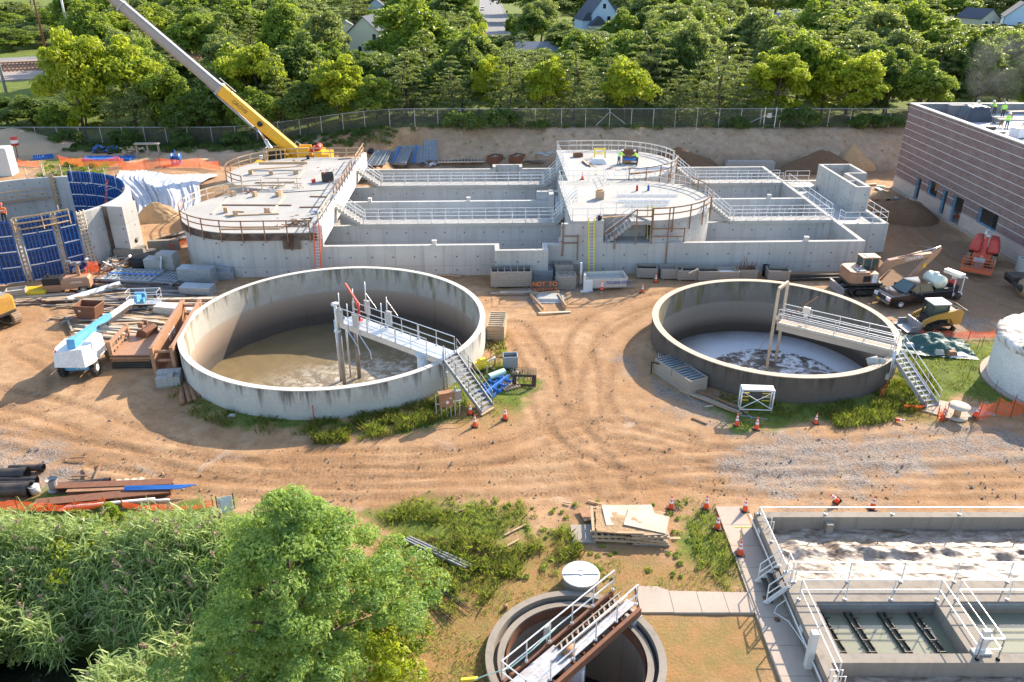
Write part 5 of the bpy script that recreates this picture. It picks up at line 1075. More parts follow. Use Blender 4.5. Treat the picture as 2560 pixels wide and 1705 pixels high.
# --- suburban street
mb=MB(); a,b=Vector((-3.6,232,4.02)),Vector((-15,560,4.02)); n=Vector((1,.03,0)).normalized(); mb.quad(a-n*5.4,a+n*5.4,b+n*5.4,b-n*5.4); o=part('street',mb,'asphalt',None); tag(o,kind='structure')
mb=MB(); 
for s in (-1,1): mb.beam(a+n*s*5.6+Vector((0,0,.05)),b+n*s*5.6+Vector((0,0,.05)),.3,.2)
tag(part('kerb',mb,'path_concrete',None),kind='structure')
def simple_car(loc,rz,label,paint,group='cars parked along the far street'):
    t=thing('parked_car',label,'car',loc,rz,group)
    part('body',MB().xprism([(-2.2,.35),(-2.25,.75),(-1.4,.95),(2.1,.95),(2.25,.7),(2.2,.35)],1.8),paint,t)
    part('cabin',MB().xprism([(-1.3,.951),(-.7,1.45),(1.1,1.45),(1.8,.951)],1.6),'glass_dark',t)
    for sx_ in (-.82,.82):
        for sy in (-1.4,1.4): part('wheel',MB().cyl((sx_-.1,sy,.34),(sx_+.1,sy,.34),.34),'rubber',t)
for i,(xd,Y,pt,lab) in enumerate([(1120,395,'white_paint','white car parked highest up the far suburban street'),(1118,318,'grey_steel','silver car parked midway along the far suburban street'),(1116,262,'red_paint','dark red car parked nearest on the far suburban street')]):
    p=Vector((-3.6-(Y-232)*.035-4.3,Y,4.03)); simple_car(p,R(2),lab,pt)
for i,(dx,Y) in enumerate([(6.2,330),(6.3,372),(6.2,300)]):
    single('wheelie_bin',MB().box((0,0,.55),(.6,.65,1.0),0,0,0,1.15).box((0,0,1.09),(.72,.78,.07)),'bright_blue' if i!=1 else 'dark_steel','%s wheelie bin at the right kerb of the far street'%('nearest blue','dark','second blue')[(2,1,0).index(i) if False else (1,1,0)[i] if i!=0 else 2],'bin',(-3.6-(Y-232)*.035+dx,Y,4.05))
# --- railway at far left
rd=Vector((1,.47,0)).normalized(); rn=Vector((-rd.y,rd.x,0)); rc=Vector((xat(40,182,4),182,4))
k=NM('ballast',.95); f=k.noise(k.pos(),9,4,.7); k.col(k.mix(f,(.20,.155,.13),(.44,.36,.31))); M['ballast']=k.m
tag(part('railway_bed',MB().xf(Matrix()).prism([tuple((rc+rd*a+rn*b)[:2]) for a,b in ((-70,-26),(40,-26),(40,12.9),(-70,12.9))],3.4,4.30),'ballast',None),kind='structure')
tag(part('access_road',MB().prism([tuple((rc+rd*a+rn*b)[:2]) for a,b in ((-70,13),(45,13),(45,19),(-70,19))],3.4,4.2),'asphalt',None),kind='structure')
for j,b in enumerate((-11,-6,-1,4)):
    t=thing('railway_track','railway track, %s of four running past the far left edge of the wood'%('nearest','second','third','farthest')[j],'railway track',rc+rn*b+Vector((0,0,.305)),math.atan2(rd.y,rd.x))
    for s in (-.72,.72): part('rail',MB().bb((-70,s-.05,.12),(40,s+.05,.28)),'rust_light',t)
    mb=MB()
    for i in range(150): mb.bb((-70+i*.73,-1.25,0),(-70+i*.73+.26,1.25,.12))
    o=part('sleepers',mb,'lumber_brown',t); o['kind']='stuff'
def mast(x,y,z,h,mat,label,base=True):
    t=thing('catenary_mast',label,'mast',(x,y,z)); part('pole',MB().tube([(0,0,.9),(0,0,h)],.28,10,True,.2),mat,t)
    if base: part('footing',MB().box((0,0,.45),(1.5,1.5,.9),.3),'concrete_block',t)
    return t
p=G(22,255,2.2); m1=mast(p.x,p.y,2.0,13.5,'grey_steel','grey steel catenary mast on a concrete footing at the far left edge')
p=at_y(110,196); m2=mast(p.x,196,4,20,'rust','rust-red catenary mast rising beside the railway, partly behind bright trees'); p3=at_y(170,203); m3=mast(p3.x,203,4,20,'galv','grey catenary mast carrying a cross beam, right of the rust-red one')
part('cross_beam',MB().beam((0,.3,13.2),(22,5,13.6),.3,.35).beam((0,.3,15),(12,2.8,13.6),.1),'rust',m2); part('cross_beam',MB().beam((-.2,.2,13.6),(14,3,14.2),.45,.5),'galv',m3)
mb=MB()
for j,(z,b) in enumerate(((10.5,-11),(11.5,-11),(10.5,-6),(11.5,-6),(10.5,-1),(11.5,-1),(10.5,4),(13,6),(14.2,7))):
    q=[rc+rd*s+rn*b+Vector((0,0,z-4+.012*(abs((s+70)%45-22))**1.2*.25)) for s in range(-70,60,9)]; mb.tube(q,.025,4,False)
o=part('catenary_wire',mb,'dark_steel',None); tag(o,'bundle of thin overhead wires strung above the railway tracks','overhead wires')
# ================================================================ builders of movable things
def person(loc,rz,label,shirt='hivis',pants='denim',hat='helmet_white',pose='stand'):
    t=thing('person',label,'person',loc,rz)
    bend=.55 if pose=='bend' else 0.0
    def tor(z): return (0,bend*(z-.95)*.9,z-bend*(z-.95)*.25)
    J=[];E_=[];Rr=[]
    def j(p,r,par=None): J.append(p);Rr.append(r);  (E_.append((par,len(J)-1)) if par is not None else None); return len(J)-1
    pv_=j(tor(.96),.145); ch=j(tor(1.25),.155,pv_); nk=j(tor(1.48),.062,ch); hd=j((tor(1.62)[0],tor(1.62)[1]+.02,tor(1.62)[2]),.098,nk); j((tor(1.74)[0],tor(1.74)[1]+.01,tor(1.74)[2]),.085,hd); j((tor(1.62)[0],tor(1.62)[1]+.115,tor(1.60)[2]),.018,hd)
    st=.16 if pose=='stride' else .04
    for s in (-1,1):
        k_=j((s*.12,s*st*.6+.03,.52),.075,j((s*.11,.0,.88),.10,pv_)); a=j((s*.14,s*st,.10),.05,k_); j((s*.15,s*st+.15,.05),.042,a)
        sh=j((s*.20,tor(1.42)[1],tor(1.42)[2]),.068,ch)
        if pose in('stand','stride'): el=j((s*.27,.02,1.14),.05,sh); wr=j((s*.27,.14,.92),.034,el); dr=(0,.35,-.94)
        else: el=j((s*.28,tor(1.3)[1]+.16,tor(1.2)[2]),.05,sh); wr=j((s*.20,tor(1.3)[1]+.36,tor(1.15)[2]),.034,el); dr=(0,.8,-.6)
        w_=J[wr]; pm=j((w_[0],w_[1]+dr[1]*.07,w_[2]+dr[2]*.07),.036,wr)
        for q,(o,l) in enumerate(((-.03,.07),(-.01,.085),(.01,.08),(.03,.06))):
            b=(w_[0]+o*.4,w_[1]+dr[1]*.10,w_[2]+dr[2]*.10); j((b[0]+o*.6,b[1]+dr[1]*l+.01,b[2]+dr[2]*l),.008,pm)
        j((w_[0]-s*.055,w_[1]+dr[1]*.08+.02,w_[2]+dr[2]*.08),.010,pm)
    me=bpy.data.meshes.new('body'); me.from_pydata(J,E_,[]); o=bpy.data.objects.new('body',me); COL.objects.link(o)
    m=o.modifiers.new('skin','SKIN'); sk=me.skin_vertices[0].data
    for i,r in enumerate(Rr): sk[i].radius=(r,r*.85 if i<3 else r)
    sk[0].use_root=True; ss=o.modifiers.new('sub','SUBSURF'); ss.levels=2; ss.render_levels=2
    dg=bpy.context.evaluated_depsgraph_get(); m2=bpy.data.meshes.new_from_object(o.evaluated_get(dg)); bpy.data.objects.remove(o); m2.name='body'; m2.materials.clear()
    for mm in (pants,shirt,'skin','dark_cloth'): m2.materials.append(M[mm])
    hz_=tor(1.5)
    for p in m2.polygons:
        c=p.center; hand=abs(c.x)>.16 and ((pose in('stand','stride') and c.z<.93 and c.z>.6 and c.y>.08) or (pose not in('stand','stride') and c.y>tor(1.3)[1]+.34))
        head=(c-Vector(tor(1.62))).length<.2 and c.z>tor(1.5)[2]-.01
        p.material_index=2 if head or hand else (3 if c.z<.14 else (0 if c.z<tor(.98)[2] and abs(c.x)<.24 and c.y<.3 else 1)); p.use_smooth=True
    b=bpy.data.objects.new('body',m2); COL.objects.link(b); b.parent=t
    h=Vector(tor(1.70)); mb=MB(); mb.smooth=True; mb.lathe([(.145,0),(.128,.02),(.125,.07),(.09,.125),(.0,.145)],16,(h.x,h.y+.0,h.z)); mb.lathe([(.165,-.005),(.12,.01)],16,(h.x,h.y+.03,h.z)); part('hard_hat',mb,hat,t)
    mb=MB(); z=1.18; c=tor(z); mb.lathe([(.205,0),(.208,.05)],16,(0,0,0)); mb.xf(Matrix.Translation((c[0],c[1],c[2]))@Matrix.Diagonal((1,.82,1,1))); part('reflective_band',mb,'reflective',t)
    return t
CONE=None
def cone(px,py,label,z=0.0,tilt=None,s=1.0,rz=0):
    global CONE
    p=G(px,py,z); 
    if CONE is None:
        t=thing('traffic_cone',label,'traffic cone',p,rz,'orange traffic cones'); mb=MB(); mb.bb((-.19,-.19,0),(.19,.19,.045)); part('base',mb,'rubber_dusty' if False else 'black',t)
        mb=MB(); mb.smooth=True; mb.lathe([(.145,.046),(.028,.80),(.0,.805)],20); part('cone_body',mb,'orange_cone',t)
        for a,b in ((.36,.49),(.57,.67)):
            mb=MB(); mb.smooth=True; r=lambda z_:.145-.117*(z_-.046)/.754+.004; mb.lathe([(r(a),a),(r(b),b)],20); part('reflective_collar',mb,'reflective',t)
        CONE=t; o=t
    else: o=dup(CONE,p,rz,label)
    o.location=p; o.scale=(s,)*3; o.rotation_euler=(0,0,rz)
    if tilt: o.rotation_euler=tilt; o.location=p+Vector((0,0,.13))
    return o
def crate_box(loc,rz,w,d,h,label,mat='lumber_grey',fill=None,slats=4,legs=True,group=None,name='form_crate',ribs=0,ribmat='silver_form'):
    t=thing(name,label,'crate',loc,rz,group); b=.14 if legs else .02; th=.05
    mb=MB()
    for i in range(slats):
        z0=b+(h-b)*i/slats; z1=b+(h-b)*(i+1)/slats-.02; e=.006*(i%2)
        for s in (-1,1): mb.bb((-w/2-e,s*d/2-th/2,z0),(w/2+e,s*d/2+th/2,z1)); mb.bb((s*w/2-th/2,-d/2+th/2+.002,z0),(s*w/2+th/2,d/2-th/2-.002,z1))
    part('side_boards',mb,mat,t); part('bottom',MB().bb((-w/2+.03,-d/2+.03,b-.03),(w/2-.03,d/2-.03,b+.02)),mat,t)
    if legs:
        for s in (-1,1): part('skid',MB().bb((s*w*.38-.06,-d/2,0),(s*w*.38+.06,d/2,b-.031)),mat,t)
    if fill: part('contents',MB().bb((-w/2+.04,-d/2+.04,b+.021),(w/2-.04,d/2-.04,h*.72)),fill,t)
    if ribs:
        mb=MB()
        for i in range(ribs+1): x=-w/2+.03+(w-.06)*i/ribs; mb.bb((x-.03,-d/2+.03,h-.12),(x+.03,d/2-.03,h-.02))
        part('form_ribs',mb,ribmat,t)
    return t
def panel_stack(loc,rz,w,d,n,label,mat='silver_form',pitch=.13,ribs=7,tilt=0,group=None,name='form_panel',blue=None,rails=True):
    "aluminium wall-form panels lying flat, open ribs up"
    t=thing(name,label,'form panel',loc,rz,group); t.rotation_euler=(tilt,0,rz)
    for j in range(n):
        z=j*pitch; mb=MB(); sh=.03*((j*7)%3-1)
        for s in (-1,1): mb.bb((-w/2+sh,s*d/2-.03,z),(w/2+sh,s*d/2+.03,z+pitch*.9)); mb.bb((s*w/2-.03+sh,-d/2+.031,z),(s*w/2+.03+sh,d/2-.031,z+pitch*.9))
        for i in range(1,ribs): x=-w/2+w*i/ribs+sh; mb.bb((x-.025,-d/2+.031,z+.03),(x+.025,d/2-.031,z+pitch*.8))
        if j==n-1:
            mb.bb((-w/2+.03+sh,-d/2+.03,z),(w/2-.03+sh,d/2-.03,z+.028))
        if j==n-1 and ribs>5:
            for q in (-.25,.25): mb.bb((-w/2+.03+sh,q*d-.03,z+.1),(w/2-.03+sh,q*d+.03,z+pitch*.95))
        part('panel',mb,mat,t)
    if blue:
        part('brace',MB().bb((-w/2,-.09,n*pitch+.002),(w/2,.09,n*pitch+.06)),blue,t)
    return t
def boards(loc,rz,n,L,label,mat='lumber',seed=0,wd=.2,h=.05,spread=.8,ang=.1,group=None,name='board_pile',cat='boards',layers=3):
    rs=random.Random(seed); t=thing(name,label,cat,loc,rz,group)
    for i in range(n):
        z=(i*layers//n)*h*1.02; y=rs.uniform(-spread,spread); l=L*rs.uniform(.6,1.05); a=rs.gauss(0,ang)+( .9 if i%layers==1 and layers>3 else 0)
        part('board',MB().box((rs.uniform(-.15,.15)*L,y,z+h/2+.002*i),(l,wd*rs.uniform(.7,1.15),h),a),mat if isinstance(mat,str) else mat[i%len(mat)],t)
    return t
def one_board(a,b,w,h,label,mat='lumber',name='plank',group=None,z=0):
    a,b=Vector(a),Vector(b); c=(a+b)/2; mb=MB(); mb.beam(a-c,b-c,w,h); return single(name,mb,mat,label,'plank',c+Vector((0,0,h/2)),0,group)
def track_unit(L,W,Hh,trap=False):
    "one crawler track: belt with grousers; runs along y, centred on x=0"
    r=Hh/2; mb=MB(); pth=[]
    if not trap:
        for a in range(-90,91,22): pth.append((L/2-r+r*math.cos(R(a)),r+r*math.sin(R(a))))
        for a in range(90,271,22): pth.append((-L/2+r+r*math.cos(R(a)),r+r*math.sin(R(a))))
    else:
        pth=[(L/2-.12,.12),(L/2-.02,.25),(L/2-.12,.40),(-.05,Hh-.02),(-.25,Hh),(-.42,Hh-.06),(-L/2+.05,.35),(-L/2,.2),(-L/2+.12,.02),(L/2-.25,.0)]
    n=len(pth); cyy=sum(p[0] for p in pth)/n; czz=sum(p[1] for p in pth)/n
    inn=[(cyy+(p[0]-cyy)*.88,czz+(p[1]-czz)*.78) for p in pth]
    vs=[]
    for q,x in ((pth,-W/2),(pth,W/2),(inn,-W/2),(inn,W/2)): vs+=[(x,p[0],p[1]) for p in q]
    fs=[]
    for i in range(n):
        k2=(i+1)%n; fs+=[(i,k2,n+k2,n+i),(2*n+i,3*n+i,3*n+k2,2*n+k2),(i,2*n+i,2*n+k2,k2),(n+i,n+k2,3*n+k2,3*n+i)]
    mb._add(vs,fs)
    per=0; seg=[(Vector((0,*pth[i])),Vector((0,*pth[(i+1)%n]))) for i in range(n)]
    for a,b in seg:
        l=(b-a).length; m=max(1,int(l/.17)); d=(b-a).normalized(); nn=Vector((0,d.z,-d.y))
        for q in range(m): c=a.lerp(b,(q+.5)/m)+nn*.015; mb.beam(c-d*.03,c+d*.03,W*1.0,.06,nn)
    return mb
def wheel(root,x,y,r,w,tread='rubber',rim='white_paint',lug=True):
    mb=MB(); mb.smooth=True; s=.5*w; mb.lathe([(r*.55,-s),(r*.92,-s),(r,-s*.7),(r,s*.7),(r*.92,s),(r*.55,s)],28); mb.xf(Matrix.Translation((x,y,r))@Matrix.Rotation(PI/2,4,'Y'))
    if lug:
        for i in range(14):
            a=2*PI*i/14
            for q in (-1,1): mb.box((x+q*s*.5,y+math.cos(a+q*.11)*r,r+math.sin(a+q*.11)*r),(s*.85,.09,.09),0,a)
    o=part('wheel',mb,tread,root)
    mb=MB(); mb.smooth=True; mb.lathe([(.0,.0),(r*.25,.02),(r*.3,.05),(r*.56,.0),(r*.56,-.05)],20); mb.lathe([(.0,.0),(r*.25,-.02),(r*.3,-.05),(r*.56,.0)],20); sd_=1 if x>0 else -1
    mb.xf(Matrix.Translation((x+sd_*s*.8,y,r))@Matrix.Rotation(PI/2,4,'Y')); part('rim',mb,rim,o); return o
TXM=lambda loc,ax,ay: Matrix.Translation(loc)@Matrix((Vector(ax).normalized(),Vector(ay).normalized(),Vector(ax).cross(Vector(ay)).normalized())).transposed().to_4x4()
def excavator(loc,rz,label,paint,scale=1,boom=((.0,.7,1.35),(.0,1.6,2.75),(.0,5.0,2.95),(.0,3.1,.45)),name_text=None,blade=True,cabmat='tan_paint',bucket=False,sw=0,track='rubber'):
    "crawler excavator, arm along +y"
    t=thing('excavator',label,'excavator',loc,rz); t.scale=(scale,)*3
    for s in (-1,1): o=part('track',track_unit(3.3,.55,.78).xf(Matrix.Translation((s*1.05,0,0))),track,t); o2=part('track_frame',MB().bb((s*1.05-.2,-1.2,.22),(s*1.05+.29,1.2,.56)),'dark_steel',o)
    part('undercarriage',MB().bb((-.8,-.7,.35),(.8,.7,.7)).cyl((0,0,.7),(0,0,.95),.6),'dark_steel',t)
    if blade:
        mb=MB(); mb.xprism([(-2.35,.05),(-2.2,.05),(-2.12,.35),(-2.2,.75),(-2.36,.75),(-2.28,.35)],2.4); mb.beam((-.45,-1.0,.4),(-.45,-2.2,.3),.15,.2).beam((.45,-1.0,.4),(.45,-2.2,.3),.15,.2); part('dozer_blade',mb,'grey_steel',t)
    # rotating house
    mb=MB(); pr=[(-1.25,-1.0)]+[( -1.25+.35*(1-math.cos(R(a)))-.0, -1.0-.75*math.sin(R(a))) for a in (30,60,80)]+[(.9,-1.78)]+[(1.25-.35*(1-math.cos(R(a))),-1.0-.75*math.sin(R(a))) for a in (80,60,30)]+[(1.25,-1.0),(1.25,.95),(-.1,.95),(-.1,1.15),(-1.25,1.15)]
    mb.prism(pr,.96,1.15); part('house_deck',mb,'dark_steel',t)
    mb=MB(); ew=[(-1.25,-1.0)]+pr[1:7]+[(1.25,-1.0),(1.25,.3),(-1.25,.3)]; mb.prism(pr[:8]+[(1.25,.55),(.35,.55),(.35,-.35),(-1.25,-.35)],1.151,1.95); mb.prism([(p[0]*.93,p[1]*.96-.03) for p in pr[:8]]+[(1.15,-.2),(-1.15,-.35)],1.951,2.08); part('engine_cover',mb,paint,t)
    part('grille',MB().bb((1.251,-.75,1.3),(1.275,-.15,1.8)),'black',t); part('decal_panel',MB().bb((1.251,-.02,1.2),(1.278,.42,1.9)),'white_paint' if name_text else 'black',t)
    part('exhaust',MB().cyl((.7,-.9,2.05),(.7,-.9,2.5),.07).bb((.2,-1.2,2.081),(1.0,-.5,2.16)),'grey_steel',t)
    # cab on the left side
    mb=MB(); c0=(-1.2,-.3);c1=(-.12,1.2)
    for x in (c0[0]+.04,c1[0]-.04):
        for y in (c0[1]+.05,.45,c1[1]-.05): mb.beam((x,y,1.15),(x,y if y<1 else y-.12,2.78),.08,.08)
    mb.bb((c0[0],c0[1],1.151),(c1[0],c1[1],1.45)); mb.bb((c0[0]-.02,c0[1]-.03,2.78),(c1[0]+.02,c1[1]-.05,2.88)); cab=part('cab',mb,paint,t)
    part('roof_hatch',MB().bb((c0[0]+.15,.1,2.881),(c1[0]-.15,.85,2.93)),'white_paint',cab); part('cab_glass',MB().bb((c0[0]+.05,c0[1]+.06,1.451),(c1[0]-.05,c1[1]-.12,2.779)),'glass_green',t)
    b0,b1,b2,b3=[Vector(p) for p in boom]; ox=Vector((.28,0,0)); mb=MB()
    top=[b0+Vector((0,-.1,.1)),b1+Vector((0,-.15,.22)),b1.lerp(b2,.35)+Vector((0,0,.26)),b2+Vector((0,.1,.12))]; bot=[b0+Vector((0,.15,-.2)),b1+Vector((0,.25,-.32)),b1.lerp(b2,.4)+Vector((0,0,-.22)),b2+Vector((0,.1,-.14))]
    pl=[(p.y,p.z) for p in bot]+[(p.y,p.z) for p in reversed(top)]; k0=mb.mark(); mb.xprism(pl,.42); mb.xf(Matrix.Translation(ox),k0); bo=part('boom',mb,paint,t)
    d=(b3-b2).normalized(); nrm=Vector((0,d.z,-d.y)); e=b2-d*.65; pl=[e+nrm*.10,b2+nrm*.26,b3+nrm*.10,b3-nrm*.12,b2-nrm*.20,e-nrm*.08]; mb=MB(); mb.xprism([(p.y,p.z) for p in pl],.34); mb.xf(Matrix.Translation(ox)); part('stick',mb,paint,t)
    for a,b,r in ((b1+Vector((0,.7,.36)),e+Vector((0,0,.05)),.075),(b0+Vector((0,.55,-.35)),b1.lerp(b2,.2)+Vector((0,0,-.1)),.085)):
        m_=a.lerp(b,.55); o=part('hydraulic_cylinder',MB().cyl(a+ox,m_+ox,r,None,10),paint,t); part('piston_rod',MB().cyl(m_+ox,b+ox,r*.5,None,8),'chrome',o)
    part('yellow_mark',MB().bb((.06,b2.y-.75,b2.z-.95),(.065+.43,b2.y-.55,b2.z-.70)),'yellow',t) if False else None
    if name_text: q=b1.lerp(b2,.52)+ox+Vector((.217,0,.02)); dd=(b2-b1).normalized(); text('lettering',name_text,.34,'text_white',t,TXM(q,dd,(0,-dd.z,dd.y)))
    if bucket:
        mb=MB(); k0=mb.mark(); mb.xprism([(-.5,-.1),(.5,.1),(.55,-.2),(.35,-.75),(-.2,-.95),(-.55,-.6)],1.0); mb.xf(Matrix.Translation(b3+ox),k0); part('bucket',mb,'dark_steel',t)
    else: part('coupler',MB().box(b3+ox+Vector((0,.05,-.1)),(.3,.4,.35)),'dark_steel',t)
    return t
def boom_lift(loc,rz,label,base,tur,boomc,basketc,mode):
    "telescopic boom lift, boom along +y from the turntable"
    t=thing('boom_lift',label,'boom lift',loc,rz); part('chassis',MB().bb((-.75,-1.55,.55),(.75,1.55,.95)).bb((-1.0,-1.45,.42),(1.0,-1.05,.66)).bb((-1.0,1.05,.42),(1.0,1.45,.66)),base,t)
    for sx_ in (-1.02,1.02):
        for sy in (-1.25,1.25): wheel(t,sx_,sy,.5,.36,'rubber_dusty' if sy>0 else 'rubber','white_paint')
    return t
def lathe_tank(): pass
def net(pts,h,label,seed=1,name='barrier_net',sag=.25,lean=0,mat='net_orange',stakes=True):
    pts=[Vector(p) for p in pts]; rs=random.Random(seed); t=thing(name,label,'barrier net',pts[0]); o=pts[0]; V=[];F=[];n=0
    prev=None
    for a,b in zip(pts,pts[1:]):
        m=max(3,int((b-a).length/.35))
        for i in range(m+1):
            f=i/m; p=a.lerp(b,f)-o; tp=h*(1-sag*math.sin(PI*f)*rs.uniform(.7,1.2)); off=Vector((rs.gauss(0,.04),rs.gauss(0,.05)+lean*tp,0)); V+=[p+Vector((rs.gauss(0,.03),rs.gauss(0,.04),.02)),p+off*.6+Vector((0,0,tp*.5)),p+off+Vector((0,0,tp))]
            if prev is not None: F+=[(prev,n,n+1,prev+1),(prev+1,n+1,n+2,prev+2)]
            prev=n;n+=3
    mb=MB(); mb._add(V,F); part('net',mb,mat,t)
    if stakes:
        for p in pts: q=p-o; part('stake',MB().tube([q+Vector((0,0,-.05)),q+Vector((rs.gauss(0,.08),rs.gauss(0,.05),h*1.25))],.022,5),'rust',t)
    return t
k=NM('net_orange',.6); k.col((.85,.13,.04)); tb=k.n('BsdfTransparent'); tr_=k.n('BsdfTranslucent'); tr_.inputs[0].default_value=(.85,.15,.05,1); m1_=k.n('MixShader'); m1_.inputs[0].default_value=.4; k.l(k.b.outputs[0],m1_.inputs[1]); k.l(tr_.outputs[0],m1_.inputs[2])
ms=k.n('MixShader'); P=k.co(); x=k.sep(P)
def bars(v,f): return k.math('GREATER_THAN',k.math('FRACT',k.math('MULTIPLY',v,f)),.68)
k.l(k.math('MAXIMUM',bars(k.math('ADD',x[0],k.math('MULTIPLY',x[1],.6)),11.0),bars(x[2],13.0)),ms.inputs[0]); k.l(tb.outputs[0],ms.inputs[1]); k.l(m1_.outputs[0],ms.inputs[2]); k.l(ms.outputs[0],k.nt.nodes['Material Output'].inputs[0]); M['net_orange']=k.m
def mound(loc,w,d,h,label,mat,seed,name='dirt_pile',rz=0,n=40):
    rs=np.random.RandomState(seed); g=np.linspace(-1,1,n); X,Y=np.meshgrid(g,g); r_=np.hypot(X,Y)*(1+.28*(noise2(X+5,Y+5,seed,2,1.3)-.5)*2); z=h*np.clip(1-r_,0,1)**.85*(.8+.4*noise2(X+2,Y+2,seed+1,3,2.2)); z+=(noise2(X*3+9,Y*3+9,seed+2,3,2)-.5)*.14*h*(r_<1); z-=.12*(r_>.93)
    i=np.arange(n-1)[:,None]*n+np.arange(n-1)[None,:]; o=npmesh(name,np.stack([X.ravel()*w/2,Y.ravel()*d/2,z.ravel()],1),np.stack([i,i+1,i+n+1,i+n],-1).reshape(-1,4),mat,smooth=True); o.location=loc; o.rotation_euler=(0,0,rz); return tag(o,label,'dirt pile')
def soil(key,a,b):
    k=NM(key,.97,spec=.1); f=k.noise(k.co(),2.5,7,.7); g=k.noise(k.co(),14,4,.7); k.col(k.mix(k.ramp(g,[(.45,0),(.7,.6)]),k.mix(f,a,b),tuple(x*.55 for x in a))); k.bump(f,.8,.12); M[key]=k.m
soil('soil_dark',(.13,.078,.045),(.24,.15,.09)); soil('soil_tan',(.38,.24,.13),(.52,.36,.21)); soil('soil_sand',(.44,.32,.21),(.54,.41,.28)); soil('soil_grey',(.20,.18,.165),(.36,.33,.31))
# ================================================================ survey sheets: enlarged parts of the photograph
YL=lambda x,y,z=0:G(x/4.238,640+y/4.238,z)           # left yard
FL=lambda x,y,z=0:G(x/4.238,350+y/4.238,z)           # far left
FD=lambda x,y,z=DZ:G(440+x/4.238,340+y/4.238,z)      # left deck
FM=lambda x,y,z=MZ:G(1380+x/4.238,340+y/4.238,z)     # middle deck
FB=lambda x,y,z=0:G(900+x/4.238,340+y/4.238,z)       # behind the basin
MC=lambda x,y,z=0:G(900+x/3.733,660+y/3.733,z)       # stair of the large tank
MW=lambda x,y,z=0:G(1200+x/4.529,640+y/4.529,z)      # foot of the front wall
MR=lambda x,y,z=0:G(1540+x/3.733,660+y/3.733,z)      # smaller tank
RR_=lambda x,y,z=0:G(2040+x/4.238,440+y/4.238,z)     # right yard
RB=lambda x,y,z=0:G(2040+x/3.733,660+y/3.733,z)      # right, lower
NB=lambda x,y,z=0:G(x/2.509,1080+y/2.509,z)          # near bank
NC=lambda x,y,z=0:G(1100+x/2.986,1180+y/2.986,z)     # near centre
NP=lambda x,y,z=0:G(1640+x/3.104,1200+y/3.104,z)     # near path
ANG=lambda a,b: math.atan2((b-a).y,(b-a).x)
# ---------------------------------------------------------------- crane
cr=thing('crane','yellow mobile crane with long grey telescopic boom reaching out over the left wood','crane',(-27.0,97.3,1.5))
p0=Vector((1.0,0,1.95)); d=Vector((-.731,0,.682)).normalized(); nrm=Vector((.682,0,.731)).normalized(); L1=11.5
def boomsec(a,l,w,h,mat,name,taper=0):
    mb=MB(); b=a+d*l; sd=Vector((0,1,0)); vs=[]
    prof=[(-.5,.38),(-.38,.5),(.38,.5),(.5,.38),(.5,-.2),(.3,-.5),(-.3,-.5),(-.5,-.2)]
    for q in (a,b): vs+=[q+sd*(x*w)+nrm*(y*h) for x,y in prof]
    n=8; mb._add(vs,[tuple(range(n)),tuple(reversed(range(n,2*n)))]+[(i,(i+1)%n,n+(i+1)%n,n+i) for i in range(n)])
    mb.beam(b-d*.12,b+d*.12,w*1.14,h*1.14,nrm) if taper else None
    return part(name,mb,mat,cr)
boomsec(p0,L1,1.05,1.3,'yellow','main_boom'); plain('boom_grey',(.27,.255,.24),.42,.35,None,.15,2)
boomsec(p0+d*L1,13.2,.92,1.12,'boom_grey','boom_section'); boomsec(p0+d*(L1+13.2),13,.80,.98,'boom_grey','boom_section'); boomsec(p0+d*(L1+26.2),10,.7,.85,'boom_grey','boom_section')
for q,w_,h_ in ((L1,1.16,1.44),(L1+13.2,1.02,1.25),(L1+26.2,.9,1.1)): part('boom_collar',MB().beam(p0+d*(q-.15),p0+d*(q+.12),w_,h_,nrm),'galv_dark',cr)
part('boom_head',MB().beam(p0+d*(L1+36.2),p0+d*(L1+37.4),.8,1.0,nrm),'yellow',cr)
a=p0+d*1.2-nrm*.7; part('luffing_cylinder',MB().cyl((-1.6,0,1.4),Vector((-1.6,0,1.4)).lerp(p0+d*5.6-nrm*.7,.62),.24),'galv',cr); part('piston_rod',MB().cyl(Vector((-1.6,0,1.4)).lerp(p0+d*5.6-nrm*.7,.62),p0+d*5.6-nrm*.7,.15),'chrome',cr)
mb=MB(); k0=mb.mark(); mb.bb((-1.2,-1.3,1.2),(3.2,1.3,2.0)); mb.bb((1.0,-.9,2.001),(2.5,-.56,3.1)).bb((1.0,.56,2.001),(2.5,.9,3.1)); mb.bb((3.21,-1.25,1.25),(4.1,1.25,2.7)); part('turntable',mb,'yellow',cr)
part('counterweight',MB().bb((4.11,-1.35,1.0),(5.0,1.35,2.4)),'yellow',cr); mb=MB(); mb.cyl((3.5,-.8,2.95),(3.5,.8,2.95),.38); mb.cyl((2.9,-.7,2.75),(2.9,.7,2.75),.3); part('winch',mb,'red_paint',cr)
mb=MB(); mb.bb((-2.4,-1.5,1.1),(-.3,-.5,1.5)); 
for x in (-2.38,-1.4,-.34):
    for y in (-1.48,-.52): mb.beam((x,y,1.5),(x+.15,y,2.9),.09)
mb.bb((-2.3,-1.55,2.9),(-.2,-.45,3.0)); part('cab',mb,'yellow',cr); part('cab_glass',MB().bb((-2.32,-1.46,1.501),(-.36,-.54,2.895)),'glass_dark',cr)
part('carrier',MB().bb((-4.5,-1.3,.55),(6.5,1.3,1.15)),'yellow',cr)
for x in (-3.6,-2.0,3.4,5.0):
    for s in (-1.15,1.15):
        mb=MB(); mb.cyl((x,s-.25,.62),(x,s+.25,.62),.62,None,20); part('wheel',mb,'rubber',cr)
mb=MB()
for z in (2.4,2.9): mb.tube([(-2.9,-.9,z),(-2.9,.9,z),(-1.6,.9,z)],.03,5)
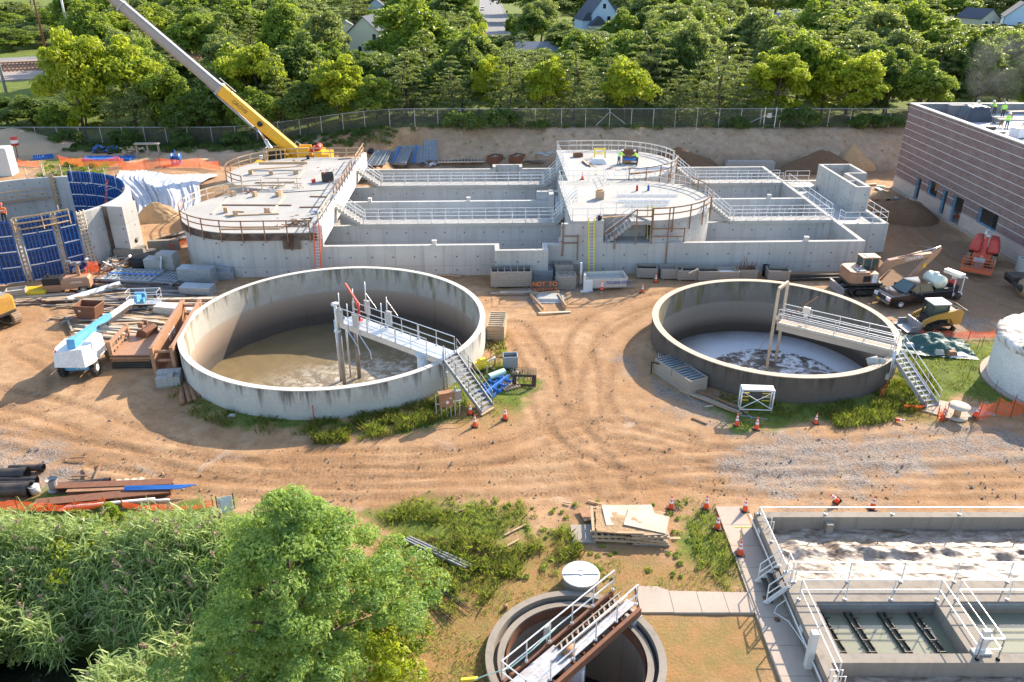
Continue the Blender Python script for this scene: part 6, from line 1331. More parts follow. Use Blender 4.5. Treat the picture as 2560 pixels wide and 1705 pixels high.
for y in (-.9,0,.9): mb.tube([(-2.9,y,1.2),(-2.9,y,2.9)],.03,5)
mb.tube([p0+d*.5+nrm*.7,p0+d*.5+nrm*1.25,p0+d*1.2+nrm*1.25,p0+d*1.2+nrm*.7],.04,5); part('guard_rail',mb,'alum',cr)
mb=MB(); mb.beam(p0+d*11.0-nrm*.8,p0+d*6-nrm*1.0,.5,.16,nrm); mb.tube([p0+d*11.6-nrm*.5,p0+d*12.9-nrm*.65,p0+d*11-nrm*.9,p0+d*5-nrm*1.0],.08,5); mb.tube([p0+d*10.5+nrm*.72,p0+d*9.9+nrm*1.0,p0+d*12.2+nrm*1.0],.05,5); part('jib_bracket',mb,'galv_dark',cr)
part('cable',MB().tube([p0+d*36+nrm*.6,p0+d*8+nrm*.95,p0+d*.5+nrm*.9],.03,4),'dark_steel',cr); part('hose_reel',MB().cyl(p0+d*5.6+Vector((0,-.54,0))+nrm*.1,p0+d*5.6+Vector((0,-.75,0))+nrm*.1,.32),'black',cr)
text('lettering','GROVE',.62,'text_black',cr,TXM(p0+d*8.5+Vector((0,-.535,0))+nrm*.05,-d,nrm))
# ---------------------------------------------------------------- round tank under construction
FC=Vector((-46,72.5,0)); FR=9.6
ft=thing('unfinished_tank','unfinished round concrete tank at the left edge with blue wall formwork','tank',FC)
mb=MB(); mb.lathe([(FR,-.1),(FR,5.0),(FR-.45,5.0),(FR-.45,-.1)],16,(0,0,0),R(-32),R(28),True); mb.lathe([(FR,-.1),(FR,4.75),(FR-.45,4.75),(FR-.45,-.1)],18,(0,0,0),R(28),R(95),True); mb.lathe([(FR,-.1),(FR,4.7),(FR-.45,4.7),(FR-.45,-.1)],24,(0,0,0),R(95),R(200),True); part('wall',mb,'concrete',ft)
part('floor',MB().cyl((0,0,-.05),(0,0,.08),FR-.46,None,48),'concrete_block',ft)
mb=MB(); k0=mb.mark(); mb.bb((-.2,-1.5,-.1),(1.9,.6,5.05)); mb.xf(Matrix.Rotation(R(-8),4,'Z')@Matrix.Translation((FR-.1,0,0)),k0); part('pilaster',mb,'concrete',ft)
mb=MB(); k0=mb.mark(); mb.bb((.02,-1.62,-.1),(.35,-1.501,5.0)); mb.cyl((1.9,-.45,1.6),(1.96,-.45,1.6),.22); mb.xf(Matrix.Rotation(R(-8),4,'Z')@Matrix.Translation((FR-.1,0,0)),k0); part('joint_strip',mb,'plywood_dark',ft)
def form_panel(a,z0,w,h,r,out,name='formwork_panel'):
    mb=MB(); k0=mb.mark(); mb.bb((0,-w/2,0),(.03,w/2,h)); mb.m(1)
    for i in range(5): y=-w/2+.05+(w-.1)*i/4; mb.bb((.031,y-.035,0),(.15,y+.035,h))
    for z in (.12,h*.5,h-.12):
        for i in range(4): mb.bb((.031,-w/2+.09+(w-.1)*i/4,z-.03),(.10,-w/2+(w-.1)*(i+1)/4,z+.03)) if (i%2 or z!=h*.5) else None
    M_=Matrix.Rotation(a,4,'Z')@Matrix.Translation((r,0,z0)) if out else Matrix.Rotation(a,4,'Z')@Matrix.Translation((r,0,z0))@Matrix.Scale(-1,4,(1,0,0)); mb.xf(M_,k0); o=part(name,mb,['navy_form','blue_form'],ft)
    mb=MB(); k0=mb.mark(); mb.bb((.151,-w*.45,.05),(.20,w*.45,.12)); o2=part('clamp_bar',mb.xf(M_,k0),'alum',o)
    return o
for gi,(a0,a1,n) in enumerate(((-112,-94,2),(-90,-63.5,3),(-60,-46,2),(-43,-34.5,1))):
    for i in range(n):
        a=R(a0+(a1-a0)*(i+.5)/n); w_=R(a1-a0)/n*FR*1.0
        for j in range(4): form_panel(a,.05+j*1.36,w_,1.33,FR+.01,True)
for i in range(7):
    a=R(30+9.2*i)
    for j in range(4): form_panel(a,.35+j*1.25,1.42,1.22,FR-.46,False)
for a in (-92,-61.8,-44.5):
    for s in (-.16,.16):
        q=Vector((math.cos(R(a))*(FR+.12),math.sin(R(a))*(FR+.12),0)); tt=Vector((-math.sin(R(a)),math.cos(R(a)),0))*s; part('strongback',MB().beam(q+tt,q+tt+Vector((0,0,5.6)),.09,.14),'lumber_grey',ft)
mb=MB()
for a in (-92,-61.8,-44.5):
    q=Vector((math.cos(R(a))*(FR+.1),math.sin(R(a))*(FR+.1),0))
    for i in range(14): mb.box(q+Vector((0,0,.3+i*.38)),(.2,.2,.12),R(a))
part('wedge',mb,'lumber',ft); ft.children[-1]['kind']='stuff'
mb=MB(); 
for i in range(15):
    for s in (0,.32,.64):
        a=R(-33.2)+s/FR; q=Vector((math.cos(a)*(FR+.2),math.sin(a)*(FR+.2),.2+i*.34)); 
        if s<.6: a2=a+.32/FR; mb.beam(q,Vector((math.cos(a2)*(FR+.2),math.sin(a2)*(FR+.2),.2+i*.34)),.07,.07)
for s in (0,.32,.64): a=R(-33.2)+s/FR; q=Vector((math.cos(a)*(FR+.14),math.sin(a)*(FR+.14),0)); mb.beam(q,q+Vector((0,0,5.3)),.08,.10)
part('end_form',mb,'lumber_pale',ft)
for a in (24,100): 
    mb=MB()
    for i in range(13): q=Vector((math.cos(R(a))*(FR-.62),math.sin(R(a))*(FR-.62),.3+i*.37)); mb.box(q,(.14,.55,.14),R(a))
    q=Vector((math.cos(R(a))*(FR-.55),math.sin(R(a))*(FR-.55),0)); mb.beam(q,q+Vector((0,0,5.0)),.3,.1); part('end_form',mb,'lumber',ft)
def plank_platform(a0,a1,r,z,inward,rail=True):
    mb=MB(); P_=[Vector((math.cos(R(a))*r,math.sin(R(a))*r,z)) for a in np.linspace(a0,a1,5)]
    for a,b in zip(P_,P_[1:]): 
        for o in (0,.25,.5): n_=-((a+b)/2).normalized(); n_.z=0; mb.beam(a+n_*o*inward,b+n_*o*inward,.22,.05)
    if rail:
        e=[p+(-Vector((p.x,p.y,0)).normalized())*.62*inward for p in P_]
        for z_ in (.55,1.05):
            for a,b in zip(e,e[1:]): mb.beam(a+Vector((0,0,z_)),b+Vector((0,0,z_)),.05,.11)
        for p in e[::2]: mb.beam(p-Vector((0,0,.2)),p+Vector((0,0,1.1)),.07,.07)
    part('work_platform',mb,'lumber',ft)
plank_platform(104,140,FR-.5,2.7,1); plank_platform(-62,-38,FR-.1,4.7,-1); plank_platform(-60,-36,FR-.6,4.85,1,False)
mb=MB()
for a,r_ in ((45,FR-.7),(58,FR-.7),(72,FR-.7),(86,FR-.7),(-40,FR-.5),(-75,FR-.5)): q=Vector((math.cos(R(a))*r_,math.sin(R(a))*r_,4.4)); mb.tube([q,q+Vector((0,0,1.6))],.03,5); mb.beam(q,q*1.0-Vector((q.x,q.y,0)).normalized()*.9+Vector((0,0,-.1)),.06)
part('guard_post',mb,'alum',ft)
mb=MB(); q=Vector((2.2,-6.6,0)); mb.bb((-1.5,-7.2,0),(2.2,-6.2,.1)); mb.beam((-.3,-6.0,.1),(-.3,-6.0,4.5),1.3,.12); part('dark_bulkhead',mb,'plywood_dark',ft)
def ladder(a,b,label,mat,w=.42,n=16):
    a,b=Vector(a),Vector(b); t=thing('ladder',label,'ladder',a); d_=(b-a); s=Vector((-d_.y,d_.x,0)); s=(Vector((1,0,0)) if s.length<.05 else s.normalized())
    if abs(s.y)>abs(s.x): s=Vector((1,0,0))
    for q in (-1,1): part('side_rail',MB().beam(s*q*w/2,d_+s*q*w/2,.06,.09,s),mat,t)
    mb=MB()
    for i in range(1,n): mb.tube([d_*i/n-s*w/2,d_*i/n+s*w/2],.022,5)
    o=part('rungs',mb,'alum',t); return t
ladder((-40.6,76.0,.1),(-39.6,77.0,5.6),'short red ladder standing inside the blue formwork of the unfinished tank','red_paint')
a=S(-.55,-.75,0); b=S(-.4,-.05,4.9); ladder(a,b,'bright orange ladder leaning on the front corner of the left deck','ladder_orange',.5,18)
ladder(S(23.1,-.9,0),S(23.0,-.05,5.0),'yellow ladder leaning on the front wall left of the outside stair','ladder_yellow',.48,18)
ladder(S(28.35,.95,H),S(28.35,1.85,5.6),'short green and yellow ladder by the small landing of the middle deck','ladder_yellow',.4,9)
# ---------------------------------------------------------------- people
person((-43.0,65.3,4.75),R(200),'worker in orange jacket and red hard hat behind the blue formwork','hivis_orange','dark_cloth','helmet_red')
p=YL(20,330); person((p.x-.3,p.y+1.2,1.3),R(120),'worker in orange shirt on the machine at the left edge of the yard','hivis_orange','denim','helmet_white','bend')
q=FM(705,312); person(q,R(-60),'worker in lime shirt and light jeans left of the brown tool box','hivis','denim','helmet_white','bend'); q=FM(900,318); person(q,R(65),'worker in lime shirt and dark trousers right of the brown tool box','hivis','dark_cloth','helmet_white','bend')
for (x,y,rz,lab,pt,hat,pose,sh) in ((2447,291,40,'roof worker in lime bending behind the black tarpaulin','dark_cloth','helmet_white','bend','hivis'),(2484,289,100,'roof worker in lime with orange glove reaching towards the tarpaulin','dark_cloth','helmet_white','bend','hivis'),(2504,296,160,'roof worker in lime standing with back turned near the far parapet','dark_cloth','helmet_white','stride','hivis'),(2514,325,175,'roof worker in lime and blue jeans at the cluttered table','denim','helmet_white','stand','hivis')):
    q=onroof(x,y); person((q.x,q.y,8.955),R(rz),lab,sh,pt,hat,pose)
q=onroof(2510,262); single('bucket_on_pole',MB().cyl((0,0,0),(0,0,1.6),.04).cyl((0,0,1.6),(0,0,2.1),.2,.28),'red_paint','red bucket held up on a pole behind the roof workers','bucket',(q.x-.0,onroof(2504,296).y+.6,8.955))
# ---------------------------------------------------------------- things on the left deck
LD=[((890,350),(1400,345),.28,.28,'thick timber beam lying across the back of the left deck','lumber',.5),((800,410),(1350,372),.2,.1,'long plank slanting below the thick timber on the left deck','lumber',.5),((840,500),(1260,493),.14,.1,'brown batten in the middle of the left deck behind the rubbish','lumber_brown',0),((1250,495),(1360,370),.16,.1,'white batten slanting beside the thick timber on the left deck','lumber_pale',0),
 ((570,575),(1150,572),.12,.12,'long timber on blocks in the middle of the left deck','lumber',.4),((490,735),(1225,738),.14,.1,'brown batten across the front part of the left deck','lumber_brown',0),((380,830),(560,660),.16,.1,'pale batten slanting at the left of the front lobe','lumber_pale',0),((1010,820),(1155,640),.18,.1,'pale batten slanting in the centre of the front lobe','lumber_pale',0),((520,850),(1095,828),.16,.1,'plank along the front edge of the front lobe','lumber',0),
 ((480,990),(1110,985),.14,.1,'batten lying against the front rail of the left deck','lumber',0),((610,800),(725,808),.14,.1,'short plank in the front lobe beside tumbled blocks','lumber',0),((1420,645),(1615,650),.12,.1,'short brown batten near the long parapet','lumber_brown',0),((1310,760),(1530,757),.12,.1,'brown batten near the lower stair head','lumber_brown',0),((1440,470),(1550,400),.18,.06,'pale board near the parapet in the back lobe','lumber_pale',0),((1150,600),(1580,575),.06,.05,'long dark hose-like strip by the parapet','black',0),((1720,250),(1860,240),.12,.1,'brown batten at the back corner of the left deck','lumber_brown',0),((1250,255),(1285,275),.2,.08,'short board at the back of the left deck','lumber',0),((1510,335),(1555,300),.2,.06,'small pale board at the back right of the left deck','lumber_pale',0)]
for a,b,w_,h_,lab,mt_,z in LD:
    p,q=FD(*a,DZ+z*0),FD(*b,DZ+z*0); p.z=q.z=DZ+.005+z; one_board(p,q,w_,h_,lab,mt_,'timber')
for i,(x,y) in enumerate(((795,405),(1008,412),(1270,405),(610,635),(838,640),(1105,625),(530,810),(632,845),(966,815),(1085,640))):
    p=FD(x,y); single('timber_block',MB().box((0,0,.22),(.42,.34,.44)).box((0,0,.4605),(.34,.28,.04)),'lumber','square timber block %s on the left deck'%('under the left end of the thick beam','under the middle of the slanting plank','under the right end of the thick beam','at the left end of the long timber','under the middle of the long timber','at the right end of the long timber','tumbled at the left of the front lobe','tipped by the front plank','by the pale batten in the front lobe','second at the right end of the long timber')[i],'block',(p.x,p.y,DZ+.005),.3*i,'timber blocks on the left deck')
def junk(p,label,cols,seed,n=16,s=.4,name='scrap_heap',sp=.7):
    rs=random.Random(seed); t=thing(name,label,'scrap heap',p)
    for c in range(len(cols)):
        mb=MB()
        for i in range(n//len(cols)): mb.box((rs.gauss(0,sp*.5),rs.gauss(0,sp*.4),rs.uniform(.05,s)),(rs.uniform(.1,s*2.2),rs.uniform(.04,s*.5),rs.uniform(.03,s*.4)),rs.uniform(0,3),rs.gauss(0,.3),rs.gauss(0,.3))
        part('scrap',mb,cols[c],t)
    return t
junk(FD(1080,540),'heap of pale sheeting and boards in the middle of the left deck',['lumber_pale','geotextile'],1,14,.3); junk(FD(1290,545),'small heap of pale offcuts near the middle of the left deck',['lumber_pale','lumber'],2,9,.2,sp=.5); junk(FD(790,605),'red and black hose heap beside the long timber on the left deck',['red_paint','dark_steel'],3,10,.15,sp=.9); junk(FD(1300,930),'jumble of timbers and pipes at the front right corner of the left deck',['lumber','lumber_brown','dark_steel'],4,30,.35,sp=1.7); junk(FD(1590,365),'dark bundle of steel ties at the back of the left deck',['rust','dark_steel'],5,14,.12,sp=.8); junk(FD(1690,490),'white and grey rubbish beside the parapet',['white_paint','galv_dark'],6,14,.2,sp=.8); junk(FD(1500,820),'blue bucket and tools by the lower stair head',['blue_form','galv'],7,10,.25,sp=.5)
p=FD(1610,480); g=thing('compressor','dark red engine-driven power unit on the left deck near the parapet','compressor',p,.3); part('frame',MB().bb((-.6,-.4,.1),(.6,-.32,.9)).bb((-.6,.32,.1),(.6,.4,.9)).bb((-.6,-.31,.1),(-.52,.31,.9)),'dark_steel',g); part('engine',MB().bb((-.45,-.28,.15),(.1,.28,.75)).cyl((.3,-.25,.4),(.3,.25,.4),.22),'rust',g); part('fuel_tank',MB().cyl((-.3,-.2,.86),(-.3,.25,.86),.12),'red_paint',g)
p=FD(1460,495); single('gas_can',MB().bb((-.18,-.14,0),(.18,.14,.36)).cyl((.08,0,.36),(.12,0,.48),.04),'red_paint','small dark red fuel can left of the power unit on the left deck','fuel can',p)
for (x,y,lab,mt_) in ((905,245,'white bucket at the back edge of the left deck','white_paint'),(1400,245,'small black bucket at the back of the left deck','black'),(1350,300,'small black box on the back lobe','black')): single('bucket',MB().cyl((0,0,0),(0,0,.42),.17,.2).lathe([(.2,.42),(.215,.425),(.215,.40)],16),mt_,lab,'bucket',FD(x,y))
p=FD(765,600); cone(440+765/4.238,340+600/4.238,'squat orange marker lying among hoses on the left deck',DZ,None,.6)
# ---------------------------------------------------------------- things on the middle deck
p=FM(825,290); g=thing('gang_box','open brown steel tool box with blue inside between the two workers','tool box',p,R(-4)); part('body',MB().bb((-.85,-.4,.12),(.85,.4,.42)).bb((-.85,-.4,.42),(-.8,.4,.85)).bb((.8,-.4,.42),(.85,.4,.85)).bb((-.8,.35,.42),(.8,.4,.85)).bb((-.7,-.3,0),(-.55,.3,.119)).bb((.55,-.3,0),(.7,.3,.119)),'rust_light',g); part('tray',MB().bb((-.79,-.41,.421),(.79,.34,.6)),'bright_blue',g); part('lid',MB().box((0,.42,1.15),(1.7,.08,.62),0,-.15),'rust',g); part('panel',MB().bb((.1,-.43,.2),(.7,-.405,.36)),'white_paint',g)
p=FM(500,290); V,F=tarp_shape(2.0,1.0,.55,8,18); o=npmesh('plastic_sheet',V,F,'geotextile'); o.location=FM(490,290); tag(o,'crumpled white plastic sheet on the middle deck by the timber','plastic sheet')
p=FM(275,220); single('rust_basket',MB().bb((-.5,-.3,0),(.5,.3,.06)).bb((-.5,-.3,.061),(-.44,.3,.42)).bb((.44,-.3,.061),(.5,.3,.42)).bb((-.44,.24,.061),(.44,.3,.42)).bb((-.44,-.3,.061),(.44,-.24,.42)),'rust','rusty open box at the back left of the middle deck','box',p,.25)
boards(FM(385,300),R(105),6,2.6,'stack of brown planks on the middle deck left of the plastic sheet',['lumber_brown','lumber_pale'],3,.18,.06,.3,.05)
mb=MB()
for x in (-.6,.6): mb.beam((x,-.3,0),(x,-.3,1.0),.07).beam((x,.3,0),(x,.3,1.0),.07).beam((x,-.3,.98),(x,.3,.98),.07)
for y in (-.3,.3): mb.beam((-.6,y,.98),(.6,y,.98),.07).beam((-.6,y,.5),(.6,y,.5),.07)
single('saw_horse',mb,'yellow_light','yellow metal trestle at the back of the middle deck','trestle',FM(505,230))
cone(1380+322/4.238,340+460/4.238,'cone on the small ledge at the left of the middle deck',MZ-.0)
p=FM(505,665); single('plywood_box',MB().bb((-.35,-.3,.0),(.35,.3,.75)).bb((-.38,-.33,.751),(.38,.33,.79)).box((0,0,.86),(.5,.2,.12),.4),'lumber','tall pale plywood box on the front lobe of the middle deck','box',p,.1)
for i,(x0,x1,y,wd_,hh,lab) in enumerate(((690,1320,640,.6,.5,'long white railing frame lying along the back of the front lobe'),(700,1250,700,.5,.3,'second white railing frame lying on the front lobe'),(760,1230,745,.5,.3,'white railing frame nearest the edge on the front lobe'))):
    a,b=FM(x0,y),FM(x1,y); t=thing('railing_frame',lab,'railing frame',(a+b)/2,ANG(a,b),'white railing frames waiting on the middle deck'); l=(b-a).length/2; mb=MB()
    for y_ in (-wd_/2,0,wd_/2): mb.tube([(-l,y_,.1+.03*i),(l,y_,.1+.03*i)],.03,6)
    for k_ in range(8): x=-l+2*l*k_/7; mb.tube([(x,-wd_/2,.12),(x,wd_/2,.12+hh)],.025,6); 
    part('frame',mb,'alum',t)
one_board(FM(640,860),FM(470,870),.2,.1,'brown plank on the front edge of the middle deck','lumber_brown'); one_board(FM(790,850),FM(480,880),.15,.1,'longer plank behind it on the front edge of the middle deck','lumber'); one_board(FM(840,405),FM(1110,375),.3,.12,'brown plank inside the curved rail of the far lobe','lumber_brown'); one_board(FM(470,410),FM(505,345),.15,.08,'pale plank on the middle deck near the cone','lumber_pale')
single('bucket',MB().cyl((0,0,0),(0,0,.4),.17,.21),'black','black bucket at the front edge of the middle deck','bucket',FM(505,890))
for (x,y,lab,mt_) in ((620,350,'red tool case on the middle deck in front of the workers','red_paint'),(830,350,'red and black hand tools in front of the tool box','dark_steel')): junk(FM(x,y),lab,[mt_,'red_paint'],int(x),8,.12,'tool_heap',.7)
for (x,y,lab,mt_) in ((900,580,'red bottle on the back edge of the front lobe','red_paint'),(1020,578,'dark blue bottle on the back edge of the front lobe','blue_form')): single('gas_bottle',MB().cyl((0,0,0),(0,0,.5),.12).cyl((0,0,.5),(0,0,.6),.05),mt_,lab,'bottle',FM(x,y))
V,F=tarp_shape(4.6,.9,.25,5,24); o=npmesh('plastic_sheet',V,F,'geotextile'); q=FM(1050,345); o.location=q; o.rotation_euler=(0,0,.25); tag(o,'long crumpled plastic sheet along the rail of the far lobe','plastic sheet')
# ---------------------------------------------------------------- behind the basin
for i,(a,b,wd_,lab,bl) in enumerate((((130,340),(230,160),1.6,'leftmost narrow aluminium form panel behind the basin',None),((230,335),(300,160),.9,'thin aluminium form panel, second from left behind the basin',None),((350,330),(430,130),3.4,'large aluminium form panel with two blue braces behind the basin','bright_blue'),((580,325),(600,115),3.0,'large aluminium form panel right of the blue-braced one','bright_blue'),((750,285),(750,45),1.7,'narrow aluminium form panel lying up the bank',None))):
    p=FB(*a); q=FB(*b); z0=hz(p.x,p.y)
    L_=(5.0,4.6,5.2,5.0,6.0)[i]; P0=hit(900+a[0]/4.238,340+(a[1]-8)/4.238); P1=hit(900+b[0]/4.238,340+(b[1]+20)/4.238); dd=(P1-P0); L_=dd.length; c=(P0+P1)/2+Vector((0,0,.22))
    o=panel_stack(c,0,L_,wd_,2 if i in(2,3) else 1,lab,'silver_form',.16,14,0,'aluminium form panels behind the basin','formwork_sheet',bl); o.rotation_euler=(0,-math.asin(dd.z/L_),math.atan2(dd.y,dd.x))
a=hit(900+830/4.238,340+290/4.238);b=hit(900+1320/4.238,340+255/4.238); t=thing('truss_form','long dark open-ribbed truss form lying behind the basin','truss form',(a+b)/2,ANG(a,b)); l=(b-a).length/2; part('web_panel',MB().bb((-l,-.9,.1),(l,.9,.16)),'black',t); mb=MB()
for y in (-.95,.95): mb.bb((-l,y-.05,.1),(l,y+.05,.3))
for i in range(15): x=-l+2*l*i/14; mb.bb((x-.05,-.9,.161),(x+.05,.9,.30))
part('frame',mb,'lumber_pale',t)
for (x,y,lab) in ((1430,270,'open rusty skip box behind the basin, left of two'),(1665,265,'open rusty skip box behind the basin, right of two')):
    p=hit(900+x/4.238,340+y/4.238+3); t=thing('rusty_skip',lab,'skip',p,R(60),'rusty boxes behind the basin'); part('side',MB().bb((-1,-.7,.1),(1,-.64,1.0)).bb((-1,.64,.1),(1,.7,1.0)).bb((-1,-.64,.1),(-.94,.64,1.0)).bb((.94,-.64,.1),(1,.64,1.0)).bb((-.94,-.64,.1),(.94,.64,.16)),'rust',t); part('rubbish',MB().box((0,0,.7),(1.7,.3,.2),.2).box((.2,.2,.8),(1.5,.2,.15),-.3),'lumber_grey',t)
rs=random.Random(4)
for i in range(9):
    p=hit(900+(1880+i*32)/4.238,340+(185+rs.uniform(-12,25))/4.238); mb=MB(); s=rs.uniform(.3,.75); mb.lathe([(0,-s*.3),(s*.8,-.1),(s,.15*s),(s*.6,s*.55),(0,s*.6)],7); o=single('boulder',mb,'concrete_block','grey boulder in the loose row at the bank foot behind the middle deck','boulder',p,rs.uniform(0,3),'boulders at the bank foot'); o.scale=(1,rs.uniform(.6,.9),rs.uniform(.6,1))
junk(hit(900+780/4.238,340+312/4.238),'dark debris heap at the foot of the panel lying up the bank',['dark_steel','geotextile'],31,12,.5,sp=1.2); boards(hit(900+1930/4.238,340+272/4.238),R(3),7,5,'pile of dark boards behind the basin left of the middle deck',['plywood_dark','lumber_grey'],9,.3,.06,.6,.05)
single('black_bag',MB().lathe([(0,0),(.5,.1),(.6,.4),(.35,.75),(.1,.85),(0,.8)],10),'black','black rubbish bag on the bank behind the left deck','bag',hit(900+125/4.238,340+195/4.238))
mound((22,105.2,-.1),13,6,3.0,'broad brown soil heap behind the middle deck at the bank foot','soil_dark',11); mound((40.5,104.6,-.1),11,5.5,2.9,'brown soil heap at the bank foot left of the brick building','soil_dark',14); mound((45.0,105.5,0),6,5,3.2,'tan and grey soil heap in the corner by the brick building','soil_tan',17)
p=RR_(930,440); mound((p.x,p.y,0),7.4,6.4,2.2,'dark soil heap between the basin end and the brick building','soil_dark',21)
p=RR_(690,230); mound((p.x,p.y,0),3.6,2.2,.9,'small sunlit sandy heap beside the basin end channel','soil_tan',24)
a=FM(1900,230,0); single('concrete_block_wall',MB().bb((-3.2,-.4,0),(3.2,.4,.9)).bb((-3.0,-.3,.901),(3.0,.3,1.05)),'concrete_block','low pale block wall at the bank foot behind the right basins','block wall',(31.5,105.2,0),-.05)
one_board(G(1914,400,.3),G(2030,412,.3),.5,.35,'pale concrete kerb beam at the bank foot behind the end channel','concrete_block','kerb_beam')
for a,b,w_,lab,mt_ in (((530,100),(640,90),.35,'pale board end by the sandy heap at the basin end','lumber_pale'),((640,130),(860,250),.5,'long blue-grey steel sheet by the sandy heap','silver_form'),((560,190),(640,260),.4,'brown steel sheet below the sandy heap','rust_light'),((730,130),(820,135),.3,'short pale board by the building corner','lumber_pale'),((985,255),(1100,230),.2,'white pipe lying at the building foot','white_paint'),((640,110),(730,120),.4,'teal plank beside the pale board end','teal_pipe')): one_board(RR_(*a,.05),RR_(*b,.05),w_,.15,lab,mt_)
cone(2190,402,'cone by the red and white tape between basin and building')
mb=MB(); a=G(2170,375,.9);b=G(2245,368,.9); mb.beam(a,b,.02,.1); single('barrier_tape',mb,'red_paint','red and white barrier tape between the end channel and the brick building','tape',(0,0,0)) 
for (x,y,lab) in ((1463,440,'cone in front of the brick building door, left of two'),(1508,445,'cone in front of the brick building door, right of two')): cone(2040+x/4.238,440+y/4.238,lab)
# ---------------------------------------------------------------- far left yard behind the tank
p=FL(70,380,.0); single('concrete_cube',MB().bb((-1.2,-1.0,0),(1.2,1.0,3.2)).bb((-1.1,-.9,3.201),(1.1,.9,3.3)),'concrete_top','big white concrete block at the far left edge','concrete block',(FL(55,365,1.5).x,FL(55,365,1.5).y,1.5),.15)
p=FL(190,185,1.5); g=thing('warning_drum','red and white striped barrel on a post at the far left','barrel',p); part('post',MB().tube([(0,0,0),(.1,0,1.6)],.06),'rust',g); part('drum',MB().cyl((.1,0,1.6),(.1,0,2.7),.45),'red_paint',g); part('stripe',MB().lathe([(.46,1.9),(.46,2.3)],16,(.1,0,0)),'white_paint',g)
mound((FL(120,150,1.5).x-2,FL(120,150,1.5).y+4,1.3),17,12,3.2,'sandy heap at the far left by the fence','soil_sand',33)
def blueforms(p,rz,n,label,flat=True,mat='bright_blue'):
    t=thing('blue_form_stack',label,'formwork stack',p,rz)
    for i in range(n):
        mb=MB(); x=(i-n/2)*1.25; mb.bb((x,-1.0,.02),(x+1.15,1.0,.10))
        for j in range(5): mb.bb((x+.02+j*.26,-1.0,.101),(x+.08+j*.26,1.0,.30))
        for y in (-.9,0,.9): mb.bb((x+.09,y-.04,.12),(x+1.05,y+.04,.26))
        part('form',mb,mat,t)
    return t
blueforms(FL(1160,205,1.5),.05,5,'row of bright blue forms lying behind the unfinished tank'); blueforms(FL(465,190,1.5),.5,2,'small blue form pair near the fence at the far left')
junk(FL(1120,130,1.5),'black drums and blue gear heaped at the fence',['black','blue_form'],41,24,.8,sp=1.8); junk(FL(1390,140,1.5),'pale cardboard and timber heap at the fence',['lumber_pale','lumber'],42,16,.7,sp=1.2)
t=thing('work_trestle','pale wooden trestle table by the fence left of the crane','trestle',FL(1580,165,1.5),.05); part('table_top',MB().bb((-1.6,-.4,1.5),(1.6,.4,1.65)),'lumber_grey',t)
for x in (-1.4,0,1.4): part('leg',MB().beam((x,-.35,0),(x,0,1.499),.15).beam((x,.35,0),(x,0,1.499),.15),'lumber_grey',t)
t=thing('blue_spool','blue spool rack standing by the orange net left of the crane','spool',FL(1875,255,1.5)); part('spool',MB().cyl((-.5,0,.8),(-.45,0,.8),.6).cyl((.45,0,.8),(.5,0,.8),.6).cyl((-.45,0,.8),(.45,0,.8),.25),'blue_form',t); part('stand',MB().box((0,0,.1),(1.1,.9,.2)).tube([(0,0,.2),(0,0,1.8)],.08),'bright_blue',t)
net([FL(640,265,1.5),FL(900,295,1.5),FL(1270,275,1.5),FL(1330,300,1.5)],1.3,'crumpled orange net along the back of the unfinished tank',1)
net([FL(1290,325,1.5),FL(1550,310,1.5),FL(1700,290,1.5),FL(2120,290,1.5),FL(2330,320,1.5)],1.2,'long orange net running towards the left deck, below the blue spool',2)
net([FL(200,270,1.5),FL(420,285,1.5)],.8,'short orange net among weeds beside the white block',3)
for i,(a,b) in enumerate((((215,355),(340,300)),((380,360),(520,300)),((400,400),(540,345)),((240,400),(370,340)))): p,q=FL(*a,4.7),FL(*b,5.2); one_board(p,q,.12,.06,'pale guard timber on the tank rim, number %s from the left'%('one','three','four','two')[i],'lumber_pale') if False else None
t=thing('rim_guard','pale timber guard rails leaning on the back rim of the unfinished tank','guard rail',(-49.5,81.8,4.72)); 
for i,x in enumerate((0,1.9)): part('frame',MB().beam((x-.9,0,.1),(x+1.0,.3,.9),.1,.05).beam((x-.8,0,-.0),(x-.8,0,.9),.07).beam((x+.8,.3,0),(x+.8,.3,1.2),.07).beam((x-.9,0,-.0),(x+1.0,.3,.5),.1,.05),'lumber_pale',t)
for i,(x,y) in enumerate(((1660,385),(1950,395))): panel_stack(FL(x,y,1.55),.15,3.2,.8,1,'weathered timber mat on the white sheeting, %s of two'%('left','right')[i],'lumber_grey',.12,9,0,'timber mats on the sheeting','timber_mat')
# white sheeting over the pit side
def sheeting():
    n,m=110,44; U,Vv=np.meshgrid(np.linspace(0,1,n),np.linspace(0,1,m)); c=[np.array(q) for q in (FL(1440,800,0.1),FL(1960,840,.1),FL(1240,330,1.8),FL(2260,380,1.8))]
    q=(c[0][None,None]*(1-U[...,None])+c[1][None,None]*U[...,None])*(1-Vv[...,None])+(c[2][None,None]*(1-U[...,None])+c[3][None,None]*U[...,None])*Vv[...,None]; x0=q[...,0]+.6*np.sin(Vv*7); y=q[...,1]+.8*np.sin(U*8)
    fold=(noise2(U*40,Vv*1.0,71,3,1)-.5)*.9*(1-Vv*.75)+(noise2(U*9,Vv*6,72,3,1)-.5)*.4
    z=np.maximum(T(x0,y,False),1.75*sst(.0,.60,Vv))+.10+np.maximum(fold,-.1)
    i=np.arange(m-1)[:,None]*n+np.arange(n-1)[None,:]; return tag(npmesh('white_sheeting',np.stack([x0.ravel(),y.ravel(),z.ravel()],1),np.stack([i,i+1,i+n+1,i+n],-1).reshape(-1,4),'sheet_grey',smooth=True),'wrinkled white plastic sheeting covering the pit side beside the unfinished tank','sheeting')
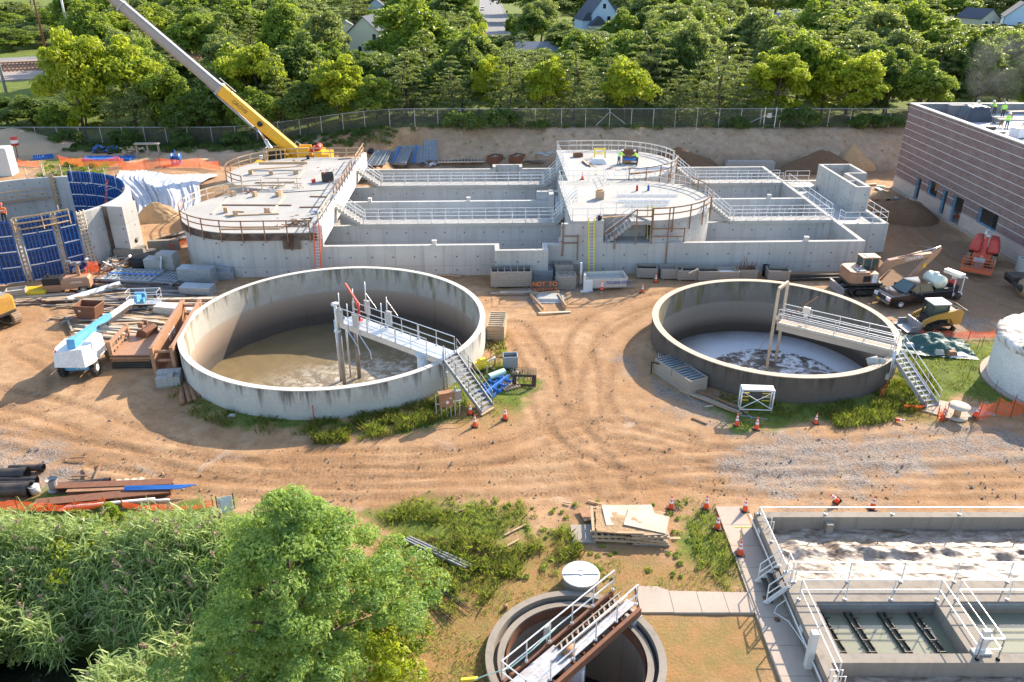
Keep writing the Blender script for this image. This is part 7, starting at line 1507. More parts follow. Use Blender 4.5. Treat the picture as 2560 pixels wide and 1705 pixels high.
sheeting(); p=FL(1660,850); mound((p.x,p.y+.6,0),5.2,3.6,2.0,'tan soil heap below the white sheeting','soil_tan',37)
# ================================================================ left yard
# blue and white boom lift
def lift_blue():
    base=G(222,915); t=boom_lift(base,R(4),'blue and white telescopic boom lift parked left of the large tank','lift_blue',None,None,None,0)
    mb=MB(); pr=[(-1.35,-1.2),(-1.1,-2.1),(.9,-2.25),(1.2,-1.6),(1.25,.4),(.6,.75),(.55,-.6),(-.35,-.6),(-.4,.3),(-1.3,.3)]
    mb.prism(pr,1.0,1.02); mb._add([(p[0]*1.0,p[1]*1.0,1.02) for p in pr]+[(p[0]*.93,p[1]*.93,2.0+.25*(p[0]>.5)) for p in pr],[tuple(range(10,20))]+[(i,(i+1)%10,10+(i+1)%10,10+i) for i in range(10)]); part('counterweight_body',mb,'white_paint',t)
    part('engine_hood',MB().box((.95,-.6,2.12),(.55,1.5,.5),0,0,0,.8),'white_paint',t)
    a=Vector((.1,-1.5,2.45)); b=Vector((.35,8.6,1.35)); d=(b-a).normalized()
    part('boom_root',MB().beam((.1,-1.55,1.6),(.1,-1.45,2.6),.5,.5).beam(a-d*.2,a+d*.6,.52,.62),'lift_blue',t)
    part('main_boom',MB().beam(a+Vector((0,0,.05)),a+d*5.6+Vector((0,0,.05)),.38,.5),'lift_blue',t); part('fly_boom',MB().beam(a+d*5.4,a+d*9.6,.28,.38),'rim_pale',t)
    mb=MB(); mb.beam(a+d*4.4+Vector((.32,0,-.12)),a+d*8.6+Vector((.3,0,-.12)),.16,.2); mb.beam(a+d*3.2+Vector((.3,0,.05)),a+d*4.6+Vector((.3,0,-.1)),.1,.16); part('cable_carrier',mb,'dark_steel',t)
    q=b+Vector((.1,.7,-.15)); mb=MB(); mb.beam(b,q,.3,.5); mb.bb((q.x-.3,q.y-.2,.75),(q.x+.3,q.y+.3,1.15)); part('jib',mb,'lift_blue',t)
    mb=MB(); mb.bb((q.x-1.2,q.y+.3,.45),(q.x+1.2,q.y+1.2,.5)); part('basket_floor',mb,'galv',t)
    mb=MB()
    for z in (.95,1.5):
        mb.tube([(q.x-1.2,q.y+.3,z),(q.x+1.2,q.y+.3,z),(q.x+1.2,q.y+1.2,z),(q.x-1.2,q.y+1.2,z),(q.x-1.2,q.y+.3,z)],.025,6)
    for x,y in ((-1.2,.3),(-.4,.3),(.4,.3),(1.2,.3),(1.2,1.2),(-1.2,1.2),(0,1.2)): mb.tube([(q.x+x,q.y+y,.5),(q.x+x,q.y+y,1.5)],.025,6)
    part('basket_rail',mb,'alum',t); part('control_console',MB().box((q.x-.1,q.y+.42,1.3),(.8,.25,.35),0,.3),'lift_blue',t)
    for x,y in ((-.9,-1.9),(.5,-.75)): part('beacon',MB().cyl((x,y,2.0),(x,y,2.16),.07,.05,10),'orange_cone',t)
    text('lettering','S-60',.34,'text_white',t,TXM((.25,-1.58,.72),(1,0,0),(0,0,1)))
lift_blue()
# trench box
p0=YL(1600,975,2.2);p1=YL(1930,465,2.2);p2=YL(1815,968,2.2);p3=YL(2110,468,2.2)
t=thing('trench_box','tall open tan steel trench box with cross struts against the large tank','trench box',(p0.x,p0.y,0)); o=-Vector((p0.x,p0.y,0))
for a,b in ((p0,p1),(p2,p3)):
    a,b=a+o,b+o; w_=part('side_plate',MB().beam((a.x,a.y,1.1),(b.x,b.y,1.1),.14,2.2),'rust_light',t); mb=MB()
    for f in (0,.02,.98,1.0): q=a.lerp(b,f); mb.beam((q.x,q.y,0),(q.x,q.y,2.25),.24,.24)
    for z in (.12,2.16): mb.beam((a.x,a.y,z),(b.x,b.y,z),.2,.14)
    part('edge_frame',mb,'tan_paint',w_)
for f in (.02,.97):
    for z in (1.2,1.85): a=(p0+o).lerp(p1+o,f);b=(p2+o).lerp(p3+o,f); part('strut',MB().cyl((a.x,a.y,z),(b.x,b.y,z),.10),'tan_paint',t)
dd=(p1-p0); dd.z=0; dd.normalize(); q=p0.lerp(p1,.52)+o; sd_=Vector((dd.y,-dd.x,0)); text('lettering','0110',.8,'text_white',t,TXM(Vector((q.x,q.y,1.25))-Vector((-dd.y,dd.x,0))*-.075 if False else Vector((q.x,q.y,1.25))+sd_*.085,dd,(0,0,1)))
# plates beside it
q=YL(1430,1090,0.0); t=thing('trench_plate_stack','stack of steel trench plates with an upright tan frame beside the trench box','plate stack',YL(1420,1180),R(2))
for i in range(9): part('plate',MB().box((.05*((i*5)%3-1),1.4+.04*(i%2),.05+i*.09),(2.6+.1*(i%3),3.2,.07),.01*((i*7)%5-2)),'dark_steel' if i<6 else 'rust_light',t)
part('top_plate',MB().bb((-1.3,.0,.86),(1.4,3.3,.95)),'tan_paint',t); mb=MB()
for y in (.15,3.0): mb.beam((-1.35,y,.86),(-1.35,y,1.9),.22,.22)
mb.beam((-1.35,.15,1.75),(-1.35,3.0,1.75),.2,.2).beam((-1.35,.15,1.2),(-1.35,3.0,1.2),.15,.15); mb.beam((-1.35,1.2,.95),(-1.35,1.2,1.8),.12).beam((-1.35,2.0,.95),(-1.35,2.0,1.8),.12); part('frame',mb,'tan_paint',t)
p=YL(1560,860,1.0); g=thing('excavator_bucket','big rusty excavator bucket resting on boards left of the trench box','bucket',(p.x,p.y+.6,.4),R(75)); k0=0; mb=MB(); mb.xprism([(-.75,0),(.55,0),(.8,.5),(.55,1.0),(.1,1.15),(-.2,.95),(-.1,.6),(-.5,.25)],1.25); part('shell',mb,'rust',g); part('hitch',MB().bb((-.3,.3,1.1),(-.2,.7,1.5)).bb((.2,.3,1.1),(.3,.7,1.5)).cyl((-.35,.5,1.35),(.35,.5,1.35),.08),'rust_light',g)
for i in range(5): part('tooth',MB().beam((-.5+.25*i,-.75,.02),(-.5+.25*i,-.98,.05),.09,.08),'dark_steel',g)
# rusty dumpster
p=YL(930,690); t=thing('dumpster','rusty brown open dumpster standing on the sand in the left yard','dumpster',(p.x,p.y+.6,0),R(-6)); t.scale=(.68,)*3; mb=MB()
def hop(x0,x1,y0,y1,z0,z1,fl):
    b=[(x0,y0),(x1,y0),(x1,y1),(x0,y1)];u=[(x0-fl,y0-fl*.3),(x1+fl,y0-fl*.3),(x1+fl,y1+fl*.3),(x0-fl,y1+fl*.3)]; th=.05; vs=[(*q,z0) for q in b]+[(*q,z1) for q in u]; vi=[(q[0]*.95,q[1]*.95,z0+.05) for q in b]+[(q[0]*.97,q[1]*.96,z1) for q in u]
    return vs+vi,[(0,3,2,1)]+[(i,(i+1)%4,4+(i+1)%4,4+i) for i in range(4)]+[(8,9,10,11)]+[(8+i,12+i,12+(i+1)%4,8+(i+1)%4) for i in range(4)]+[(4+i,4+(i+1)%4,12+(i+1)%4,12+i) for i in range(4)]
mb._add(*hop(-1.0,1.0,-.85,.85,.2,1.75,.35)); part('body',mb,'rust',t); part('rim',MB().tube([(-1.35,-.95,1.77),(1.35,-.95,1.77),(1.35,.95,1.77),(-1.35,.95,1.77),(-1.35,-.95,1.77)],.05,6),'rust_light',t); part('decal',MB().bb((-.75,-.93,1.1),(-.45,-.905,1.35)),'rim_pale',t)
for s in (-.6,.6): part('skid',MB().bb((s-.1,-.9,0),(s+.1,.9,.199)),'dark_steel',t)
# trailer generator with light mast
p=YL(800,395); t=thing('light_tower','tan trailer light tower and generator below the blue formwork','light tower',(p.x,p.y+.6,0),R(14)); t.scale=(.64,)*3; mb=MB(); mb.bb((-1.7,-.85,.6),(1.7,.85,1.75)); mb.xf(Matrix.Identity(4)); part('housing',mb,'tan_paint',t); part('hood',MB().box((.1,0,1.89),(3.2,1.6,.27),0,0,0,.88),'tan_paint',t); part('fender',MB().bb((.3,-1.1,.75),(1.4,-.851,.82)).bb((.3,-1.1,.45),(.36,-.851,.75)),'dark_steel',t); wheel(t,.85,-.95,.42,.28,'rubber','white_paint',False) if False else None
mb=MB(); mb.cyl((.85,-1.1,.40),(.85,-.86,.40),.40,None,24); part('wheel',mb,'rubber_dusty',t); part('rim',MB().cyl((.85,-1.13,.40),(.85,-1.101,.40),.2,None,18),'white_paint',t)
part('drawbar',MB().beam((1.7,0,.55),(3.0,0,.5),.15).beam((-1.75,-.8,.4),(-1.75,.8,.4),.1,.25),'dark_steel',t); part('rear_panel',MB().bb((-1.73,-.7,.9),(-1.701,.1,1.5)),'dark_steel',t); text('lettering','CREAMER',.34,'text_white',t,TXM((.15,-.853,1.45),(1,0,0),(0,0,1)))
m_=part('mast',MB().beam((.4,.2,2.03),(.4,.2,3.3),.35,.3).beam((.4,.2,3.3),(.4,.2,3.9),.2),'tan_paint',t)
for i,(x,y,z) in enumerate(((-.9,0,3.9),(-.5,.5,3.5),(.3,-.3,3.7),(1.2,.3,3.9))): part('floodlight',MB().box((.4+x,.2+y,z),(.55,.3,.5),.4*i,.5).box((.4+x*.5,.2+y*.5,z-.1),(abs(x),.06,.06)),'galv_dark',m_)
# excavator at the far left edge
ex=excavator(YL(30,800)+Vector((-1.7,1.0,0)),R(68),'dusty yellow tracked excavator cut off by the left edge of the view','cat_yellow',1.15,((0,.7,1.35),(0,1.6,2.75),(0,4.6,3.1),(0,4.2,.8)),None,False,bucket=True,track='track_dusty')
part('decal_panel',MB().bb((1.28,-.95,1.2),(1.30,-.3,1.9)),'blue_form',ex)
p=YL(560,400); t=thing('welder_unit','small tan and black engine unit left of the light tower','generator',(p.x,p.y+.5,0),R(12)); part('box',MB().bb((-.75,-.55,.15),(.75,.55,.75)),'tan_paint',t); part('engine',MB().bb((-.7,-.5,.751),(.65,.5,1.3)).cyl((-.3,0,1.3),(-.3,0,1.6),.06),'black',t); part('skid',MB().bb((-.7,-.5,0),(-.55,.5,.149)).bb((.55,-.5,0),(.7,.5,.149)),'dark_steel',t)
t=thing('yellow_beam_bundle','bundle of short yellow form beams on the ground left of the tan engine unit','form beams',YL(340,405),R(8))
for i in range(6):
    for j in range(2): part('beam',MB().bb((-1.3+.1*j,-.7+.24*i,.02+.24*j),(1.2+.1*j,-.55+.24*i,.22+.24*j)),'yellow_light',t)
crate_box(YL(190,440),R(20),1.4,.9,.8,'white-topped crate beside the yellow excavator','lumber_grey','white_paint',3)
boards(YL(380,470),R(12),9,5.5,'long pale planks on the sand below the yellow beams',['lumber','lumber_pale'],51,.28,.06,.7,.04)
boards(YL(330,500),R(10),6,4.2,'short planks in front of the long pale planks',['lumber','lumber_grey'],52,.22,.06,.4,.06)
t=thing('metal_trough','shiny folded metal trough lying below the light tower','trough',YL(1040,420),R(52)); part('trough',MB()._add([(-2.2,-.5,.5),(-2.2,-.15,.05),(-2.2,.15,.05),(-2.2,.5,.5),(2.2,-.5,.5),(2.2,-.15,.05),(2.2,.15,.05),(2.2,.5,.5)],[(0,1,5,4),(1,2,6,5),(2,3,7,6)]) or MB(),'alum',t) if False else None
mb=MB(); mb._add([(-2.2,-.5,.5),(-2.2,-.15,.05),(-2.2,.15,.05),(-2.2,.5,.5),(2.2,-.5,.5),(2.2,-.15,.05),(2.2,.15,.05),(2.2,.5,.5)],[(0,1,5,4),(1,2,6,5),(2,3,7,6)]); part('trough_sheet',mb,'alum',t); part('rib',MB().bb((-2.2,-.05,.06),(2.2,.05,.2)),'galv',t)
panel_stack(YL(1420,255),R(-6),4.4,2.6,4,'stack of silver form panels with blue edge straps in the left yard','silver_form',.14,9,0,None,'formwork_sheet','bright_blue'); panel_stack(YL(1730,265),R(-12),3.4,2.4,3,'silver form panels overlapping the blue-strapped stack','silver_form',.14,10,0,None,'formwork_sheet')
boards(YL(1500,365),R(-6),14,11,'long dark steel beams and pipes below the silver form panels',['dark_steel','plywood_dark','grey_steel'],61,.3,.16,1.4,.03,None,'steel_pile','steel beams',2)
boards(YL(1760,275),R(-25),5,5,'brown planks thrown across the silver form panels',['lumber_brown','lumber'],62,.2,.06,.4,.15)
boards(YL(1000,470),R(4),16,8,'jumble of grey pipes and boards behind the rusty dumpster',['galv_dark','lumber_grey','dark_steel','lumber'],63,.18,.1,1.3,.12)
boards(YL(950,500),R(2),3,9,'long rusty pipes lying behind the dumpster',['rust','rust_light'],64,.26,.2,.35,.01,None,'pipe_bundle','pipes',1)
boards(YL(1180,540),R(-3),18,7,'litter of dark pipes and planks around the lift basket',['dark_steel','lumber_grey','grey_steel','lumber'],65,.16,.08,1.6,.3)
boards(YL(1330,720),R(-8),16,7.5,'weathered boards under the blue lift boom',['lumber_grey','lumber','lumber_pale'],66,.24,.06,1.3,.12)
boards(YL(1290,820),R(-12),8,6,'grey boards left of the rusty bucket',['lumber_grey','lumber_pale'],67,.26,.06,.9,.06)
boards(YL(1900,520),R(0),12,6.5,'stacked timbers behind the trench box',['lumber_brown','lumber_grey','lumber_pale'],68,.3,.1,1.1,.05)
t=thing('steel_plate_stack','pale concrete slabs stacked behind the trench box','slab stack',YL(1880,600),R(-14)); [part('slab',MB().box((.1*i,0,.14+.3*i),(3.6,1.0,.28),.03*i),'rim_pale',t) for i in range(2)]
t=thing('paver_pallet','pallet of grey concrete blocks in front of the trench box','block pallet',YL(1775,1400)+Vector((0,.5,0)),R(10)); part('pallet',MB().bb((-.75,-.5,0),(.75,.5,.13)),'lumber_grey',t)
for l in range(4):
    for i in range(4):
        for j in range(2):
            if l==3 and (i,j) in ((0,0),(1,0),(3,0)): continue
            part('block',MB().box((-.55+.37*i,-.25+.5*j,.24+.2*l),(.355,.48,.19)),'silver_form' if False else 'concrete_block',t)
for i,(x,y,l,w_,lab) in enumerate(((1640,170,5,1.0,'grey block pallet with torn white wrap left of two by the left deck'),(1775,160,7,1.0,'taller grey block pallet right of two by the left deck'),(2085,300,6,1.9,'long stack of grey form boards at the foot of the left deck'),(2080,425,3,1.7,'low stack of grey form boards nearest the large tank'))):
    t=thing('block_pallet' if i<2 else 'form_board_stack',lab,'pallet',YL(x,y)+Vector((0,.5,0)),R(-6)); part('pallet',MB().bb((-w_*.8,-.6,0),(w_*.8,.6,.13)),'lumber_grey',t)
    for k_ in range(l): part('layer',MB().box((.02*((k_*3)%3-1),0,.13+.1+.21*k_),(w_*1.55,1.15,.2),.015*((k_*5)%3-1)),'concrete_block' if i<2 else 'silver_form',t)
    if i==0: part('wrap',MB().beam((.75,-.65,.4),(.95,-.55,1.5),.3,.12),'geotextile',t)
single('plastic_tub',MB().lathe([(0,0),(1.0,0),(1.1,.25),(1.05,.7),(.8,1.0),(0,1.12)],24),'black','black upturned plastic tub between rubble and block pallets','tub',YL(1480,130)+Vector((0,.6,0)))
single('concrete_offcut',MB().box((0,0,.55),(2.6,1.1,1.1),.1).box((1.2,.6,.3),(1.6,.8,.6),.4),'concrete_old','big pale concrete lump at the foot of the unfinished tank pilaster','concrete block',FL(1370,1280)+Vector((0,.6,0)))
single('concrete_slab',MB().box((0,0,.5),(2.8,.5,1.0),.15),'concrete_old','leaning dark concrete slab behind the block pallets','concrete block',FL(1730,1180)+Vector((0,.4,0)))
junk(FL(1210,1340),'heap of tangled pale cables and timber by the unfinished tank',['lumber','lumber_pale','galv'],71,46,.6,sp=2.2); junk(FL(1000,1420),'orange net scraps and sticks beside the light tower',['net_orange','lumber'],72,18,.35,sp=1.8)
for i,(a,b,lab) in enumerate((((1660,1070),(1950,980),'nearest black pipe leaning at the left deck wall'),((1720,1110),(2010,1020),'middle black pipe leaning at the left deck wall'),((1800,1100),(2015,985),'far black pipe leaning at the left deck wall'))): p,q=FL(*a,.25),FL(*b,.5); single('black_pipe',MB().tube([(0,0,0),q-p],.2,12),'black_pipe',lab,'pipe',p)
net([FL(1830,1180),FL(1900,1140),FL(2020,1090)],.9,'red-orange net lying beside the left deck wall',73,lean=-.5); net([FL(930,1480),FL(940,1400),FL(1060,1400)],1.2,'orange net scrap on a stake by the light tower',74)
mb=MB(); mb.lathe([(.75,0),(1.0,0),(1.0,.3),(.75,.3)],20,(0,0,0),0,PI,True); mb.xf(Matrix.Rotation(PI/2,4,'X')); single('curved_form',mb,'lumber','half-round pale wooden form standing at the foot of the left deck','form',FL(2090,1440),.3)
one_board(FL(2175,1440,.0),FL(2190,1360,1.2),.5,.12,'pale board leaning on the left deck foot','lumber_grey'); single('grey_sheet_stack',MB().box((0,0,.35),(2.2,1.2,.7),.1).box((.2,.1,.85),(1.6,1.0,.3),-.1),'silver_form','blue-grey sheet stack leaning at the left deck foot near the large tank','sheet stack',FL(2200,1470)+Vector((1.2,.3,0)))
for i,(a,b) in enumerate((((1935,1560),(1920,1400)),((2010,1540),(1965,1370)),((2070,1530),(2010,1370)),((2120,1490),(2070,1390)))):
    p,q=YL(*a,.16),YL(*b,.16); single('rusty_pipe',MB().tube([(0,0,0),q-p],.16,12),'rust_light','rusty pipe at the left foot of the large tank, %s'%('first from the left','second from the left','third from the left','last at right')[i],'pipe',p,0,'rusty pipes by the large tank')
one_board(YL(700,650,.1),YL(775,815,.1),.15,.15,'loose grey post lying in front of the dumpster','lumber_grey'); one_board(YL(650,720,.1),YL(780,665,.1),.15,.15,'second grey post lying by the dumpster corner','lumber_grey')
# ================================================================ foot of the front wall
crate_box(MW(350,370)+Vector((0,.9,0)),R(2),3.4,1.5,1.5,'big weathered wooden box of form panels at the wall notch','lumber_grey','plywood_dark',7,True,None,'form_box',6)
boards(MW(370,430),R(1),4,3.6,'grey planks on blocks in front of the big wooden form box','lumber_grey',81,.3,.09,.4,.02)
for i,(x,y,w_,n,lab) in enumerate(((715,280,1.6,5,'low stack of form panels behind the handwritten sign'),(970,370,1.6,6,'nearest stack of grey form boxes right of the handwritten sign'),(945,260,1.5,7,'tall stack of grey form boxes against the front wall'),(1060,200,1.4,5,'dark stack of form panels tucked behind the tall stack'))):
    panel_stack(MW(x,y)+Vector((0,.5,0)),R(1+i),w_,1.2,n,lab,'lumber_grey' if i!=0 else 'silver_form',.19,3,0,None,'formwork_sheet')
a=MW(585,425);b=MW(880,420); t=thing('washout_sign','dark plywood sign with orange handwritten words on the wash-out pit frame','sign',(a+b)/2,ANG(a,b)); l=(b-a).length; part('board',MB().box((0,0,.55),(l,.04,1.05),0,-.12),'plywood_dark',t)
for i,(ln,x,z,s) in enumerate((('NOT  TO',.0,.80,.50),('WASH OUT',.05,.33,.40))): text('lettering',ln,s,'text_orange',t,TXM((x,-.030+ (z-.55)*.12,z),(1,0,0),(0,.12,1)))
t=thing('washout_pit','plank framed concrete wash-out pit in front of the handwritten sign','wash-out pit',MW(770,480))
o=-MW(770,480)
for a,b in (((570,440),(715,600)),((575,435),(900,412)),((880,440),(975,580))): p,q=MW(*a,.2)+o,MW(*b,.2)+o; part('side_board',MB().beam(p,q,.08,.3),'lumber',t)
V,F=tarp_shape(2.6,2.0,.25,15,18); npmesh('slurry',V,F,'concrete_block',t)
one_board(MW(660,650,.03),MW(1028,635,.03),.22,.06,'long pale plank on the sand in front of the wash-out pit','lumber_pale'); junk(MW(700,215),'loose boards left of the big form box',['lumber'],82,8,.2,sp=1.6) if False else one_board(FB(820,1472,.03),FB(1070,1490,.03),.3,.1,'loose planks at the wall foot behind the large tank','lumber')
# wash-out bin
a=MW(1165,405);b=MW(1690,385); t=thing('washout_bin','pale grey open wash-out bin with a purple phone number on its side','bin',(a+b)/2+Vector((0,1.0,0)),ANG(a,b)); l=(b-a).length
mb=MB(); mb._add(*hop(-l/2+.4,l/2-.35,-.85,.85,.25,1.05,.12)); part('tub',mb,'rim_pale',t); part('slurry',MB().bb((-l/2+.45,-.8,.55),(l/2-.4,.8,.78)),'concrete_block',t); part('chassis',MB().bb((-l/2+.2,-.7,.1),(l/2+.5,-.6,.24)).bb((-l/2+.2,.6,.1),(l/2+.5,.7,.24)).bb((-l/2+.2,-.599,.12),(-l/2+.3,.599,.22)).bb((l/2-.1,-.599,.12),(l/2,.599,.22)),'lumber_grey',t)
part('end_frame',MB().bb((-l/2-.05,.75,0),(-l/2+.12,.95,1.9)),'white_paint',t); part('end_frame',MB().bb((-l/2-.05,-.95,0),(-l/2+.12,-.75,1.5)).bb((-l/2+.121,-1.05,0),(-l/2+.7,-.9,1.0)).bb((-l/2-.3,-1.2,0),(-l/2+.4,-.96,.14)),'white_paint',t); text('lettering','732-828-4580',.36,'text_purple',t,TXM((l*.22,-.938,.68),(1,0,0),(0,-.05,1)))
cone(1200+1380/4.529,640+385/4.529,'cone stuck on a stake in front of the wash-out bin',.35); single('stake',MB().tube([(0,0,-.1),(0,0,.45)],.04,6),'lumber_pale','short wooden stake carrying a cone before the wash-out bin','stake',MW(1380,385,.35)+Vector((0,0,-.36)))
cone(1200+1838/4.529,640+415/4.529,'cone right of the wash-out bin at the shadow edge'); cone(1200+1990/4.529,640+300/4.529,'cone among the wooden bins near the smaller tank')
CR=[(290,140,1.75,'first wooden bin from the left along the front wall','black'),(518,150,1.8,'second wooden bin along the front wall, heaped full','galv_dark'),(668,160,1.8,'third wooden bin along the front wall with a board sticking out','black'),(866,168,1.8,'fourth wooden bin along the front wall','black'),(1050,172,1.7,'fifth wooden bin, partly behind the smaller tank rim','geotextile'),(1210,155,1.9,'sixth wooden bin with rebar ends sticking up','rust'),(1520,165,1.8,'last wooden bin near the wall end with a dark heap','dark_steel')]
for i,(x,y,w_,lab,fl) in enumerate(CR):
    crate_box(MR(x,y)+Vector((0,.6,0)),R(-4+3*(i%3)),w_,1.2,1.0,lab,'lumber_grey',fl,4,True,'wooden bins along the front wall','wooden_bin')
p=MR(1210,120); t=thing('rebar_bundle','rusty rebar ends sticking up from a wooden bin at the front wall','rebar',(p.x,MR(1210,155).y+.6,.75)); mb=MB(); rs=random.Random(6)
for i in range(26): x=rs.uniform(-.7,.7);y=rs.uniform(-.4,.4); mb.tube([(x,y,0),(x+rs.gauss(0,.2),y+rs.gauss(0,.2),rs.uniform(.4,1.0))],.015,4)
part('bars',mb,'rust',t)
p,q=MR(680,88,1.0),MR(770,45,1.4); one_board(p,q,.14,.05,'pale board sticking out of the third wooden bin','lumber_pale')
p=MR(1410,130); single('dark_cylinder',MB().cyl((0,0,0),(0,0,.9),.3).lathe([(.31,.85),(.34,.9),(.31,.95)],16),'black','small black drum left of the last wooden bin','drum',p+Vector((0,.6,0)))
p,q=G(2030,712,.2),G(2110,716,.2)
for i in range(2): single('black_pipe',MB().tube([(0,0,0),(7.5,.4,0)],.14,10),'black_pipe','black pipe along the wall foot by the tan excavator, %s of two'%('lower','upper')[i],'pipe',G(1945,708)+Vector((0,.5+.1*i,.15+.27*i)))
# ================================================================ by the stair of the large tank
crate_box(MC(1275,720)+Vector((0,1.1,0)),R(-4),1.25,2.6,1.3,'tall stack of wooden form boxes right of the large tank, ribs showing on top','lumber','plywood_dark',6,False,None,'form_box',1,'lumber_pale')
t=bpy.data.objects[[o.name for o in bpy.data.objects if o.name.startswith('form_box')][-1]]
mb=MB()
for i in range(8): y=-1.25+2.5*i/7; mb.bb((-.55,y-.03,1.22),(.55,y+.03,1.31))
part('form_ribs',mb,'lumber_pale',t)
crate_box(MC(1402,985)+Vector((0,.3,0)),R(3),.95,.75,1.0,'small grey metal bin on the sand right of the steel stair','silver_form','black',1,True,None,'parts_bin')
p=MC(1535,1140)+Vector((0,.4,0)); t=thing('wire_cage','black wire cage basket with folded mesh right of the blue clamps','cage',p,R(-4)); part('front_plate',MB().bb((-.75,-.45,.0),(.75,-.42,.18)).bb((-.75,-.45,.181),(-.5,-.42,.7)).bb((.5,-.45,.181),(.75,-.42,.7)).bb((-.75,-.45,.701),(.75,-.42,.86)),'dark_steel',t); mb=MB()
for i in range(9): x=-.75+1.5*i/8; mb.tube([(x,-.42,.9),(x,.45,.9),(x,.45,0)],.015,4)
for i in range(6): y=-.42+.87*i/5; mb.tube([(-.75,y,0),(-.75,y,.9),(.75,y,.9),(.75,y,0)],.015,4)
part('wire_mesh',mb,'dark_steel',t)
junk(MC(1420,1045),'folded dark mesh beside the wire cage',['dark_steel','galv_dark'],91,22,.2,sp=.9)
t=thing('blue_clamp_row','row of blue steel form clamps lying right of the steel stair','form clamps',MC(1270,1150),R(58))
for i in range(4):
    for s in (-1,1): part('clamp',MB().bb((-1.35+.72*i,s*.42-.22,.02),(-.95+.72*i,s*.42-.19,.3)).bb((-1.35+.72*i,s*.42+.19,.02),(-.95+.72*i,s*.42+.22,.3)).bb((-1.35+.72*i,s*.42-.189,.02),(-1.31+.72*i,s*.42+.189,.3)).bb((-1.30+.72*i,s*.42-.189,.02),(-.95+.72*i,s*.42+.189,.06)),'bright_blue',t)
part('clamp_beam',MB().bb((-1.5,-.08,.05),(1.5,-.01,.25)).bb((-1.5,.01,.05),(1.5,.08,.25)),'bright_blue',t)
p=MC(1200,1070,.2);q=MC(1345,1015,.2); mb=MB(); mb.smooth=True; mb.xf(Matrix.Identity(4)); d_=q-p; mb.tube([(0,0,0),d_],.23,20,False); mb.tube([(0,0,0),d_],.19,20,False); o=single('green_pipe',mb,'teal_pipe','short pale green plastic pipe behind the steel stair','pipe',p+Vector((0,0,.1)))
p=MC(1130,1020); t=thing('plate_compactor','yellow machine with black frame tucked behind the steel stair','machine',p+Vector((0,.4,0)),R(30)); part('body',MB().bb((-.5,-.3,.25),(.5,.3,.6)).box((.1,0,.75),(.6,.45,.3),0,0,0,.7),'yellow_light',t); part('base_plate',MB().bb((-.6,-.4,.05),(.6,.4,.24)),'dark_steel',t); part('handle',MB().tube([(-.5,-.25,.6),(-1.1,-.25,1.1),(-1.1,.25,1.1),(-.5,.25,.6)],.03,6),'dark_steel',t)
t=thing('timber_a_frame','leaning pale timber frame and white pipe behind the steel stair','timber frame',MC(1230,930)); o=-MC(1230,930)
part('timber',MB().beam(MC(1160,910,.3)+o,MC(1270,1010,.0)+o,.12).beam(MC(1255,960,0)+o,MC(1262,880,.9)+o,.1).beam(MC(1185,1060,0)+o,MC(1185,950,.8)+o,.1),'lumber_grey',t); part('white_pipe',MB().tube([MC(1190,920,.6)+o,MC(1262,868,.9)+o],.07,8),'white_paint',t); part('red_post',MB().tube([MC(1223,880,0)+o,MC(1218,730,1.3)+o],.03,6),'rust',t)
def pallet(p,rz,label,w=1.2,d=1.0,mat='lumber',group=None):
    t=thing('pallet',label,'pallet',p,rz,group)
    for y in (-d/2+.05,0,d/2-.05): part('bearer',MB().bb((-w/2,y-.04,.02),(w/2,y+.04,.11)),mat,t)
    mb=MB()
    for i in range(7): x=-w/2+.06+(w-.12)*i/6; mb.bb((x-.05,-d/2,.111),(x+.05,d/2,.135))
    o=part('deck_boards',mb,mat,t); return t
pallet(MC(1395,1140),R(25),'weathered pallet between the blue clamps and the wire cage')
t=thing('electric_panel','tan electric control cabinet on pipe legs in front of the large tank','control cabinet',MC(830,1430),R(20)); part('cabinet',MB().bb((-.55,-.16,.85),(.25,.16,1.75)).bb((-.6,-.2,1.751),(.3,.2,1.79)),'rust_light',t); part('small_cabinet',MB().bb((.36,-.12,1.15),(.8,.14,1.75)).cyl((.45,0,1.75),(.45,0,2.05),.05),'galv_dark',t); mb=MB()
for x in (-.75,-.45,-.1,.15,.42,.7): mb.tube([(x,.05,0),(x,.05,1.6 if x in(-.75,.42) else .85)],.035,6)
mb.tube([(-.8,.05,1.0),(.85,.05,1.0)],.03,6); part('pipe_legs',mb,'galv',t); part('gauges',MB().box((.1,-.18,1.4),(.1,.03,.1)).box((-.1,-.18,1.15),(.18,.03,.18),0,0,.7),'white_paint',t)
for x,y,lab in ((1030,1400,'cone left of the steel stair foot by the large tank'),(1072,1515,'dusty cone in front of the steel stair foot'),(1355,1445,'cone right of the steel stair foot on the bare sand')): cone(900+x/3.733,660+y/3.733,lab)
one_board(MC(1130,1415,.03),MC(1245,1345,.03),.2,.08,'pale board under the steel stair foot','lumber'); one_board(MC(1230,790,.03),MC(1360,785,.03),.2,.06,'dark board at the foot of the tall form boxes','lumber_brown'); one_board(MC(1270,870,.03),MC(1345,865,.03),.12,.06,'short brown board by the grey metal bin','lumber_brown')
p=G(788,1055); single('marker_stake',MB().tube([(0,0,-.1),(.02,0,1.25)],.03,6),'red_paint','dark red stake standing against the front of the large tank','stake',p+Vector((0,-.2,0))); p=G(580,1043); V,F=tarp_shape(.6,.35,.2,25,12); o=npmesh('plastic_bag',V,F,'geotextile'); o.location=p; tag(o,'white plastic bag on the ground at the front of the large tank','bag')
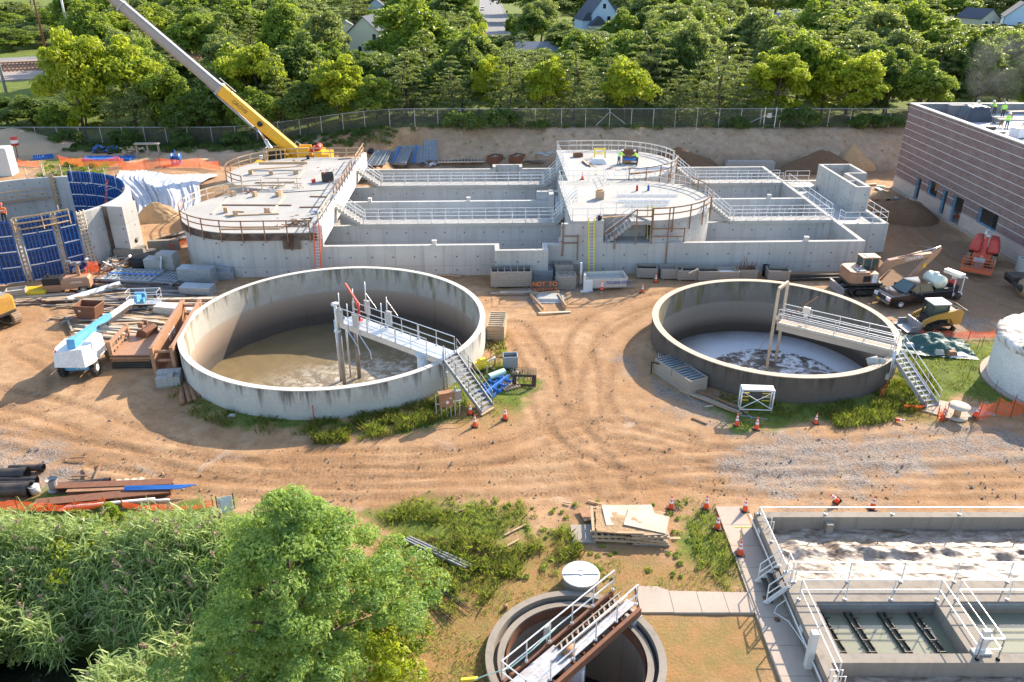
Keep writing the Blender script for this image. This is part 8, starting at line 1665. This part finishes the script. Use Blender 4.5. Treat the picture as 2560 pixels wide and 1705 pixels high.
# ================================================================ round the smaller tank
a=MR(460,950,1.0);b=MR(700,1240,0);c=MR(835,1180,0)
t0=MR(690,1215,0); rz=ANG(MR(425,1060),MR(690,1240)); mid_=MR(560,1150)+Vector((.35,.75,0))
t=thing('form_box_stack','double stack of grey wooden form boxes with open ribs, shaded by the smaller tank','crate stack',mid_,rz)
for lv,(z0,h_) in enumerate(((.0,.30),(.31,.30),(.62,.46))):
    for s_,x0,x1 in (((0,-1.85,1.85),) if lv<2 else ((0,-1.8,-.05),(1,.0,1.85))):
        part('form_box',MB().bb((x0,-.7,z0),(x1,-.64,z0+h_)).bb((x0,.64,z0),(x1,.7,z0+h_)).bb((x0,-.639,z0),(x0+.06,.639,z0+h_)).bb((x1-.06,-.639,z0),(x1,.639,z0+h_)).bb((x0+.061,-.639,z0),(x1-.061,.639,z0+.05)),'lumber_grey',t)
        if lv==2:
            mb=MB()
            for i in range(1,6): x=x0+(x1-x0)*i/6; mb.bb((x-.03,-.63,z0+h_-.16),(x+.03,.63,z0+h_-.01))
            part('form_ribs',mb,'silver_form',t)
boards(MR(925,1305)+Vector((0,.15,0)),ANG(MR(760,1240),MR(1080,1370)),14,3.9,'stack of grey and yellow striped timbers in the shade of the smaller tank',['lumber_grey','lumber_brown','lumber'],101,.13,.09,.38,.02)
t=thing('scaffold_frame','silver scaffold frame with yellow bars standing before the smaller tank','scaffold',MR(1300,1400)+Vector((0,.25,0)),R(-4)); mb=MB()
for x in (-.95,.95):
    for y in (-.25,.25): mb.tube([(x,y,0),(x,y,1.7)],.045,8)
    mb.beam((x,-.25,1.6),(x,.25,1.6),.05).beam((x,-.25,.3),(x,.25,.3),.05)
mb.tube([(-.95,-.25,.35),(.95,-.25,1.55)],.025,6); mb.tube([(.95,-.25,.35),(-.95,-.25,1.55)],.025,6); mb.tube([(-.95,-.25,1.6),(.95,-.25,1.6)],.03,6); mb.tube([(-.95,-.25,.3),(.95,-.25,.3)],.03,6); part('frame',mb,'alum',t); part('deck',MB().bb((-.95,-.3,1.66),(.95,.3,1.72)),'galv',t)
mb=MB()
for x in (-.85,.4):
    for z in (.7,.95,1.2,1.4): mb.tube([(x,.2,z),(x+.45,.2,z)],.03,6)
part('yellow_bars',mb,'yellow_light',t)
part('loose_bar',MB().beam((-1.0,-.5,.03),(.6,-.9,.03),.06).beam((-.5,-.4,.04),(-.3,-.9,.04),.06),'silver_form',t)
t=thing('saw_horse','black steel trestle with pipes on it at the left foot of the smaller tank','trestle',MR(390,1030),R(-15)); part('leg',MB().beam((-.45,0,0),(-.45,0,.85),.08),'black',t); part('leg',MB().beam((.5,-.3,0),(.5,-.3,.85),.08),'black',t); part('top_bar',MB().beam((-.5,0,.88),(.6,-.33,.88),.08),'black',t); part('pipes',MB().tube([(0,.0,.95),(-.2,2.2,.5)],.04,8).tube([(.15,-.05,.95),(-.05,2.2,.5)],.04,8).tube([(.3,-.1,.95),(.1,2.2,.5)],.04,8),'galv',t); t.children[-1]['kind']='stuff' if False else 'part'; del t.children[-1]['kind']
one_board(MR(708,1440,.03),MR(850,1495,.03),.14,.08,'dark brown plank on the bare sand in front of the smaller tank','lumber_brown'); one_board(MR(830,1335,.03),MR(905,1325,.03),.1,.05,'short pale batten by the striped timbers','lumber_pale')
for x,y,lab,ti,s in ((1125,1505,'cone left of two in front of the scaffold frame',None,1),(1310,1540,'cone right of two in front of the scaffold frame',None,1),(1862,1488,'faded cone standing alone in the grass edge of the smaller tank',None,.85)): cone(1540+x/3.733,660+y/3.733,lab,0,ti,s)
# ================================================================ right yard
excavator(RR_(540,1270)+Vector((0,1.1,0)),R(-86),'tan tracked excavator with its arm folded to the right, by the basin end','tan_paint',1.0,((0,.7,1.35),(0,1.7,2.6),(0,5.4,3.3),(0,3.2,.45)),'CREAMER',True)
part('yellow_decal',MB().bb((.49,4.5,2.15),(.515,4.75,2.5)),'yellow',[o for o in bpy.data.objects if o.name.startswith('excavator') and o.type=='EMPTY' and o['label'].startswith('tan')][0])
def pickup(loc,rz,label):
    "front along +y"
    t=thing('pickup_truck',label,'pickup truck',loc,rz); W=1.95
    mb=MB(); mb.xprism([(-2.9,.55),(-2.9,1.15),(.95,1.18),(1.15,1.16),(2.6,1.08),(2.92,.98),(2.95,.55),(2.4,.42),(-2.6,.42)],W); body=part('body',mb,'truck_paint',t); body.modifiers.new('bevel','BEVEL').width=.05; body.modifiers['bevel'].segments=2
    mb=MB(); vs=[]
    for y,z,w_ in ((-1.05,1.16,.93),(-.75,1.86,.76),(.62,1.86,.76),(1.5,1.15,.91)): vs+=[(-w_,y,z),(w_,y,z)]
    mb._add(vs,[(0,1,3,2),(2,3,5,4),(4,5,7,6),(0,2,4,6),(1,7,5,3),(0,6,7,1)]); cab=part('cab',mb,'truck_paint',t)
    part('windscreen',MB()._add([(-.80,1.47,1.20),(.80,1.47,1.20),(.68,.70,1.83),(-.68,.70,1.83)],[(0,1,2,3)]) or MB(),'glass_dark',t) if False else None
    mb=MB(); mb._add([(-.80,1.475,1.21),(.80,1.475,1.21),(.68,.69,1.845),(-.68,.69,1.845)],[(0,1,2,3)]); part('windscreen',mb,'glass_green',t)
    for s in (-1,1):
        f=lambda y,z:(s*(.935-(z-1.16)*.245),y,z)
        mb=MB(); mb._add([f(.30,1.24),f(1.18,1.24),f(.58,1.79),f(.30,1.79)],[(0,1,2,3)]); part('door_window',mb,'glass_dark',t); mb=MB(); mb._add([f(-.85,1.24),f(.22,1.24),f(.22,1.79),f(-.62,1.79)],[(0,1,2,3)]); part('door_window',mb,'glass_dark',t)
        part('door_handle',MB().bb((s*.976,.0,1.0),(s*1.0,.18,1.04)),'chrome',t); part('mirror',MB().box((s*1.1,.95,1.3),(.25,.1,.22)),'black',t); part('headlight',MB().box((s*.72,2.92,.86),(.42,.12,.26)),'reflective',t); part('turn_signal',MB().box((s*.95,2.82,.86),(.05,.2,.2)),'orange_cone',t)
        for y in (-1.85,1.85): wheel(t,s*.84,y,.40,.27,'rubber','alum',False)
    part('grille',MB().box((0,2.94,.86),(1.0,.06,.28)),'dark_steel',t); part('bumper',MB().box((0,2.99,.58),(1.9,.16,.2)),'chrome',t); part('number_plate',MB().box((.25,3.08,.60),(.32,.02,.17)),'yellow_light',t); part('bed_floor',MB().bb((-.85,-2.8,1.181),(.85,-1.1,1.2)).bb((-.95,-2.88,1.181),(-.86,-1.1,1.35)).bb((.86,-2.88,1.181),(.95,-1.1,1.35)),'black',t)
    return t
fr=RR_(720,1420); rr2=RR_(1430,1340); hd=ANG(rr2,fr); dirv=Vector((math.cos(hd),math.sin(hd),0)); tc_=fr-dirv*2.75+Vector((.25,.95,0))
pk=pickup(tc_,hd-PI/2,'black crew-cab pickup truck parked behind the yellow skid steer')
side=Vector((-dirv.y,dirv.x,0)); p=tc_-dirv*1.75; g=thing('poly_tank','round white plastic water tank in the bed of the black pickup','water tank',p+Vector((0,0,1.21)),hd-PI/2); part('tank',MB().cyl((-.75,0,.56),(.75,0,.56),.55,None,28).lathe([(.55,0),(.4,.1),(0,.12)],24) if False else MB().cyl((-.75,0,.56),(.75,0,.56),.55,None,28).cyl((-.82,0,.56),(-.751,0,.56),.42,None,24).cyl((.751,0,.56),(.82,0,.56),.42,None,24),'poly_tank',g); part('lid',MB().cyl((0,0,1.1),(0,0,1.2),.2),'white_paint',g)
p=tc_-dirv*3.7+Vector((.1,.3,0)); g=thing('sprayer_rig','white and chrome spraying rig with hoses behind the black pickup','sprayer',p,hd-PI/2); part('frame',MB().bb((-.7,-.5,.35),(.7,.5,.5)).beam((-.6,-.4,.5),(-.6,-.4,1.9),.07).beam((.6,-.4,.5),(.6,-.4,1.9),.07).beam((-.6,.4,.5),(-.6,.4,1.7),.07).beam((-.9,-.4,1.9),(.9,-.4,1.9),.1),'white_paint',g); part('engine',MB().box((0,0,.8),(.8,.6,.6)),'black',g); part('boom',MB().box((0,.1,2.05),(1.6,.5,.3),.2).box((.3,-.5,1.6),(.3,.9,.25),.4),'alum',g); part('red_tank',MB().cyl((-.3,0,1.25),(.3,0,1.25),.2),'red_paint',g)
for s in (-.72,.72): part('wheel',MB().cyl((s-.1,0,.32),(s+.1,0,.32),.32,None,20),'rubber',g)
def skidsteer(loc,rz,label):
    t=thing('skid_steer',label,'skid steer',loc,rz)
    for s in (-1,1): part('track',track_unit(2.3,.40,.78,True).xf(Matrix.Translation((s*.78,-.2,0))),'rubber',t)
    part('frame',MB().bb((-.57,-1.35,.3),(.57,.7,.9)),'dark_steel',t)
    for s in (-1,1): mb=MB(); k0=0; mb.xprism([(-1.75,.55),(-1.8,1.55),(-1.45,1.75),(.3,1.35),(1.1,.95),(1.55,.35),(1.4,.25),(.85,.72),(.1,1.0),(-.9,1.02),(-1.2,.55)],.17); mb.xf(Matrix.Translation((s*.74,0,0))); part('lift_arm',mb,'cat_yellow',t)
    part('rear_body',MB().xprism([(-1.85,.45),(-1.9,1.2),(-1.5,1.5),(-.8,1.45),(-.8,.45)],1.28),'cat_yellow',t); part('rear_vent',MB().bb((-.5,-1.45,1.501),(.5,-.85,1.56)),'black',t)
    mb=MB()
    for x in (-.56,.56):
        mb.beam((x,.62,.95),(x,.45,2.02),.09); mb.beam((x,-.75,1.0),(x,-.7,2.02),.09); mb.beam((x,.45,2.02),(x,-.7,2.02),.09)
    mb.bb((-.6,-.8,.9),(.6,.7,1.0)); part('cab_frame',mb,'dark_steel',t); part('cab_roof',MB().box((0,-.14,2.1),(1.3,1.35,.10)),'white_paint',t); part('cab_glass',MB().bb((-.55,-.7,1.001),(.55,.4,2.0)),'glass_green',t)
    mb=MB(); mb.xprism([(1.35,.05),(2.35,.05),(2.4,.12),(1.5,.14),(1.42,.75),(1.3,.75)],1.85); mb.bb((-.93,1.36,.06),(-.88,2.1,.5)).bb((.88,1.36,.06),(.93,2.1,.5)); part('bucket',mb,'grey_steel',t)
    part('decal',MB().bb((.832,-1.7,.75),(.838,-1.3,1.05)),'white_paint',t); part('decal',MB().bb((.832,-1.25,.78),(.838,-.85,1.02)),'black',t); mb=MB(); mb.beam((.6,-.9,2.0),(.75,-2.1,1.6),.05).beam((-.6,-.9,2.0),(-.75,-2.1,1.6),.05).beam((-.75,-2.1,1.6),(.75,-2.1,1.6),.05); part('rear_guard',mb,'dark_steel',t)
    text('lettering','CREAMER',.2,'text_white',t,TXM((.828,-.75,1.42),(0,-1,-.0),(0,-.0,1)) if False else TXM((.829,-.62,1.36),Vector((0,.93,-.22)),Vector((0,.22,.93))))
    return t
a=RB(1230,625);b=RB(990,635); hd2=ANG(a,b)
skidsteer((a+b)/2+Vector((0,.75,0)),hd2-PI/2,'yellow tracked skid steer loader with lowered bucket beside the smaller tank')
# red lift
base=RR_(1745,905); t=boom_lift(base,R(146),'red-orange articulated boom lift with cage lowered, by the brick building','lift_orange',None,None,None,0)
for s in (-1,1):
    mb=MB(); mb._add(*[[(s*.28,-1.9,1.0),(s*1.25,-1.7,1.0),(s*1.25,.5,1.0),(s*.28,.7,1.0),(s*.28,-1.75,2.2),(s*.95,-1.5,2.2),(s*.95,.2,2.2),(s*.28,.3,2.3)],[(0,1,2,3),(4,5,6,7),(0,1,5,4),(1,2,6,5),(2,3,7,6),(3,0,4,7)]]); o=part('hood',mb,'red_paint',t); m_=o.modifiers.new('bevel','BEVEL'); m_.width=.22; m_.segments=3
mb=MB(); mb.beam((-.12,-1.7,2.3),(-.1,1.6,2.75),.22,.3).beam((.12,-1.6,2.55),(.14,.6,2.85),.2,.25); part('upper_boom',mb,'rim_pale',t); part('lower_boom',MB().beam((-.1,1.5,2.7),(-.15,3.0,1.2),.25,.3).beam((.1,1.4,2.5),(.1,2.9,1.2),.12),'red_paint',t); part('jib',MB().beam((-.1,2.9,1.25),(-.1,3.7,1.0),.3,.45),'lift_orange',t)
mb=MB(); mb.bb((-1.2,3.7,.35),(1.2,4.7,.42)); mb.bb((-1.2,4.66,.421),(1.2,4.7,.7))
for z in (.85,1.4): mb.tube([(-1.2,3.7,z),(1.2,3.7,z),(1.2,4.7,z),(-1.2,4.7,z),(-1.2,3.7,z)],.035,6)
for x,y in ((-1.2,3.7),(-.4,3.7),(.4,3.7),(1.2,3.7),(1.2,4.7),(.4,4.7),(-.4,4.7),(-1.2,4.7),(1.2,4.2),(-1.2,4.2)): mb.tube([(x,y,.42),(x,y,1.4)],.03,6)
part('basket',mb,'lift_orange',t); part('control_console',MB().box((0,3.85,1.25),(.9,.25,.4),0,.4).bb((-.3,3.6,.6),(.3,3.69,1.1)),'galv_dark',t); part('red_bucket',MB().cyl((-.75,4.3,.43),(-.75,4.3,.75),.15,.18),'red_paint',t); t.children[-1].name='tool_pouch'
# big wheel of a machine cut by the right edge
p=RR_(2150,1330); t=thing('compactor','soil compactor cut off by the right edge, big cleated drum showing','compactor',p+Vector((1.5,1.0,0)),R(-5)); mb=MB(); mb.cyl((-.9,0,.75),(.9,0,.75),.72,None,28)
for i in range(14):
    a=2*PI*i/14
    for x in (-.6,-.2,.2,.6): mb.box((x,math.cos(a)*.76,.75+math.sin(a)*.76),(.25,.16,.14),0,a)
part('drum',mb,'track_dusty',t); part('frame',MB().bb((-1.1,-.15,.6),(-.95,2.4,.9)).bb((.95,-.15,.6),(1.1,2.4,.9)).bb((-1.1,1.2,.6),(1.1,2.6,1.2)),'dark_steel',t); part('hub',MB().cyl((-.99,0,.75),(-.91,0,.75),.3),'dark_steel',t)
p=RR_(2170,1000); single('concrete_pipe_stub',MB().lathe([(.5,0),(.5,1.2),(.38,1.2),(.38,0)],24),'concrete_block','grey concrete pipe stub standing by the brick building at the right edge','pipe',p)
# white storage tank
t=thing('storage_tank','white round storage tank with stained fabric top at the right edge','tank',(36.1,45.5,0)); mb=MB(); mb.smooth=True; mb.lathe([(4.6,-.2),(4.6,3.1)],80); part('wall',mb,'white_tank' if 'white_tank' in M else 'white_paint',t,fixn=True); k_=NM('tank_cover',.7); f_=k_.noise(k_.co((1,1,1)),1.3,5,.6,1); k_.col(k_.mix(k_.ramp(f_,[(.45,0),(.62,1)]),(.66,.62,.55),(.22,.185,.15))); M['tank_cover']=k_.m
mb=MB(); mb.smooth=True; vs=[];n=72
mb.lathe([(4.66,2.75),(4.70,3.12),(4.45,3.26),(2.5,3.62),(0,3.85)],n); 
for i,v in enumerate(mb.v):
    a=math.atan2(v[1],v[0]); r_=math.hypot(v[0],v[1]); mb.v[i]=(v[0],v[1],v[2]+.07*math.sin(a*19)*(r_/4.6)+.05*math.sin(a*41)*(r_>4))
part('cover',mb,'tank_cover',t); part('base_ring',MB().lathe([(4.601,-.1),(5.0,-.1),(5.0,.08),(4.601,.08)],64),'path_concrete',t)
# green tarp mound
p=RB(1090,800); V,F=tarp_shape(5.4,3.4,.95,61,40,.05,.75); o=npmesh('green_tarpaulin',V,F,'green_tarp'); o.location=p+Vector((0,.5,.02)); o.rotation_euler=(0,0,-.15); tag(o,'dark green tarpaulin over a mound on the grass beside the smaller tank','tarpaulin')
for x,y,lab,mt_ in ((990,800,'white sandbag holding the left front of the green tarpaulin','geotextile'),(1135,835,'pale sandbag at the front of the green tarpaulin','rim_pale'),(1255,850,'tan sandbag with an orange top by the green tarpaulin','rust_light'),(860,775,'flat pale sandbag at the left end of the green tarpaulin','geotextile')):
    V,F=tarp_shape(.75,.5,.32,int(x),14); o=npmesh('sandbag',V,F,mt_); o.location=RB(x,y)+Vector((0,-.1,.05)); tag(o,lab,'sandbag')
V,F=tarp_shape(1.6,1.0,.12,77,16); o=npmesh('clear_plastic',V,F,'geotextile'); o.location=RB(1320,850); tag(o,'grey plastic scrap at the right end of the green tarpaulin','plastic sheet')
# cable reel and nets
p=RB(1310,1425); t=thing('cable_reel','empty wooden cable reel lying flat on the slab below the stair','cable reel',p); part('lower_flange',MB().cyl((0,0,0),(0,0,.06),.62,None,28),'lumber_pale',t); part('core',MB().cyl((0,0,.061),(0,0,.72),.20,None,20),'lumber',t); part('upper_flange',MB().cyl((0,0,.721),(0,0,.78),.62,None,28),'lumber_pale',t)
net([RB(1500,1465),RB(1670,1410),RB(1815,1430),RB(1960,1400),RB(2150,1390)],1.25,'orange safety net strung along the right end of the road',111); net([RB(1130,1450),RB(1190,1480),RB(1215,1420)],.8,'collapsed orange net round the cone by the cable reel',112,lean=.4); net([RB(790,1345),RB(920,1360),RB(1000,1345)],.5,'orange net lying in the grass at the stair foot',113,lean=-.6); net([RB(960,690),RB(1110,690),RB(1240,700),RB(1420,700),RB(1700,690),RB(1950,680)],.55,'faded orange net along the gravel behind the green tarpaulin',114,lean=.5); net([RB(580,1290),RB(640,1210)],1.0,'red-orange net scrap at the conduit of the smaller tank',115)
cone(2040+1180/3.733,660+1450/3.733,'cone wrapped in orange net left of the cable reel'); cone(2040+1470/3.733,660+1440/3.733,'tilted cone at the left end of the long orange net',0,(0,.35,0)); cone(2040+735/3.733,660+1468/3.733,'cone fallen on its side on the road verge',0,(R(80),0,R(60)),.8)
for i,(x,y,lab) in enumerate(((1505,790,'rusty stake in the grass right of the green tarpaulin'),(1420,1050,'black stake in the grass by the white storage tank'),(1665,1190,'stake with a pink flag by the white storage tank'),(1545,770,'second rusty stake right of the green tarpaulin'),(935,1330,'rusty stake in the net at the stair foot'))): single('marker_stake',MB().tube([(0,0,-.05),(.03,0,.8)],.02,5),'rust',lab,'stake',RB(x,y))
# ================================================================ near bank, left
for i,(x0,x1,y,r,lab) in enumerate(((-260,170,262,.32,'big black pipe nearest the gravel at the left edge'),(-260,190,360,.35,'biggest black pipe in front at the left edge'),(-200,232,303,.2,'thin black pipe between the two big ones'),(60,275,222,.19,'thin dark pipe end behind the big pipes at the left'),(-200,222,325,.17,'thinnest black pipe right against the front big pipe'))):
    p,q=NB(x0,y+6,r),NB(x1,y,r); single('black_pipe',MB().tube([(0,0,0),q-p],r,20,False).tube([(0,0,0),q-p],r*.84,20,False).tube([q-p-(q-p).normalized()*.3,q-p],r*1.12,20,False),'black_pipe',lab,'pipe',p,0,'black pipes at the left edge')
for i,(x0,y0,x1,y1,r) in enumerate(((330,340,690,305,.17),(350,352,640,328,.17))): p,q=NB(x0,y0,r),NB(x1,y1,r); single('black_pipe',MB().tube([(0,0,0),q-p],r,16,False).tube([(0,0,0),q-p],r*.8,16,False).tube([q-p-(q-p).normalized()*.2,q-p],r*1.15,16,False),'black_pipe','dark pipe behind the steel beams on the near bank, %s'%('back one of two','front one of two')[i],'pipe',p)
single('pipe_fitting',MB().lathe([(.28,0),(.3,.1),(.22,.15),(.22,.6),(.3,.65),(.3,.75)],18),'grey_steel','grey flanged pipe fitting left of the dark pipes on the near bank','pipe fitting',NB(343,370)); single('white_drum',MB().cyl((0,0,0),(0,0,.42),.25,None,18).lathe([(.26,.38),(.27,.43),(.24,.44)],18),'white_paint','white drum end in front of the big black pipes','drum',NB(222,380))
def ibeam(a,b,w_,h_,label,mat='rust'):
    a,b=Vector(a),Vector(b); mb=MB(); d_=b-a; mb.beam((0,0,.02),d_+Vector((0,0,.02)),w_,.04); mb.beam((0,0,h_),d_+Vector((0,0,h_)),w_,.04); mb.beam((0,0,h_/2+.01),d_+Vector((0,0,h_/2+.01)),.05,h_-.06); return single('steel_beam',mb,mat,label,'steel beam',a)
ibeam(NB(365,372),NB(1090,345),.5,.35,'rusty steel beam along the back of the near bank'); ibeam(NB(430,395),NB(900,375),.35,.3,'shorter rusty beam in the middle of the near bank','rust_light'); ibeam(NB(225,478),NB(1075,395),.6,.35,'widest rusty beam at the front of the near bank')
mb=MB()
for i in range(4): mb.beam((0,.06*i,.03*i),(3.0+.2*i,.1*i+.1,.05),.05,.05)
single('blue_straps',mb,'bright_blue','bundle of bright blue strips lying on the rusty beams','straps',NB(775,365,.42)); p,q=NB(370,495,.1),NB(970,420,.3); single('white_pipe',MB().tube([(0,0,0),NB(420,470,.2)-p,q-p],.08,10),'white_paint','long bent white pipe lying in the weeds of the near bank','pipe',p); p,q=NB(820,440,.15),NB(1060,425,.3); single('white_pipe',MB().tube([(0,0,0),q-p],.07,10),'white_paint','shorter white pipe beside the widest rusty beam','pipe',p)
for i in range(4):
    p=NB(700+48*i,345-4*i,.03); q=NB(755+48*i,300-4*i,.03); one_board(p,q,.26,.04,'pale board half buried in sand behind the dark pipes, one of several','lumber_pale','plank','half buried boards')
rs=random.Random(77)
for i,(x0,y0,x1,y1,lab) in enumerate(((440,165,535,160,'dark plank on the gravel edge at left'),(455,280,560,275,'dark stick pile on the near bank, lying'),(520,235,560,290,'dark stick pile on the near bank, slanting'),(590,300,640,180,'long thin stick on the near bank'))): one_board(NB(x0,y0,.05),NB(x1,y1,.12),.09,.06,lab,'lumber_brown','stick')
net([NB(-60,475,.3),NB(110,490,.3),NB(300,500,.2),NB(480,500,.1),NB(670,470,.1)],.6,'orange net sagging through weeds at the left of the near bank',121); net([NB(770,475,.1),NB(1000,500,.1),NB(1340,470,.05)],.5,'orange net running from the sapling to the small white sign',122,sag=.5)
t=thing('tipped_sign','tipped grey and white sign board at the right end of the near bank net','sign',NB(1420,490),R(20)); part('board',MB().box((0,0,.35),(.7,.06,.8),0,-.5),'white_paint',t); part('frame',MB().beam((-.4,.02,0),(-.4,.3,.75),.05).beam((.4,.02,0),(.4,.3,.75),.05),'dark_steel',t)
# ================================================================ near centre
def pile():
    t=thing('pallet_heap','heap of muddy pallets and plywood sheets in the near centre','pallet heap',(5.6,31.0,0),R(-4))
    rs=random.Random(9)
    for l in range(4):
        for i in range(2):
            x=-.95+1.85*i+rs.uniform(-.22,.22); y=rs.uniform(-.25,.25)-.05*l; mb=MB(); z=.02+.13*l; a=rs.uniform(-.16,.16)
            for yy in (-.9,0,.9): mb.box((x,y+yy,z+.045),(1.75,.09,.08),a)
            for k_ in range(6): mb.box((x-.75+.3*k_,y,z+.105),(.13,1.9,.03),a)
            part('pallet',mb,'lumber' if l else 'lumber_grey',t)
    for x,y,w_,d_,a in ((.1,.35,2.5,1.5,.12),(.9,-.1,2.0,1.3,-.25),(-1.75,.9,1.0,1.0,.3)): part('plywood_sheet',MB().box((x,y,.58+.05*(x>.5)+(-.45 if x<-1 else 0)),(w_,d_,.03),a,.02,.02),'lumber_pale' if x>-1 else 'rust_light',t)
    V,F=tarp_shape(3.2,1.8,.10,31,26,.1,1.2); o=npmesh('mud',V,F,'soil_tan',t,smooth=True); o.location=(.1,-.1,.56)
    for k_ in range(7): part('loose_board',MB().box((rs.uniform(-.4,1.9),-.95+rs.uniform(-.1,.25),.15+.08*k_),(rs.uniform(1.2,2.2),.14,.04),rs.uniform(-.05,.12)),'lumber',t)
    for k_ in range(1): part('side_pallet',MB().box((-2.15,-.6,.06),(1.1,1.3,.1),.1),'lumber_grey',t)
pile()
t=thing('manhole','round pale concrete manhole with a steel lid next to the small clarifier','manhole',(3.04,27.2,0)); part('ring',MB().lathe([(.80,-.2),(.80,.52),(.0,.52)],40),'concrete_old',t); part('lid',MB().lathe([(.83,.521),(.83,.60),(.0,.62)],40),'galv',t); part('hinge',MB().bb((-.8,-.06,.622),(.8,.0,.65)).bb((-.12,.2,.621),(.14,.34,.635)).bb((-.05,-.12,.623),(.05,-.061,.66)),'alum',t)
def rebar(a,b,n,spread,label,mat='rust',seed=1):
    a,b=Vector(a),Vector(b); rs=random.Random(seed); t=thing('rebar_bundle',label,'rebar',a)
    mb=MB()
    for i in range(n): o=Vector((rs.uniform(-spread,spread),rs.uniform(-spread,spread)*.3,rs.uniform(.02,.12))); mb.tube([o,(b-a)*rs.uniform(.85,1.05)+o*1.6],.016,4)
    part('bars',mb,mat,t); t.children[0]['kind']='stuff'; return t
rebar(NC(-70,505),NC(270,655),10,.3,'fan of rusty rebar rods in the grass left of the near centre',seed=2); rebar(NC(100,480),NC(390,640),14,.35,'widest fan of rusty rebar beside the pale sticks',seed=3); rebar(G(1075,1460),G(1175,1530),8,.1,'dark rebar bundle running under the oak, upper one','dark_steel',4); rebar(G(1075,1500),G(1130,1555),8,.12,'dark rebar bundle under the oak, lower one','dark_steel',5)
a,b=G(1010,1350,.1),G(1165,1422,.1)
for i in range(3): single('steel_channel',MB().beam((0,0,0),b-a,.1,.08).beam((0,0,.06),b-a+Vector((0,0,.06)),.06,.05),'grey_steel','long grey steel channel lying in the grass by the oak, %s'%('left of three','middle of three','right of three')[i],'steel channel',a+Vector((.12*i,.1*i,0)))
for x0,y0,x1,y1,lab in ((415,605,590,505,'long pale stick in the grass left of the pallet heap'),(480,475,640,395,'second pale stick in the grass left of the pallet heap'),(110,305,190,275,'brown stick at the dirt edge'),(925,228,975,236,'small dark board on the dirt above the pallet heap'),(1100,215,1290,268,'thin dark plank half buried behind the pallet heap')): one_board(NC(x0,y0,.03),NC(x1,y1,.05),.09,.05,lab,'lumber','stick')
p=NC(1765,270); V,F=clump_leaves([(0,0,.2)],[.28],90,np.random.RandomState(4),.05,.1,1.0,.3); o=npmesh('dry_shrub',V,F,'dark_cloth'); o.location=p; tag(o,'small dark dead shrub beside the cone at the pallet heap','shrub')
for x,y,lab,ti in ((115,222,'cone beside the dead shrub at the pallet heap',None),(388,218,'cone on the grass strip, second from left in the near row',None),(475,374,'cone on the grass at the path edge',None),(690,238,'cone on the path at the basin corner',None),(650,577,'cone on the path with a yellow T-handle tool behind it',None),(1405,182,'cone tipped over behind the basin wall',(0,-.75,.3))): cone(1640+x/3.104,1200+y/3.104,lab,.08 if x in(690,650) else 0,ti)
cone(2060+375/3.104,1200+222/3.104,'cone just behind the aeration basin rail')
p=NP(655,500,.08); single('valve_key',MB().tube([(0,.25,0),(.02,.25,1.25)],.025,6).tube([(-.35,.25,1.25),(.4,.25,1.25)],.025,6),'yellow_light','yellow T-handle valve key standing on the path by a cone','tool',NP(650,560,.08))
for x,y,lab in ((850,915,'round iron cover in the path below the step-over stair'),(940,1085,'second round iron cover in the path')): single('valve_cover',MB().cyl((0,0,0),(0,0,.012),.13,None,18).cyl((0,0,.012),(0,0,.018),.08,None,14),'rust',lab,'cover',NP(x,y,.076))
p=NC(875,895,.3); junk(p+Vector((0,0,.05)),'small grey rock pile on the clarifier rim',['concrete_block'],131,4,.1,'rock',.1) if False else None
p=G(1150,1700,.05); one_board(G(1153,1702,.05),G(1195,1698,.05),.12,.1,'yellow bar on the grass left of the clarifier','yellow_light','bar'); single('teal_hose',MB().tube([G(1185,1700,.1),G(1215,1688,.4),G(1275,1670,.9),G(1330,1625,1.3),G(1390,1570,1.6)],.025,6),'teal_pipe','thin teal hose running onto the clarifier bridge','hose')
single('orange_float',MB().lathe([(0,0),(.1,.03),(.09,.2),(0,.24)],10),'rust_light','small orange-brown peg in the grass by the clarifier','peg',NC(490,1020))
# stones and clods scattered on the dirt roads: far too many to count
rs=np.random.RandomState(55); n=7000; x=rs.uniform(-40,46,n); y=np.concatenate([rs.uniform(31,66,n//2),31+rs.gamma(2.0,3.2,n-n//2)]); cl=noise2(x,y,91,3,.6); kp=(cl>.46)&(np.hypot(x-TL[0],y-TL[1])>TL[2]+.2)&(np.hypot(x-TR[0],y-TR[1])>TR[2]+.2)&~((x>9.5)&(y<33)); x,y=x[kp],y[kp]; n=len(x); z=T(x,y); s=.02+.07*rs.rand(n)**3+.015*rs.rand(n)
d=np.array([[1,0,0],[0,1,0],[-1,0,0],[0,-1,0],[0,0,1],[0,0,-1]],float); V=(d[None]*s[:,None,None]*(.6+.8*rs.rand(n,6,1)))+np.stack([x,y,z],1)[:,None]; tri=np.array([[0,1,4],[1,2,4],[2,3,4],[3,0,4],[1,0,5],[2,1,5],[3,2,5],[0,3,5]])
F=(np.arange(n)[:,None,None]*6+tri[None]).reshape(-1,3); tag(npmesh('stones',V.reshape(-1,3),F,['soil_tan','soil_grey'],mi=np.repeat((rs.rand(n)<.3).astype(int),8)),kind='stuff')
